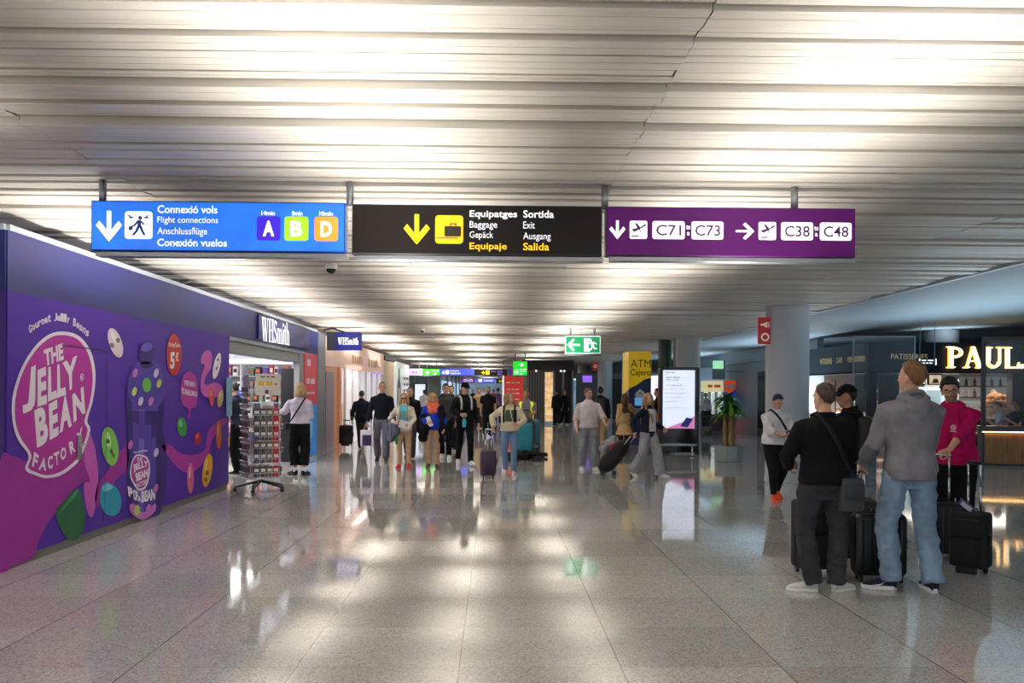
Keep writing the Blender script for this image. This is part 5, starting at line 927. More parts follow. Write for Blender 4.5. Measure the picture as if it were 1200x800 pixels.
# side wall receding behind the column
WLB = mat('side_wall_grey', (122, 138, 150), .35, .2, var=.05, scale=1)
mb = MB(); mb.box((XB + .1, 40.5, 1.36), (.2, 23.0, 2.72)); struct(mb.build('wall_right', WLB)); mb = MB(); mb.box((XB + .06, 40.5, 2.745), (.3, 23.0, .05)); struct(mb.build('trim_3', paint((84, 96, 106))))
mb = MB(); mb.box((XB + .5, 40.5, 3.1), (.2, 23.0, .8)); struct(mb.build('wall_right_upper', paint((150, 170, 184))))
mb = MB(); mb.box((20, 50, 1.9), (.2, 110, 3.8)); struct(mb.build('wall_right_outer', paint((110, 122, 130))))
a = W(894, 430, XB); mb = MB(); mb.box((XB - .02, 33.2, 1.2), (.1, 1.6, 2.4), 0, .01); mb.box((XB - .08, 33.2, 1.25), (.02, 1.3, 1.9), 1); tag(mb.build('display_window', [BLACKP, mat('gloss_black', (14, 14, 17), .15)]), 'black display window in the grey side wall beside the big column', 'window')
a, b_ = P(835.5, 422.5, 36), P(847.5, 432, 36); t = thing('green_sign', 'pale green lit square sign high on the grey side wall', 'sign', ((a.x + b_.x) / 2, 36, b_.z)); block('panel', lit('pale_green', (160, 226, 176), .7, .03), t, ((a.x + b_.x) / 2, 36, (a.z + b_.z) / 2), (b_.x - a.x, .08, a.z - b_.z), .01); block('backing', paint((84, 96, 104)), t, ((a.x + b_.x) / 2 + .05, 36.1, (a.z + b_.z) / 2 - .2), (.5, .06, .75)); block('arm', FR, t, (XB - .3, 36.1, b_.z - .1), (.8, .05, .05))
# --------------------------------------------------------------- perfume shop and others beyond the newsagent
XP = XL - .1; RIB = mat('ribbed_pink', (228, 196, 184), .4, emit=.3, var=.05); PEACH = mat('peach_panel', (206, 150, 118), .45, emit=.1, var=.08); GLW = lit('frosted_shop_glass', (222, 224, 230), .42, .12, 2)  # ribbed pink has a faint glow added to lighten the fascia
t = thing('perfume_shop', 'pink ribbed shop front with gold letters and bright frosted glass', 'shop front', (XP, 24, 0))
ya, yb, yc, yd = 23.6, W(396, 480, XP).y, W(404, 480, XP).y, W(447, 480, XP).y; zf0, zf1 = W(420, 434, XP).z, 3.02
mb = MB(); n = 70
for i in range(n): y = ya + (yd - ya) * (i + .5) / n; mb.tube([(XP, y, zf0), (XP, y, zf1)], (yd - ya) / n * .5, 8)
mb.box((XP - .15, (ya + yd) / 2, (zf0 + zf1) / 2), (.3, yd - ya, zf1 - zf0)); mb.build('ribbed_fascia', RIB, t, True, world=True)
block('peach_panel', PEACH, t, (XP - .05, (ya + yb) / 2 + .3, zf0 / 2), (.1, yb - ya - .6, zf0)); block('door_panel', paint((150, 138, 160), .4), t, (XP + .02, ya + 1.0, 1.05), (.05, 1.1, 2.1)); block('jamb', PEACH, t, (XP + .02, yb, zf0 / 2), (.12, .3, zf0)); block('lit_niche', lit('niche', (240, 206, 184), .3, .1, 3), t, (XP - .3, (yb + yc) / 2, zf0 / 2), (.05, yc - yb, zf0)); block('niche_shelf', PEACH, t, (XP - .15, (yb + yc) / 2 + .2, .6), (.2, .6, 1.2))
block('frosted_glass', GLW, t, (XP - .06, (yc + yd) / 2, zf0 / 2), (.05, yd - yc, zf0))
for i in range(7): block('mullion', paint((206, 206, 212)), t, (XP, yc + (yd - yc) * i / 6, zf0 / 2), (.07, .06, zf0))
block('violet_light', lit('violet', (150, 110, 240), .8), t, (XP + .02, yd - 1.6, zf0 + .02), (.04, 3.0, .12))
GLD = lit('gold_shop_letter', (150, 104, 10), .12, .1)
for i, (x0, x1, tx) in enumerate(((413, 425, ''), (432, 443.5, ''))): yy0 = 415.5 + (x0 - 413) * .24; yy1 = 415.5 + (x1 - 413) * .24; mb = MB(); strokes(mb, [('l', .06, 0, .06, 1, .13), ('l', .30, 0, .30, .9, .12), ('l', .52, 0, .52, .9, .12), ('l', .72, 0, .72, .95, .12), ('l', .95, .0, .84, 1, .10)], [W(x0, yy0, XP + .1), W(x1, yy1, XP + .1), W(x1, yy1 + 8.5, XP + .1), W(x0, yy0 + 9.5, XP + .1)]); mb.build('lettering', GLD, t, world=True)
lamp('AREA', (XP + .35, 28.5, 2.3), 14, (1, .86, .76), 3, (XP - .2, 28.5, 1), sy=.3)  # area light aimed at the shop front, no fixture built
t = thing('drinks_shop', 'white shop front with black bottle drawing and beige pillar', 'shop front', (XP, 38, 0)); y0_, y1_, y2_ = yd + .1, W(460, 470, XP).y, W(478, 470, XP).y
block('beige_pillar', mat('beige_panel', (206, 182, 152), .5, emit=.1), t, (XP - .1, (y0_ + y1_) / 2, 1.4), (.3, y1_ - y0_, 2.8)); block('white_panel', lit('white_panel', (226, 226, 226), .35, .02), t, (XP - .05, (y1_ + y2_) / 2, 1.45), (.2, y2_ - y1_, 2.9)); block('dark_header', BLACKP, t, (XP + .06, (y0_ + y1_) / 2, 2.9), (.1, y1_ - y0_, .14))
BQ = [V((XP + .06, y1_, 2.9)), V((XP + .06, y2_, 2.9)), V((XP + .06, y2_, 0)), V((XP + .06, y1_, 0))]; mb = MB(); strokes(mb, [('p', [(.18, .1), (.42, .1), (.42, .62), (.34, .76), (.34, .9), (.26, .9), (.26, .76), (.18, .62)])], BQ); mb.build('bottle_drawing', paint((60, 60, 62)), t, world=True); mb = MB(); strokes(mb, [('p', [(.22, .14), (.38, .14), (.38, .60), (.22, .60)])], BQ); mb.v = [(x + .003, y, z) for x, y, z in mb.v]; mb.build('bottle_drawing', WHITE, t, world=True)
for v0, tx in ((.2, '~2'), (.3, '~2'), (.4, '~2')): mb = MB(); f = quadmap(BQ); letter(mb, tx, [f(u, v) for u, v in ((.58, 1 - v0), (.95, 1 - v0), (.95, .92 - v0), (.58, .92 - v0))], 0, .0); mb.build('lettering', paint((60, 60, 62)), t, world=True)
# far hall: screen, teal wall, red board, far shop
a, b_ = P(485.5, 450, 50), P(499, 484, 50); t = thing('light_screen', 'bright white upright screen far down the hall', 'screen', ((a.x + b_.x) / 2, 50, 0)); block('frame', BLACKP, t, ((a.x + b_.x) / 2, 50.08, a.z / 2 + .02), (b_.x - a.x + .1, .12, a.z + .04), .01); block('screen', lit('screen_white', (222, 230, 250), .82, .03, 1), t, ((a.x + b_.x) / 2, 50.0, (a.z + b_.z) / 2), (b_.x - a.x - .08, .03, a.z - b_.z))
TEAL = mat('teal_wall', (112, 134, 144), .4, var=.06, scale=.6); mb = MB(); mb.box((-5.2, 60, 1.45), (3.2, .2, 2.9)); struct(mb.build('wall_far_left', TEAL)); mb = MB(); mb.box((-6.8, 55, 1.5), (.2, 10, 3)); struct(mb.build('wall_left_side', paint((196, 198, 200), .5, .1)))
for i, x in enumerate((-6.2, -5.2, -4.3)): mb = MB(); mb.box((x, 59.85, 1.3), (.06, .06, 2.6)); struct(mb.build('trim_%d' % (i + 4), paint((170, 184, 190))))
mb = MB(); mb.box((-3.65, 92, 1.5), (.2, 64, 3.0)); struct(mb.build('wall_left_far', paint((150, 156, 160), .5)))
t = thing('far_shop', 'bluish lit shop fronts along the far side of the corridor', 'shop front', (-3.5, 80, 0))
for i in range(8): block('lit_window', lit('far_window_%d' % (i % 3), ((150, 196, 226), (214, 222, 232), (120, 170, 210))[i % 3], .8, .2, .5), t, (-3.52, 64 + i * 7.5, 1.35), (.06, 5.6, 1.9)); block('pier', paint((110, 116, 124)), t, (-3.5, 67.8 + i * 7.5, 1.5), (.12, 1.2, 3))
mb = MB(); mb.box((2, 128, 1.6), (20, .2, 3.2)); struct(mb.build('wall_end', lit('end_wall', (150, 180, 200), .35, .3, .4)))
mb = MB(); mb.box((1.45, 86, 1.5), (.2, 84, 3.0)); struct(mb.build('wall_right_far', paint((150, 150, 152), .5)))
t = thing('far_shop', 'warm and violet lit shop fronts facing them at the far end', 'shop front', (1.3, 80, 0))
for i in range(6): block('lit_window', lit('far_warm_%d' % (i % 3), ((226, 196, 150), (190, 160, 226), (120, 196, 216))[i % 3], .7, .2, .5), t, (1.32, 56 + i * 9, 1.35), (.06, 6, 1.9))
a, b_ = P(591, 440, 43), P(613, 480, 43); t = thing('notice_board', 'tall red notice board in the middle of the far hall', 'board', ((a.x + b_.x) / 2, 43, 0)); FQ = fq(a.x, b_.x, .05, a.z, 42.994); block('panel', paint((186, 44, 34), .35, .35), t, ((a.x + b_.x) / 2, 43.04, a.z / 2), (b_.x - a.x, .09, a.z), .01); block('side_frame', lit('kiosk_white', (232, 236, 240), .5, .02), t, (a.x - .05, 43.04, a.z / 2), (.08, .1, a.z))
for v0, u1, tx in ((.12, .9, '~3'), (.26, .85, '~3'), (.34, .9, '~3'), (.46, .8, '~2')): mb = MB(); letter(mb, tx, sub(FQ, .12, v0, u1, v0 + .04), 0, .01); mb.build('lettering', WHITE, t, world=True)
YF = 45.0; t = thing('far_boutique', 'grey far boutique with a warm lit display window', 'shop front', (3.4, YF, 0)); X_ = lambda px: P(px, 450, YF).x
block('header', paint((38, 30, 28)), t, ((X_(612) + X_(672)) / 2, YF, 2.88), (X_(672) - X_(612), .3, .5)); GP = mat('far_grey_panel', (132, 132, 134), .35, .4)
for i in range(9): x = X_(613) + (X_(638) - X_(613)) * i / 8; block('fin', GP, t, (x, YF, 1.32), (.05, .14, 2.62))
block('fin_backing', paint((92, 92, 94)), t, ((X_(613) + X_(638)) / 2, YF + .12, 1.32), (X_(638) - X_(613), .05, 2.62)); block('display_window', lit('warm_window', (226, 186, 130), .75, .35, 5), t, ((X_(638) + X_(648)) / 2, YF + .1, 1.35), (X_(648) - X_(638), .06, 2.4))
for z in (.5, .9, 1.3, 1.7, 2.1): block('display_shelf', paint((236, 226, 206), .4, .4), t, ((X_(638) + X_(648)) / 2, YF + .0, z), (X_(648) - X_(638), .16, .03))
block('door_shade_panel', paint((36, 34, 36)), t, ((X_(649) + X_(672)) / 2, YF + .6, 1.32), (X_(672) - X_(649), .05, 2.62))  # dark panel painted to stand for the shade in the doorway
for x in (649, 660, 671): block('jamb', GP, t, (X_(x), YF, 1.32), (.09, .16, 2.62))
for i, x in enumerate((628, 657, 661)): block('spot', LITW, t, (X_(x), YF - .17, 2.61), (.09, .04, .08))
t = thing('far_service_counter', 'grey blue service counter front behind the far columns', 'shop front', (5.9, 50, 0)); block('panel', paint((104, 116, 126)), t, (6.0, 50, 1.3), (3.2, .2, 2.6)); block('blue_light', lit('blue_edge', (90, 190, 240), 1.2), t, (5.75, 49.88, 1.4), (.12, .04, 2.2)); block('dark_opening', BLACKP, t, (6.7, 49.88, 1.2), (.9, .05, 2.2)); block('monitor', lit('violet', (150, 110, 240), .8), t, (5.0, 49.88, 2.3), (.5, .05, .35))
# ------------------------------------------------------------------ luggage
def suitcase(label, at, rz, w_, h_, d_, c, ext=0.0, tilt=0, ribs=0, grip=BLACKP, cat='suitcase', wheels=4, soft=False, hk=.0):
    t = thing('suitcase', label, cat, (at[0], at[1], hk), rz, None, rot=(R(-tilt), 0, R(rz)) if tilt else None); m = mat('case_%d_%d_%d_%d' % (*c, soft), c, .8 if soft else .35, var=.12, bump=.3 if soft else .08, bscale=160)
    z0 = .055; mb = MB(); mb.box((0, 0, z0 + h_ / 2), (w_, d_, h_), 0, .035 if soft else .05, seg=4)
    for i in range(ribs):
        x = -w_ / 2 + w_ * (i + .5) / ribs
        for s in (-1, 1): mb.box((x, s * d_ / 2, z0 + h_ / 2), (w_ / ribs * .55, .012, h_ * .84), 0, .004)
    if soft:
        for z, hh in ((z0 + h_ * .30, h_ * .42), (z0 + h_ * .72, h_ * .32)): mb.box((0, -d_ / 2 - .012, z), (w_ * .8, .035, hh), 0, .012, seg=3)
    mb.build('shell', m, t, 2)
    mb = MB(); z = z0; pts = []
    for cx, cz, a0 in ((w_ / 2 - .05, z0 + h_ - .05, 0), (-w_ / 2 + .05, z0 + h_ - .05, 90), (-w_ / 2 + .05, z0 + .05, 180), (w_ / 2 - .05, z0 + .05, 270)):
        for q in range(5): a = R(a0 + q * 22.5); pts.append((cx + .053 * math.cos(a), 0, cz + .053 * math.sin(a)))
    mb.tube(pts + [pts[0]], .006, 6); mb.build('zip', BLACKP, t)
    for sx in (-1, 1):
        for sy in ((-1, 1) if wheels == 4 else (1,)):
            x, y = sx * (w_ / 2 - .05), sy * (d_ / 2 - .045); mb = MB(); mb.tube([(x - .012, y, .028), (x + .012, y, .028)], .028, 14); mb.box((x, y, .055), (.04, .035, .03), 0, .006); mb.build('wheel', BLACKP, t)
    if wheels == 2: mb = MB(); mb.box((0, -d_ / 2 + .03, .03), (w_ * .6, .03, .06), 0, .008); mb.build('foot', BLACKP, t)
    mb = MB(); zt_ = z0 + h_; mb.tube([(-.07, -.0, zt_ - .005), (-.055, 0, zt_ + .028), (.055, 0, zt_ + .028), (.07, 0, zt_ - .005)], [(.009, .016)] * 4, 8); mb.build('carry_handle', BLACKP, t)
    mb = MB(); mb.tube([(w_ / 2 - .005, 0, z0 + h_ * .4), (w_ / 2 + .022, 0, z0 + h_ * .43), (w_ / 2 + .022, 0, z0 + h_ * .6), (w_ / 2 - .005, 0, z0 + h_ * .63)], [(.008, .014)] * 4, 8); mb.build('carry_handle', BLACKP, t)
    if ext:
        y = d_ / 2 - .04
        hd_ = MB(); hd_.box((0, y, zt_ + ext), (.20 if w_ > .33 else .14, .032, .028), 0, .01); h_o = hd_.build('telescopic_handle', grip, t, 2)
        for s in (-1, 1): x = s * (.085 if w_ > .33 else .055); mb = MB(); mb.tube([(x, y, zt_ - .03), (x, y, zt_ + ext * .5)], .011, 8); mb.tube([(x, y, zt_ + ext * .5), (x, y, zt_ + ext)], .0085, 8); mb.build('rail', CHROME, h_o, True)
    return t
def rd(J, p): return wpt(J, p)
def bag(label, name, cat, c, size, at, rz, m=None, r=.03): 
    t = thing(name, label, cat, at, rz); mb = MB(); mb.box((0, 0, 0), size, 0, r, seg=4); mb.build('body', m or mat('bag_%d_%d_%d' % c, c, .6, var=.15, bump=.2), t, 2); return t
def cloth_heap(mb, pts, r, seed=0):
    for i, p in enumerate(pts):
        for q in pts[:i]:
            if .02 < (p - q).length < 2.1 * r: mb.tube([p, p.lerp(q, .5), q], r * .72, 10)
    for i, p in enumerate(pts): mb.ball(p, (r * (1 + .25 * math.sin(i * 2.1 + seed)), r * .7, r * (1.1 + .3 * math.cos(i * 1.7))), 0, 12, 8)
def draped(label, name, cat, c, pts, r, vox=.014, m=None):
    t = thing(name, label, cat, tuple(V(pts[0]))); mb = MB(); o0 = V(pts[0]); mb.v = []; cloth_heap(mb, [V(p) - o0 for p in pts], r)
    solid(mb, 'body', m or cloth(c), t, vox, 9, lambda p: .016 * noise.noise(V((p[0] * 22, p[1] * 22, p[2] * 6))) + .005 * noise.noise(V((p[0] * 40, p[1] * 40, p[2] * 18))), None, None, .7); return t
def phone(at, rz, pitch, label, c=(16, 16, 20)):
    t = thing('mobile_phone', label, 'phone', tuple(at), 0, None, rot=(R(pitch), 0, R(rz))); mb = MB(); mb.box((0, 0, 0), (.074, .15, .009), 0, .004); mb.build('case', mat('phone_case', c, .3), t, 2); mb = MB(); mb.box((0, 0, .0052), (.066, .138, .001)); mb.build('screen', lit('phone_screen', (120, 140, 160), .6), t); return t
NEAR = dict(vox=.006, cv=.0085); MID = dict(vox=.008, cv=.011); FARP = dict(vox=.011, cv=.014, far=True)
JEAN = lambda n, c, v=.22: mat(n, c, .85, spec=.15, var=v, scale=6, bump=.45, bscale=260, stretch=(1, 1, .5))
# 1 man in the black sweater, seen from behind
p = G(964, 691); J = person('man seen from behind in black sweater and dark grey jeans with crossbody bag', p, 4, 1.70, 1.10, 1.02, **NEAR, L=(-.235, -.02, 0, 75), Rt=(.20, -.03, 0, 64), head=(22, 2, 0), lh=(-.20, .26, 1.02), rh=(.20, .27, 1.00), lp=(-.7, -.8, -.1), rp=(.7, -.8, -.1), lhd=(.5, .7, .1), rhd=(-.5, .7, .1),
    skin=SKIN, hair=('short', (66, 48, 36)), top=dict(c=(15, 15, 17), hem=.90, ease=.034, cuff=.042, wave=.005, name='sweater'), bottom=dict(mat=JEAN('charcoal_denim', (58, 58, 62)), th=.10, kn=.082, hm=.076, wave=.014, name='jeans'), shoe=((198, 198, 196), (226, 226, 222)))
b1 = bag('dark grey crossbody bag at the hip of the man in the black sweater', 'crossbody_bag', 'bag', (58, 60, 64), (.20, .10, .27), wpt(J, (.165, -.155, .80)), 8); strap(J, (-.115, 0, 1.47), (.20, 0, .93), .035, cloth((34, 34, 38)), b1); mb = MB(); mb.box((0, -.058, .03), (.17, .02, .12), 0, .008); mb.build('pocket', mat('bag_flap', (50, 52, 56), .6), b1, 2)
# 2 man in the grey hoodie, seen from behind
p = G(1057, 690); J = person('tall man from behind in grey hoodie and light blue jeans', p, 3, 1.885, 1.04, 1.05, **NEAR, L=(-.225, .02, 0, 68), Rt=(.19, .0, 0, 6), head=(28, -4, 0), lh=(-.235, .21, .96), rh=(.20, .27, .98), lp=(-.25, -1, -.1), rp=(.3, -1, -.1), lhd=(.25, .8, -.5), rhd=(-.5, .7, .1),
    skin=SKIN, hair=('thick', (128, 88, 52)), top=dict(c=(132, 130, 138), kind='hood', hem=.895, ease=.032, cuff=.045, wave=.006, name='hoodie'), bottom=dict(mat=JEAN('light_denim', (128, 152, 176), .28), th=.10, kn=.084, hm=.080, wave=.014, name='jeans'), shoe=((26, 32, 54), (226, 226, 226), .036))
for sd in (-1, 1):
    so, fm = J['shoe%d' % sd]
    for side in (-1, 1):
        sw = [(.02, .034), (-.02, .030), (-.06, .044), (-.10, .072), (-.055, .05), (-.02, .043)]; mb = MB(); ins = [fm((side * (.047 + (.0 if y > -.05 else -.006)), y, z)) for y, z in sw]; mb.prism(ins, (fm((side * .05, 0, 0)) - fm((0, 0, 0))).normalized() * .003); mb.build('side_flash', WHITE, so)
# 3 man in the pink hoodie
p = V((P(1119, 500, 9.3).x, 9.3, 0)); J = person('dark haired man with glasses in bright pink hoodie holding a suitcase handle', p, 148, 1.775, 1.06, 1.02, **NEAR, L=(-.10, .04, 0, 12), Rt=(.10, -.02, 0, 18), head=(-2, 2, 3), lh=(.02, .30, 1.05), lp=(-1.0, -.35, -.30), lhd=(.75, .45, -.30), ln=(0, -.3, -1), curl=(.75, .4), rh=(.24, .08, .90), rp=(.6, -1, -.2), lean=(3, 4, 8), beard=True,
    skin=SKIN, hair=('curly', (40, 30, 26)), top=dict(c=(196, 16, 92), kind='hood', hem=.93, ease=.036, cuff=.052, sleeve=.72, wave=.007, name='hoodie'), bottom=dict(c=(22, 22, 25), th=.10, kn=.085, hm=.075, wave=.008), shoe=((30, 30, 34), (210, 210, 210)))
mb = MB(); hd = J['hd']
for s in (-1, 1): mb.tube([hd(s * .031 + .023 * math.cos(a), .100 - .004 * abs(math.cos(a)), .090 + .017 * math.sin(a)) for a in [i * math.pi / 8 for i in range(17)]], .0028, 6); mb.tube([hd(s * .054, .097, .095), hd(s * .078, .05, .098), hd(s * .080, -.02, .088)], .0025, 6)
mb.tube([hd(-.009, .103, .094), hd(.009, .103, .094)], .0025, 6); mb.build('glasses', mat('glasses_frame', (40, 24, 24), .3), J['root'])
patch(J, J['top'], .005, 1.27, .075, .075, [cloth((196, 16, 92)), paint((230, 210, 220))], 'chest_emblem', nx=12, nz=12, fn=lambda u, v: 1 if .2 < math.hypot(u - .5, v - .62) < .36 or (v < .16 and .1 < u < .9) or math.hypot(u - .5, v - .62) < .12 else 0)
for s in (-1, 1): mb = MB(); mb.tube([J['sp'](s * .045, .105, 1.45), J['sp'](s * .05, .152, 1.38), J['sp'](s * .05, .165, 1.27)], .005, 6); mb.build('drawstring', cloth((150, 20, 80)), J['root'], True)
bt = wpt(J, J['wr'][1] + V((0, .04, -.10))); t = thing('water_bottle', 'clear plastic water bottle in the lowered hand of the pink hoodie man', 'bottle', (bt.x, bt.y, bt.z - .20)); mb = MB(); mb.lathe([(.03, 0), (.036, .01), (.036, .16), (.014, .205), (.014, .22)], n=18); mb.build('body', mat('clear_plastic', (200, 220, 240), .08, alpha=.45), t, True); mb = MB(); mb.lathe([(.0365, .07), (.0365, .12)], n=18); mb.build('label', paint((60, 90, 170)), t, True); mb = MB(); mb.lathe([(.016, .215), (.016, .24)], n=14); mb.build('cap', paint((40, 80, 190)), t)
# 4 man in the black cap with backpack, between them
p = V((P(985, 500, 9.6).x, 9.6, 0)); J = person('man in black cap black jacket and blue shorts with hand at his chin', p, 60, 1.70, 1.05, 1.0, **NEAR, L=(-.1, .05, 0, 10), Rt=(.1, 0, 0, 10), head=(20, 8, 0), lh=(-.05, .20, 1.47), lhd=(.2, .1, .9), lp=(-.6, .3, -1), curl=(.8, .5), rh=(.10, .32, 1.15), skin=SKIN2, hair=('short', (40, 32, 28)), cap=(14, 14, 16), beard=False,
    top=dict(c=(16, 17, 20), kind='hood', hem=.86, ease=.034, cuff=.05, name='jacket'), bottom=dict(c=(44, 62, 92), len=.46, th=.115, kn=.10, wave=.007, name='shorts'), shoe=((226, 226, 226), (236, 236, 236)))
patch(J, J['bottom'], .12, .78, .06, .16, [cloth((44, 62, 92)), WHITE], 'side_stripe', y=-1, nx=9, nz=4, fn=lambda u, v: int(u * 9) % 3 == 1)
bp = thing('backpack', 'black backpack on the back of the man in the black cap', 'backpack', tuple(wpt(J, (0, -.255, 1.16))), 60); mb = MB(); mb.box((0, 0, 0), (.30, .16, .44), 0, .07, seg=5); mb.box((0, -.085, -.07), (.24, .06, .24), 0, .03, seg=3); mb.build('body', mat('bag_24_24_27', (24, 24, 27), .6, bump=.2), bp, 2)
for s in (-1, 1): mb = MB(); Mi = wm(bp).inverted() @ wm(J['root']); mb.tube([Mi @ J['sp'](s * .105, y, z) for y, z in ((-.17, 1.34), (-.11, 1.455), (-.01, 1.475), (.10, 1.43), (.158, 1.33), (.15, 1.2), (.05, 1.08), (-.16, 1.05))], [(.006, .022)] * 8, 8); mb.build('strap', cloth((36, 36, 40)), bp, True)
# luggage of the group
p = G(966, 676); suitcase('large black suitcase standing between the legs of the black sweater man', (p.x, p.y + .16), 4, .42, .60, .26, (20, 21, 24), 0, 0, 0, soft=True)
p = G(1008, 664); suitcase('dark brown suitcase behind the grey hoodie man with raised handle', (p.x, p.y + .22), -4, .42, .56, .25, (58, 44, 36), .34, 0, 0, soft=True)
p = G(1037, 684); suitcase('black four wheeled suitcase right behind the grey hoodie man', (p.x, p.y + .14), -6, .43, .53, .24, (18, 19, 22), 0, 0, 5)
p = G(1111, 657); pk = suitcase('black ribbed cabin case whose handle the pink hoodie man holds', (p.x + .0, p.y + .13), -12, .37, .50, .23, (24, 23, 27), .46, 0, 6, grip=CHROME)
p = G(1146, 674); ct = suitcase('black soft cabin case with luggage tag and long raised handle at the right', (p.x, p.y + .13), -52, .31, .50, .22, (17, 18, 21), .44, 0, 0, soft=True, wheels=2)
ct['label'] = 'black soft cabin case with white luggage tag and long raised handle'
mb = MB(); T = Matrix.Translation((-.02, -.03, .60)) @ Matrix.Rotation(R(35), 4, 'Y') @ Matrix.Rotation(R(25), 4, 'X'); mb.box((0, 0, 0), (.16, .012, .075), 0, .004, T); mb.box((0, -.007, 0), (.11, .002, .05), 1, 0, T); mb.build('luggage_tag', [paint((92, 70, 150)), WHITE], ct)
# 5 woman with orange shoes reading her phone
p = G(912, 586); J = person('woman with dark purple hair in loose white top black trousers and orange shoes', p, 187, 1.60, 1.12, .95, **MID, L=(-.09, -.16, 22, 6), Rt=(.10, .16, 0, 4), head=(8, 26, 0), lh=(-.07, .30, 1.09), rh=(.06, .30, 1.08), lp=(-1, -.3, -.6), rp=(1, -.3, -.6), lhd=(.55, .65, .2), rhd=(-.55, .65, .2), ln=(0, 0, 1), rn=(0, 0, 1), curl=(.5, .5), hair=('thick', (46, 28, 66)),
    top=dict(c=(222, 220, 224), hem=.92, ease=.045, cuff=.062, sleeve=.72, wave=.012, belly=.03, name='blouse'), bottom=dict(c=(22, 22, 26), th=.115, kn=.085, hm=.055, len=.12), shoe=((250, 84, 20), (250, 100, 40)))
phone(wpt(J, (0, .37 * .914, 1.12 * .914)), 187, 35, 'dark phone in the hands of the orange shoe woman'); bb = bag('black small crossbody bag at the hip of the orange shoe woman', 'crossbody_bag', 'bag', (20, 20, 22), (.2, .07, .14), wpt(J, (-.24, .02, .82)), 187 + 80); strap(J, (.10, 0, 1.36), (-.19, 0, .88), .03, cloth((24, 24, 26)), bb)
wr = J['wr'][-1]; el = J['el'][-1]; d = (el - wr).normalized(); mb = MB(); mb.tube([wr + d * .03, wr + d * .055], .034, 14); t = mb.build('wrist_watch', BLACKP, J['root'])
# 6 woman from behind in the lilac blouse
p = G(351, 556); J = person('blond woman from behind in lilac blouse and black trousers at the shop', p, 12, 1.75, .98, .92, **MID, L=(-.16, .02, 0, 40), Rt=(.14, -.03, 0, 30), head=(35, 6, 0), lh=(-.22, .30, 1.22), lhd=(-.1, .8, .3), lp=(-.8, -.6, -.6), rh=(.14, .26, 1.05), hair=('bob', (176, 146, 104)), top=dict(c=(206, 198, 218), hem=.98, ease=.036, cuff=.055, sleeve=.8, wave=.009, name='blouse'), bottom=dict(c=(18, 18, 20), th=.11, kn=.098, hm=.088, len=.18, wave=.008), shoe=((20, 20, 22), (24, 24, 26), .04))
for s in (-1, 1): mb = MB(); a = J['ank'][s]; mb.tube([a + V((0, 0, -.02)), a + V((0, .0, .07))], .043, 12); mb.build('sock', cloth((236, 236, 236)), J['root'], True)
bb = bag('black crossbody bag in front of the lilac blouse woman', 'crossbody_bag', 'bag', (20, 20, 22), (.2, .07, .15), wpt(J, (-.18, .17, .92)), 12); strap(J, (.10, 0, 1.47), (-.19, 0, 1.0), .028, cloth((20, 20, 22)), bb)
# 7 shopper inside the newsagent
p = V((P(277, 500, 17.6).x, 17.6, 0)); J = person('dark haired man in navy shirt reaching for magazines inside the shop', p, 76, 1.76, 1.0, 1.0, **MID, head=(0, 8, 0), lh=(-.30, .40, 1.03), rh=(.02, .46, 1.02), lhd=(0, 1, -.2), rhd=(0, 1, -.2), lean=(8, 0, 0), hair=('short', (36, 30, 28)), top=dict(c=(44, 48, 66), sleeve=.34, hem=.9, name='shirt'), bottom=dict(c=(20, 20, 24), th=.105, kn=.088, hm=.08))
# 8 man in dark suit walking away
p = G(424, 526); J = person('person in dark navy coat walking away beside the bright glass shop front', p, -4, 1.62, 1.02, 1.0, **MID, L=(-.08, .22, 0, 4), Rt=(.09, -.28, 38, 4), lh=(-.30, -.02, .86), rh=(.26, .12, .9), curl=(.9, .3), hair=('short', (50, 42, 38)), top=dict(c=(28, 32, 46), kind='jacket', hem=.80, ease=.035, name='coat'), bottom=dict(c=(64, 62, 52), th=.1, kn=.08, hm=.07))
q = wpt(J, J['wr'][-1]); suitcase('small black case pulled by the person in the navy coat', (q.x - .12, q.y - .22), -4, .36, .5, .2, (22, 22, 26), .14, 0, 0, soft=True, wheels=2, hk=.10)
bag('light grey bag under the arm of the person in the navy coat', 'shoulder_bag', 'bag', (150, 152, 150), (.1, .28, .26), wpt(J, (-.27, .02, .98)), -4)
# 9 man in dark sweater coming towards us
p = G(446, 541); J = person('tall man in dark navy sweater and grey trousers walking towards us', p, 181, 1.81, 1.02, 1.04, **MID, L=(-.11, .12, -8, 6), Rt=(.10, -.22, 30, 6), head=(8, 4, 0), rh=(.29, .04, .86), lh=(-.30, .05, .86), curl=(.4, .9), hair=('thin', (78, 58, 46)), top=dict(c=(20, 24, 36), hem=.92, name='sweater'), bottom=dict(c=(98, 100, 112), th=.1, kn=.085, hm=.08), shoe=((40, 40, 42), (60, 60, 60)))
q = wpt(J, J['wr'][1]); t = bag('white and navy carrier bag hanging from the navy sweater man', 'carrier_bag', 'bag', (206, 196, 214), (.30, .14, .36), (q.x, q.y, q.z - .36), 0, r=.02); mb = MB(); mb.box((0, -.072, -.05), (.2, .01, .24), 0, .003); mb.build('print', paint((36, 30, 66)), t); mb = MB(); mb.tube([(-.08, 0, .17), (-.05, 0, .28), (0, 0, .32), (.05, 0, .28), (.08, 0, .17)], .006, 6); mb.build('handle', paint((200, 190, 206)), t)
# 10 man hidden behind the cardigan woman
p = V((P(480, 500, 22).x, 22, 0)); person('dark haired man in black jacket half hidden behind the woman in red shoes', p, 180, 1.70, 1.04, 1.0, **MID, L=(-.09, .1, 0, 6), Rt=(.09, -.15, 20, 6), hair=('short', (34, 30, 30)), top=dict(c=(20, 21, 25), kind='jacket', hem=.86, name='jacket'), bottom=dict(c=(70, 64, 54)))
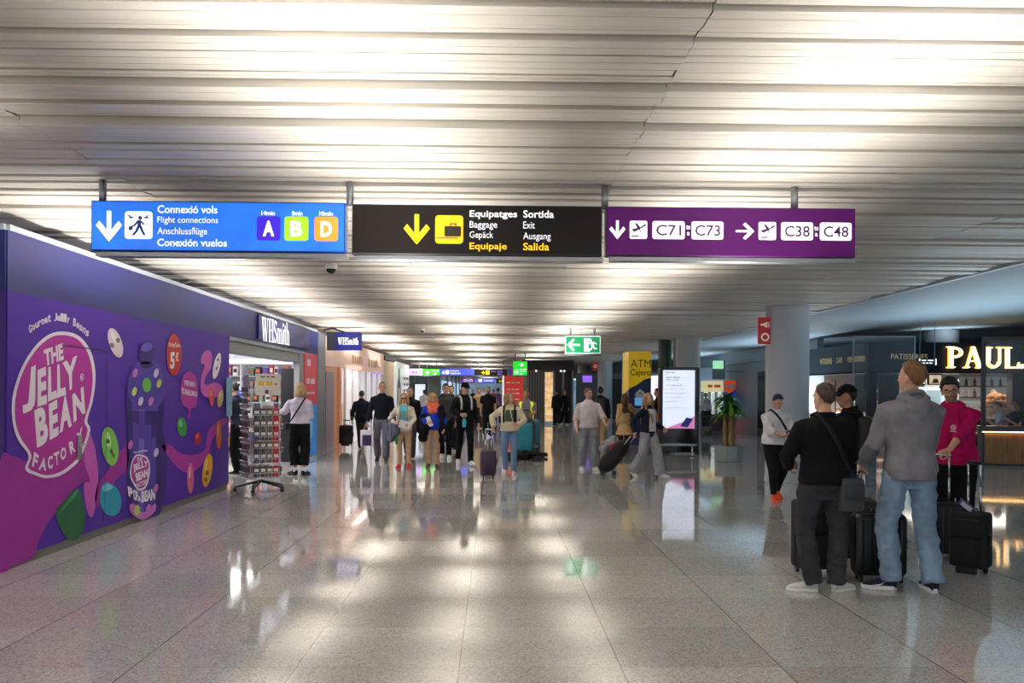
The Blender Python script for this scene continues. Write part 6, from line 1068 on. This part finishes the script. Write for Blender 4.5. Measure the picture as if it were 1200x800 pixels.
# 11 woman with cyan top and red shoes
p = G(473, 548); J = person('woman in cyan top cream cardigan beige trousers and red shoes', p, 179, 1.57, 1.0, .9, **MID, L=(-.12, .03, 0, 8), Rt=(.12, .10, 0, 8), head=(0, 6, 0), rh=(.20, .26, 1.06), rp=(1, -.6, -.4), rhd=(-.6, .7, 0), lh=(-.15, .27, 1.00), lp=(-1, -.6, -.4), lhd=(.5, .8, 0), curl=(.7, .5), hair=('long', (176, 138, 92)), top=dict(c=(206, 198, 182), hem=.84, ease=.03, kind='jacket', name='cardigan'), bottom=dict(c=(196, 164, 136), th=.094, kn=.070, hm=.066), shoe=((206, 20, 44), (200, 30, 50)))
patch(J, J['top'], 0, 1.08, .19, .46, cloth((96, 176, 196)), 'undershirt', nx=8, nz=16, off=.010, parent=J['root'])
mb = MB(); hd = J['hd']
for s in (-1, 1): mb.ball(hd(s * .031, .094, .092), (.026, .008, .02), 0, 12, 8)
mb.tube([hd(-.07, .06, .1), hd(-.02, .098, .097), hd(.02, .098, .097), hd(.07, .06, .1)], .004, 6); mb.build('sunglasses', mat('glossy_lens', (40, 36, 40), .05), J['root'], True)
W_ = lambda x, y, z: wpt(J, V((x, y, z)) * J['k'])
draped('grey jacket draped over the arm of the cyan top woman', 'draped_jacket', 'jacket', (98, 100, 116), [W_(.24, .16, 1.06), W_(.28, .20, .96), W_(.20, .24, 1.0), W_(.12, .26, .98), W_(.30, .16, .84), W_(.24, .22, .82), W_(.14, .25, .84), W_(.27, .18, .72)], .085)
draped('green cloth hanging below the grey draped jacket', 'green_scarf', 'scarf', (30, 120, 66), [W_(.15, .24, .73), W_(.15, .24, .66), W_(.14, .24, .58)], .04)
t = thing('paper_sheet', 'folded white paper in the hand of the cyan top woman', 'paper', tuple(W_(-.06, .33, 1.02)), 180); mb = MB(); mb.box((0, 0, 0), (.24, .008, .16), 0, .003, Matrix.Rotation(R(-14), 4, 'Y')); mb.build('sheet', paint((220, 220, 222)), t)
# 12 woman with the orange scarf
p = G(507, 548); J = person('woman with orange scarf blue shirt and beige trousers looking down', p, 181, 1.58, 1.08, .92, **MID, L=(-.11, .08, 0, 8), Rt=(.115, .0, 10, 8), head=(0, 30, 4), rh=(.12, .30, 1.05), rp=(1, -.5, -.5), rhd=(-.6, .7, .2), lh=(-.26, .10, .92), curl=(.5, .6), hair=('bob', (182, 142, 92)), top=dict(c=(26, 66, 196), hem=.88, ease=.03, belly=.03, name='shirt'), bottom=dict(c=(190, 152, 124), th=.090, kn=.070, hm=.066), shoe=((88, 70, 54), (90, 76, 62)))
mb = MB(); sp = J['sp']
for i, (rr, zz, th_) in enumerate(((.085, 1.50, .04), (.10, 1.45, .045), (.115, 1.40, .04))): mb.tube([sp(rr * math.cos(a), .1 * math.sin(a) * (1.15 if math.sin(a) > 0 else 1) + .01, zz - .035 * math.sin(a)) for a in [j * math.pi / 10 for j in range(21)]], th_ * .9, 10)
mb.ball(sp(0, .13, 1.33), (.10, .05, .08)); solid(mb, 'scarf', cloth((246, 120, 84)), J['root'], .011, 2, fold(.010, 12, 22, 2))
W_ = lambda x, y, z: wpt(J, V((x, y, z)) * J['k'])
draped('black coat draped over the arms of the orange scarf woman', 'draped_coat', 'coat', (18, 18, 22), [W_(.20, .12, 1.16), W_(.25, .14, 1.04), W_(.22, .22, .98), W_(.14, .26, .96), W_(.27, .16, .90), W_(.22, .22, .84), W_(.16, .25, .82), W_(.22, .2, .72)], .085)
draped('black cardigan side hanging along the blue shirt of the scarf woman', 'draped_cardigan', 'cardigan', (20, 20, 24), [W_(-.20, .06, 1.36), W_(-.22, .10, 1.24), W_(-.22, .12, 1.1), W_(-.23, .12, .98), W_(-.22, .1, .86), W_(-.22, .1, .74), W_(-.22, .1, .64)], .075)
t = thing('paper_slip', 'white ticket held up by the orange scarf woman', 'ticket', tuple(W_(.06, .36, 1.09)), 180); mb = MB(); mb.box((0, 0, 0), (.085, .006, .21), 0, .002, Matrix.Rotation(R(24), 4, 'Y')); mb.build('sheet', paint((232, 232, 236)), t)
# 13, 14 behind
p = V((P(522, 500, 22).x, 22, 0)); person('young man in dark grey hooded jacket behind the orange scarf woman', p, 182, 1.79, 1.0, 1.0, **MID, L=(-.09, .12, 0, 6), Rt=(.09, -.12, 15, 6), hair=('thick', (58, 46, 38)), top=dict(c=(66, 66, 72), kind='hood', hem=.88, name='jacket'), bottom=dict(c=(18, 18, 22)), shoe=((230, 230, 232), (236, 236, 236)))
p = V((P(528.5, 500, 25).x, 25, 0)); person('bearded man in dark coat behind the man with the black cap and white sneakers', p, 180, 1.76, 1.04, 1.0, **MID, beard=True, hair=('short', (38, 30, 28)), top=dict(c=(40, 40, 48), kind='jacket', hem=.84, name='coat'), bottom=dict(c=(30, 30, 36)))
# 15 man in black cap with the turquoise bottle
p = G(545, 545); J = person('man in black cap and black jacket with turquoise bottle and white sneakers', p, 196, 1.80, 1.0, 1.0, **MID, L=(-.08, .28, -6, 6), Rt=(.10, -.20, 25, 6), head=(26, 6, 0), rh=(.16, .26, 1.08), rp=(1, -.6, -.4), rhd=(-.7, .6, -.1), curl=(.4, .8), lh=(-.26, .1, .88), cap=(14, 14, 17), hair=('short', (40, 32, 28)), top=dict(c=(18, 19, 23), kind='jacket', hem=.88, ease=.03, name='jacket'), bottom=dict(c=(18, 18, 21), th=.095, kn=.075, hm=.062), shoe=((226, 226, 228), (236, 236, 236)))
q = wpt(J, (.10, .30, .98)); t = thing('water_bottle', 'turquoise bottle in the hand of the man in cap and white sneakers', 'bottle', (q.x, q.y, q.z - .14)); mb = MB(); mb.lathe([(.034, 0), (.04, .01), (.04, .15), (.02, .19), (.02, .2)], n=16); mb.build('body', mat('turquoise_plastic', (60, 170, 190), .2, emit=.1), t, True); mb = MB(); mb.lathe([(.022, .195), (.022, .23)], n=12); mb.build('cap', BLACKP, t)
bp = thing('backpack', 'dark grey backpack with pale strap worn by the man with the turquoise bottle', 'backpack', tuple(wpt(J, (0, -.27, 1.2))), 196); mb = MB(); mb.box((0, 0, 0), (.30, .17, .42), 0, .07, seg=4); mb.build('body', mat('bag_40_40_44', (40, 40, 44), .6, bump=.2), bp, 2); Mi = wm(bp).inverted() @ wm(J['root'])
for s in (-1, 1): mb = MB(); mb.tube([Mi @ J['sp'](s * .11, y, z) for y, z in ((-.17, 1.34), (-.11, 1.455), (-.01, 1.475), (.10, 1.43), (.158, 1.33), (.155, 1.18))], [(.006, .022)] * 6, 8); mb.build('strap', cloth((196, 196, 200)), bp, True)
# 16 man in black tee further back
p = G(572, 512); person('man in black t-shirt walking far behind the purple suitcase', p, 182, 1.77, 1.04, 1.04, **MID, L=(-.1, .12, 0, 6), Rt=(.1, -.2, 25, 6), hair=('short', (60, 46, 38)), beard=True, top=dict(c=(16, 18, 24), sleeve=.4, ease=.035, hem=.86, boxy=True, name='shirt'), bottom=dict(c=(22, 24, 32), th=.105, kn=.095, hm=.09))
# 17 woman in cream sweatshirt with purple suitcase
p = G(597, 557); J = person('woman in cream sweatshirt with green print and light jeans pulling a suitcase', p, 176, 1.60, 1.0, .92, **MID, L=(-.11, .14, 0, 10), Rt=(.115, -.08, 14, 10), head=(44, 2, 0), rh=(.34, .02, 1.02), rp=(.9, -.8, 0), rhd=(.2, .3, -.9), lh=(-.17, .22, 1.06), lp=(-1, -.4, -.5), lhd=(.5, .7, .2), curl=(.5, .8), hair=('pony', (156, 112, 74)), top=dict(c=(216, 204, 176), hem=.93, ease=.045, cuff=.055, wave=.010, name='sweatshirt'), bottom=dict(mat=JEAN('blue_denim', (112, 142, 182)), th=.095, kn=.070, hm=.060, len=.12), shoe=((216, 188, 178), (232, 222, 216)))
patch(J, J['top'], -.03, 1.14, .22, .24, [paint((72, 86, 62)), paint((44, 58, 46)), paint((206, 204, 180))], 'print', nx=12, nz=14, fn=lambda u, v: 2 if abs(u - .45 - .25 * (v - .5)) < .04 or v < .06 else (1 if u < .42 else 0))
mb = MB(); hd = J['hd']; mb.tube([hd(0, -.10, .15), hd(0, -.15, .12), hd(0, -.16, .04), hd(0, -.14, -.03)], [.03, .04, .036, .015], 10, round_=True); mb.build('ponytail', cloth((156, 112, 74)), J['root'], True)
bp = thing('backpack', 'black backpack worn by the cream sweatshirt woman', 'backpack', tuple(wpt(J, (0, -.25, 1.08))), 176); mb = MB(); mb.box((0, 0, 0), (.28, .15, .36), 0, .06, seg=4); mb.build('body', mat('bag_24_24_27', (24, 24, 27), .6, bump=.2), bp, 2); Mi = wm(bp).inverted() @ wm(J['root'])
for s in (-1, 1): mb = MB(); mb.tube([Mi @ J['sp'](s * .115, y, z) for y, z in ((-.19, 1.34), (-.11, 1.45), (0, 1.478), (.10, 1.44), (.172, 1.34), (.172, 1.18), (.10, 1.08))], [(.006, .02)] * 7, 8); mb.build('strap', cloth((24, 24, 27)), bp, True)
q = wpt(J, J['wr'][1]); p = G(572, 561); suitcase('purple ribbed suitcase pulled by the cream sweatshirt woman', (p.x, p.y + .12), -2, .28, .47, .2, (56, 32, 62), .38, 0, 4, grip=CHROME)
# 18 floor scrubber with driver in hi-vis vest
p = G(617, 540); t = thing('floor_scrubber', 'teal ride-on floor scrubber in the middle of the hall', 'floor scrubber', (p.x, p.y + .55, 0), 176); TL = mat('teal_plastic', (24, 128, 150), .35, var=.05)
def fs(n, m, c, d, r=.03): mb = MB(); mb.box(c, d, 0, r, seg=3); return mb.build(n, m, t, 2)
fs('chassis', BLACKP, (0, -.1, .22), (.62, 1.2, .22), .05); fs('front_body', TL, (0, .46, .56), (.36, .26, .66), .08); fs('rear_tank', TL, (0, -.55, .62), (.64, .42, .62), .08); fs('seat', BLACKP, (0, -.22, .71), (.44, .38, .14), .05); fs('seat_back', BLACKP, (0, -.44, .98), (.42, .09, .42), .04); fs('platform', BLACKP, (0, .15, .30), (.5, .34, .05), .01); fs('dash', mat('dark_dash', (36, 40, 44), .3), (0, .44, .92), (.3, .16, .08), .03)
mb = MB(); mb.tube([(0, .40, .93), (0, .26, 1.04)], .018, 8); mb.tube([V((.15 * math.cos(a), 0.25 + .05 * math.sin(a), 1.05 + .13 * math.sin(a))) for a in [i * math.pi / 10 for i in range(21)]], .013, 8); mb.build('steering_wheel', BLACKP, t, True)
for x, y, r in ((0, .5, .13), (-.28, -.45, .15), (.28, -.45, .15)): mb = MB(); mb.tube([(x - .045, y, r), (x + .045, y, r)], r, 18); mb.build('wheel', mat('rubber', (26, 26, 28), .8), t)
mb = MB(); mb.tube([V((.42 * math.cos(a), .12 + .3 * math.sin(a), .09)) for a in [i * math.pi / 10 for i in range(11)]], [(.08, .03)] * 11, 8, side=(0, 0, 1)); mb.build('brush_skirt', mat('rubber', (26, 26, 28), .8), t); mb = MB(); mb.tube([V((.5 * math.cos(a), -.75 + .18 * math.sin(a), .06)) for a in [math.pi + i * math.pi / 10 for i in range(11)]], [(.05, .02)] * 11, 8, side=(0, 0, 1)); mb.build('squeegee', mat('rubber', (26, 26, 28), .8), t)
for s in (-1, 1): mb = MB(); mb.lathe([(.15, .0), (.16, .03), (.10, .1)], (s * .28, .48, 0), 18); mb.build('side_brush', mat('rubber', (26, 26, 28), .8), t)
MS = wm(t); o_ = MS @ V((-.0, -.12, 0)); J = person('cleaner in yellow high visibility vest seated on the floor scrubber', (o_.x, o_.y), 176, 1.72, 1.06, 1.02, **MID, seat=(0, -.08, .86), L=(-.18, .36, 0, 8, .36), Rt=(.18, .36, 0, 8, .36), lh=(-.15, .36, 1.10), rh=(.15, .36, 1.10), head=(-12, 4, 0), curl=(.9, .9), skin=SKIN2, hair=('short', (26, 22, 22)), top=dict(c=(126, 122, 140), hem=.9, ease=.02, sleeve=.4, name='shirt'), bottom=dict(c=(70, 72, 92), th=.105, kn=.088, hm=.08))
HV = lit('hi_vis_yellow', (214, 232, 20), .25, .04); SIL = paint((200, 206, 206), .3, .1); sp = J['sp']; mb = MB(); zs = [(.93, .02), (1.02, .02), (1.06, .02), (1.12, .02), (1.2, .02), (1.3, .02), (1.37, .02), (1.41, .015), (1.44, .012)]
for s in (-1, 1):
    rings = []
    for z, e_ in zs:
        hx, hy, yy = [float(np.interp(z, [q_[0] for q_ in TORSO], [q_[i] for q_ in TORSO])) for i in (1, 2, 3)]; hx = hx * 1.06 + .034; hy = hy * 1.06 + .034; rg = []
        for a in np.linspace(R(62), R(-90), 13): rg.append(sp(s * hx * math.copysign(abs(math.cos(a)) ** .83, math.cos(a)), yy + hy * math.copysign(abs(math.sin(a)) ** .83, math.sin(a)), z))
        rings.append(rg)
    n = 13; vs = [q_ for r_ in rings for q_ in r_]; mb.add(vs, [(k * n + i, k * n + i + 1, (k + 1) * n + i + 1, (k + 1) * n + i) for k in range(len(zs) - 1) for i in range(n - 1)], [1 if k == 1 else 0 for k in range(len(zs) - 1) for i in range(n - 1)])
vest = mb.build('vest', [HV, SIL], J['root'], True); sm_ = vest.modifiers.new('thickness', 'SOLIDIFY'); sm_.thickness = .006
# 19, 20 two dark figures far right of the hall
p = G(652, 499); person('distant man in black walking away by the warm display window', p, 10, 1.72, 1.0, 1.0, **FARP, L=(-.1, .15, 0, 5), Rt=(.1, -.2, 25, 5), hair=('short', (30, 26, 26)), top=dict(c=(22, 22, 26), kind='jacket', hem=.86, name='jacket'), bottom=dict(c=(18, 18, 22)))
p = G(662, 498); J = person('distant woman with red hair in black coat carrying a tan bag', p, 200, 1.68, 1.0, .92, **FARP, L=(-.1, .1, 0, 5), Rt=(.1, -.15, 25, 5), hair=('bob', (120, 52, 36)), top=dict(c=(20, 20, 24), kind='jacket', hem=.62, flare=.1, name='coat'), bottom=dict(c=(18, 18, 22)), shoe=((180, 180, 180), (220, 220, 220)))
bag('tan shoulder bag of the distant red haired woman', 'shoulder_bag', 'bag', (150, 108, 66), (.3, .12, .24), wpt(J, (.27, .08, .95)), 200)
# 21 youth in pale sweatshirt and grey trousers
p = G(691, 551); J = person('young man in pale pinkish t-shirt and baggy grey trousers looking aside', p, 190, 1.69, .98, 1.02, **MID, L=(-.13, .10, 0, 12), Rt=(.15, -.08, 12, 10), head=(26, 0, 0), rh=(.30, .03, .90), lh=(-.27, .24, .98), lp=(-.8, -.7, -.3), lhd=(-.3, .8, 0), hair=('thick', (92, 64, 44)), top=dict(c=(208, 198, 204), hem=.90, ease=.045, boxy=True, sleeve=.62, cuff=.066, wave=.009, name='shirt'), bottom=dict(c=(134, 138, 146), th=.105, kn=.092, hm=.098, wave=.014), shoe=((222, 222, 222), (230, 230, 230)))
# 22 person from behind with black backpack
p = G(703, 525); J = person('dark haired man from behind in dark jacket and beige trousers by the column', p, -6, 1.74, 1.02, 1.02, **MID, L=(-.1, .1, 0, 8), Rt=(.1, -.1, 10, 8), hair=('curly', (34, 28, 26)), top=dict(c=(24, 27, 36), kind='jacket', hem=.90, ease=.035, name='jacket'), bottom=dict(c=(158, 144, 122), th=.11, kn=.1, hm=.09), shoe=((230, 230, 230), (236, 236, 236)))
bp = thing('backpack', 'dark backpack of the man in beige trousers by the column', 'backpack', tuple(wpt(J, (0, -.25, 1.2))), -6); mb = MB(); mb.box((0, 0, 0), (.32, .17, .46), 0, .07, seg=4); mb.box((0, -.09, -.08), (.25, .05, .22), 0, .02, seg=3); mb.build('body', mat('bag_28_32_40', (28, 32, 40), .6, bump=.2), bp, 2); Mi = wm(bp).inverted() @ wm(J['root'])
for s in (-1, 1): mb = MB(); mb.tube([Mi @ J['sp'](s * .115, y, z) for y, z in ((-.19, 1.36), (-.11, 1.455), (0, 1.478), (.10, 1.44), (.165, 1.34), (.16, 1.2))], [(.006, .02)] * 6, 8); mb.build('strap', cloth((24, 24, 27)), bp, True)
# 23 woman in the beige trench coat
p = G(730, 526); J = person('brown haired woman from behind in beige trench coat', p, 14, 1.56, 1.02, .92, **MID, L=(-.08, .1, 0, 6), Rt=(.08, -.1, 12, 6), head=(20, 0, 0), rh=(.24, .22, 1.24), rhd=(.2, .8, .3), rp=(1, -.5, -.5), hair=('long', (98, 68, 48)), top=dict(c=(206, 172, 118), kind='jacket', hem=.46, ease=.035, flare=.16, wave=.012, name='trench_coat'), bottom=dict(c=(60, 54, 50)), shoe=((60, 44, 36), (60, 44, 36)))
mb = MB(); mb.tube([J['sp'](.168 * math.cos(a), .128 * math.sin(a), 1.05) for a in [i * math.pi / 12 for i in range(25)]], [(.024, .006)] * 25, 8, side=(0, 0, 1)); mb.build('belt', cloth((190, 154, 100)), J['root'], True)
bb = bag('dark brown shoulder bag on the trench coat woman', 'shoulder_bag', 'bag', (66, 42, 36), (.12, .28, .26), wpt(J, (.25, .05, .90)), 14); strap(J, (-.09, 0, 1.30), (.17, 0, .98), .03, cloth((66, 42, 36)), bb)
suitcase('small plum suitcase standing in front of the trench coat woman', (4.05, 24.3), 6, .3, .45, .2, (86, 60, 96), .2, 0, 4)
# 24 woman with the navy cardigan pulling a duffel
p = G(761, 560); J = person('long haired woman in navy cardigan white top and wide grey trousers', p, 222, 1.62, .96, .92, **MID, L=(-.10, .34, -6, 4), Rt=(.08, -.30, 34, 4), head=(-22, 4, 0), rh=(.26, -.16, .92), rhd=(.1, -.4, -.8), lh=(-.26, .16, 1.00), curl=(.5, .9), hair=('long', (166, 128, 88)), top=dict(c=(30, 34, 52), kind='jacket', hem=.86, ease=.028, name='cardigan'), bottom=dict(c=(158, 158, 164), th=.118, kn=.11, hm=.112, wave=.010), shoe=((226, 222, 216), (232, 230, 226)))
patch(J, J['top'], -.02, 1.09, .22, .42, cloth((214, 212, 214)), 'undershirt', nx=8, nz=16, off=.010, parent=J['root'])
q = wpt(J, J['wr'][1] + V((.0, -.04, -.05))); e0 = G(706, 557); d0 = G(724, 556); lo = V((e0.x + .10, e0.y + .1, .17)); ax = V((q.x, q.y, q.z)) - lo; ay = math.atan2(ax.x, ax.y); el_ = math.atan2(ax.z, math.hypot(ax.x, ax.y))
t = thing('duffel_bag', 'black wheeled duffel bag tilted behind the navy cardigan woman', 'duffel bag', tuple(lo), 0, None, rot=(el_, 0, -ay)); ln = .62
mb = MB(); mb.tube([(0, -.06, .03), (0, 0, .03), (0, .25, .03), (0, ln - .08, .03), (0, ln, .03)], [(.12, .14), (.15, .17), (.16, .18), (.15, .17), (.11, .13)], 20, round_=True); mb.build('body', mat('duffel_black', (20, 21, 25), .7, bump=.3), t, True)
for s in (-1, 1): mb = MB(); mb.tube([(s * .13, -.06, -.13), (s * .165, -.06, -.13)], .045, 14); mb.build('wheel', BLACKP, t); mb = MB(); L2 = ax.length; mb.tube([(s * .06, ln - .05, -.02), (s * .06, L2 - .0, .0)], .010, 8); mb.build('rail', CHROME, t, True)
mb = MB(); mb.tube([(-.075, ax.length, 0), (.075, ax.length, 0)], .016, 10, round_=True); mb.build('grip', BLACKP, t, True); mb = MB(); mb.tube([(-.09, .1, .18), (-.09, .2, .24), (-.09, .35, .24), (-.09, .45, .18)], [(.005, .016)] * 4, 6); mb.build('strap', cloth((30, 30, 34)), t)
MD = wm(t); draped('silver grey jacket strapped on top of the black duffel', 'folded_jacket', 'jacket', (158, 160, 166), [MD @ V(v_) for v_ in ((-.06, .16, .26), (.05, .2, .27), (-.05, .3, .27), (.06, .36, .27), (0, .46, .26), (.08, .5, .23), (-.1, .12, .22))], .085)
draped('red pouch hanging from the black duffel', 'red_pouch', 'pouch', (176, 40, 54), [MD @ V(v_) for v_ in ((.13, .52, .10), (.13, .47, .06))], .05)
# 25, 26 by the cash machine and the promotion kiosk
p = V((P(769, 470, 26.2).x, 26.2, 0)); person('dark haired man in black between the cash machine and the totem', p, 80, 1.72, 1.02, 1.0, **MID, head=(10, 10, 0), lh=(-.1, .3, 1.1), hair=('short', (30, 26, 26)), top=dict(c=(26, 28, 36), kind='jacket', name='jacket'), bottom=dict(c=(40, 40, 48)))
p = V((P(827, 470, 37.6).x, 37.6, 0)); person('distant person in white shirt standing at the promotion kiosk', p, 170, 1.60, .98, .92, **FARP, hair=('short', (120, 72, 48)), top=dict(c=(224, 224, 228), hem=.92, name='shirt'), bottom=dict(c=(40, 46, 56)))
tb_ = thing('leafy_shrub', 'small dark green shrub in a pot beside the promotion kiosk', 'plant', tuple(G(829, 509)), 0); mb = MB(); mb.lathe([(.15, 0), (.19, .3), (.17, .3)], n=16); mb.build('pot', paint((90, 84, 70)), tb_, True); mb = MB()
for j in range(60): a = lr.uniform(0, 6.3); e = lr.uniform(-.2, 1.4); d = V((math.cos(a) * math.cos(e), math.sin(a) * math.cos(e), math.sin(e))); c_ = V((0, 0, .5)) + d * lr.uniform(.15, .35); sd = d.cross(V((0, 0, 1))).normalized() * .05; mb.poly([c_, c_ + d * .09 + sd, c_ + d * .2, c_ + d * .09 - sd])
mb.build('foliage', mat('dark_leaf', (40, 84, 40), .4, var=.4), tb_)
# 27, 28 guests at the terrace counter and a barista
for i, (px, col_, hr, lab, yy) in enumerate(((1176, (196, 206, 216), ('short', (50, 40, 34)), 'seated guest in pale shirt behind the oak terrace counter', 22.3), (1192, (26, 26, 30), ('bob', (150, 112, 76)), 'blond seated guest in black at the end of the terrace counter', 21.9))):
    p = V((P(px, 500, yy).x, yy, 0)); st = thing('bar_stool', 'stool under the ' + ('guest in pale shirt' if i == 0 else 'blond guest in black'), 'stool', tuple(p), 0, 'terrace stools'); mb = MB(); mb.lathe([(.17, .50), (.18, .52), (.18, .55), (.15, .565)], n=20); mb.build('seat', BLACKP, st, True)
    mb = MB(); mb.lathe([(.2, 0), (.2, .015), (.03, .03), (.025, .5)], n=20); mb.build('pedestal', ALU, st, True)
    person(lab, p, 60 if i == 0 else 110, 1.66, 1.0, .95, **MID, seat=(0, 0, .66), L=(-.12, .34, 0, 5, .2), Rt=(.12, .34, 0, 5, .2), lh=(-.12, .36, 1.02), rh=(.12, .36, 1.02), lean=(10, 0, 0), head=(0, 12, 0), hair=hr, top=dict(c=col_, hem=.92, sleeve=.4 if i == 0 else .3, name='shirt'), bottom=dict(c=(40, 44, 60)))
p = V((14.6, 26.7, 0)); person('barista in black behind the pastry counter beside the bread basket', p, 175, 1.74, 1.0, 1.0, **MID, head=(10, 8, 0), lh=(-.1, .3, 1.05), rh=(.12, .3, 1.05), hair=('short', (120, 84, 66)), top=dict(c=(22, 24, 30), sleeve=.4, name='shirt'), bottom=dict(c=(22, 22, 26)))
# distant walkers
for i, (px, Y, c, bt_, lab) in enumerate(((497, 44, (216, 216, 220), (60, 60, 70), 'distant person in white shirt before the bright upright screen'), (540, 52, (70, 60, 66), (40, 40, 50), 'distant walker in plum jacket left of the black t-shirt man'), (561, 40, (196, 160, 120), (60, 56, 60), 'distant woman in tan top just left of the black t-shirt man'), (583, 44, (110, 90, 130), (50, 60, 90), 'distant walker in violet jacket right of the black t-shirt man'), (588, 58, (60, 90, 120), (40, 44, 60), 'distant walker in blue jacket beside the red notice board'), (554, 62, (40, 44, 50), (30, 30, 36), 'distant walker in dark coat under the small far signs'), (578, 70, (180, 60, 60), (40, 44, 60), 'distant walker in red top under the small far signs'), (566, 58, (206, 206, 206), (60, 70, 100), 'distant walker in pale top far down the corridor'))):
    p = V((P(px, 470, Y).x, Y, 0)); person(lab, p, 180 if i % 3 else 8, 1.66 + .04 * (i % 4), 1.0, 1.0, **FARP, L=(-.1, .15, 0, 5), Rt=(.1, -.2, 25, 5), hair=('short' if i % 2 else 'thick', (60 + 12 * (i % 3), 46, 38)), top=dict(c=c, name='top'), bottom=dict(c=bt_))
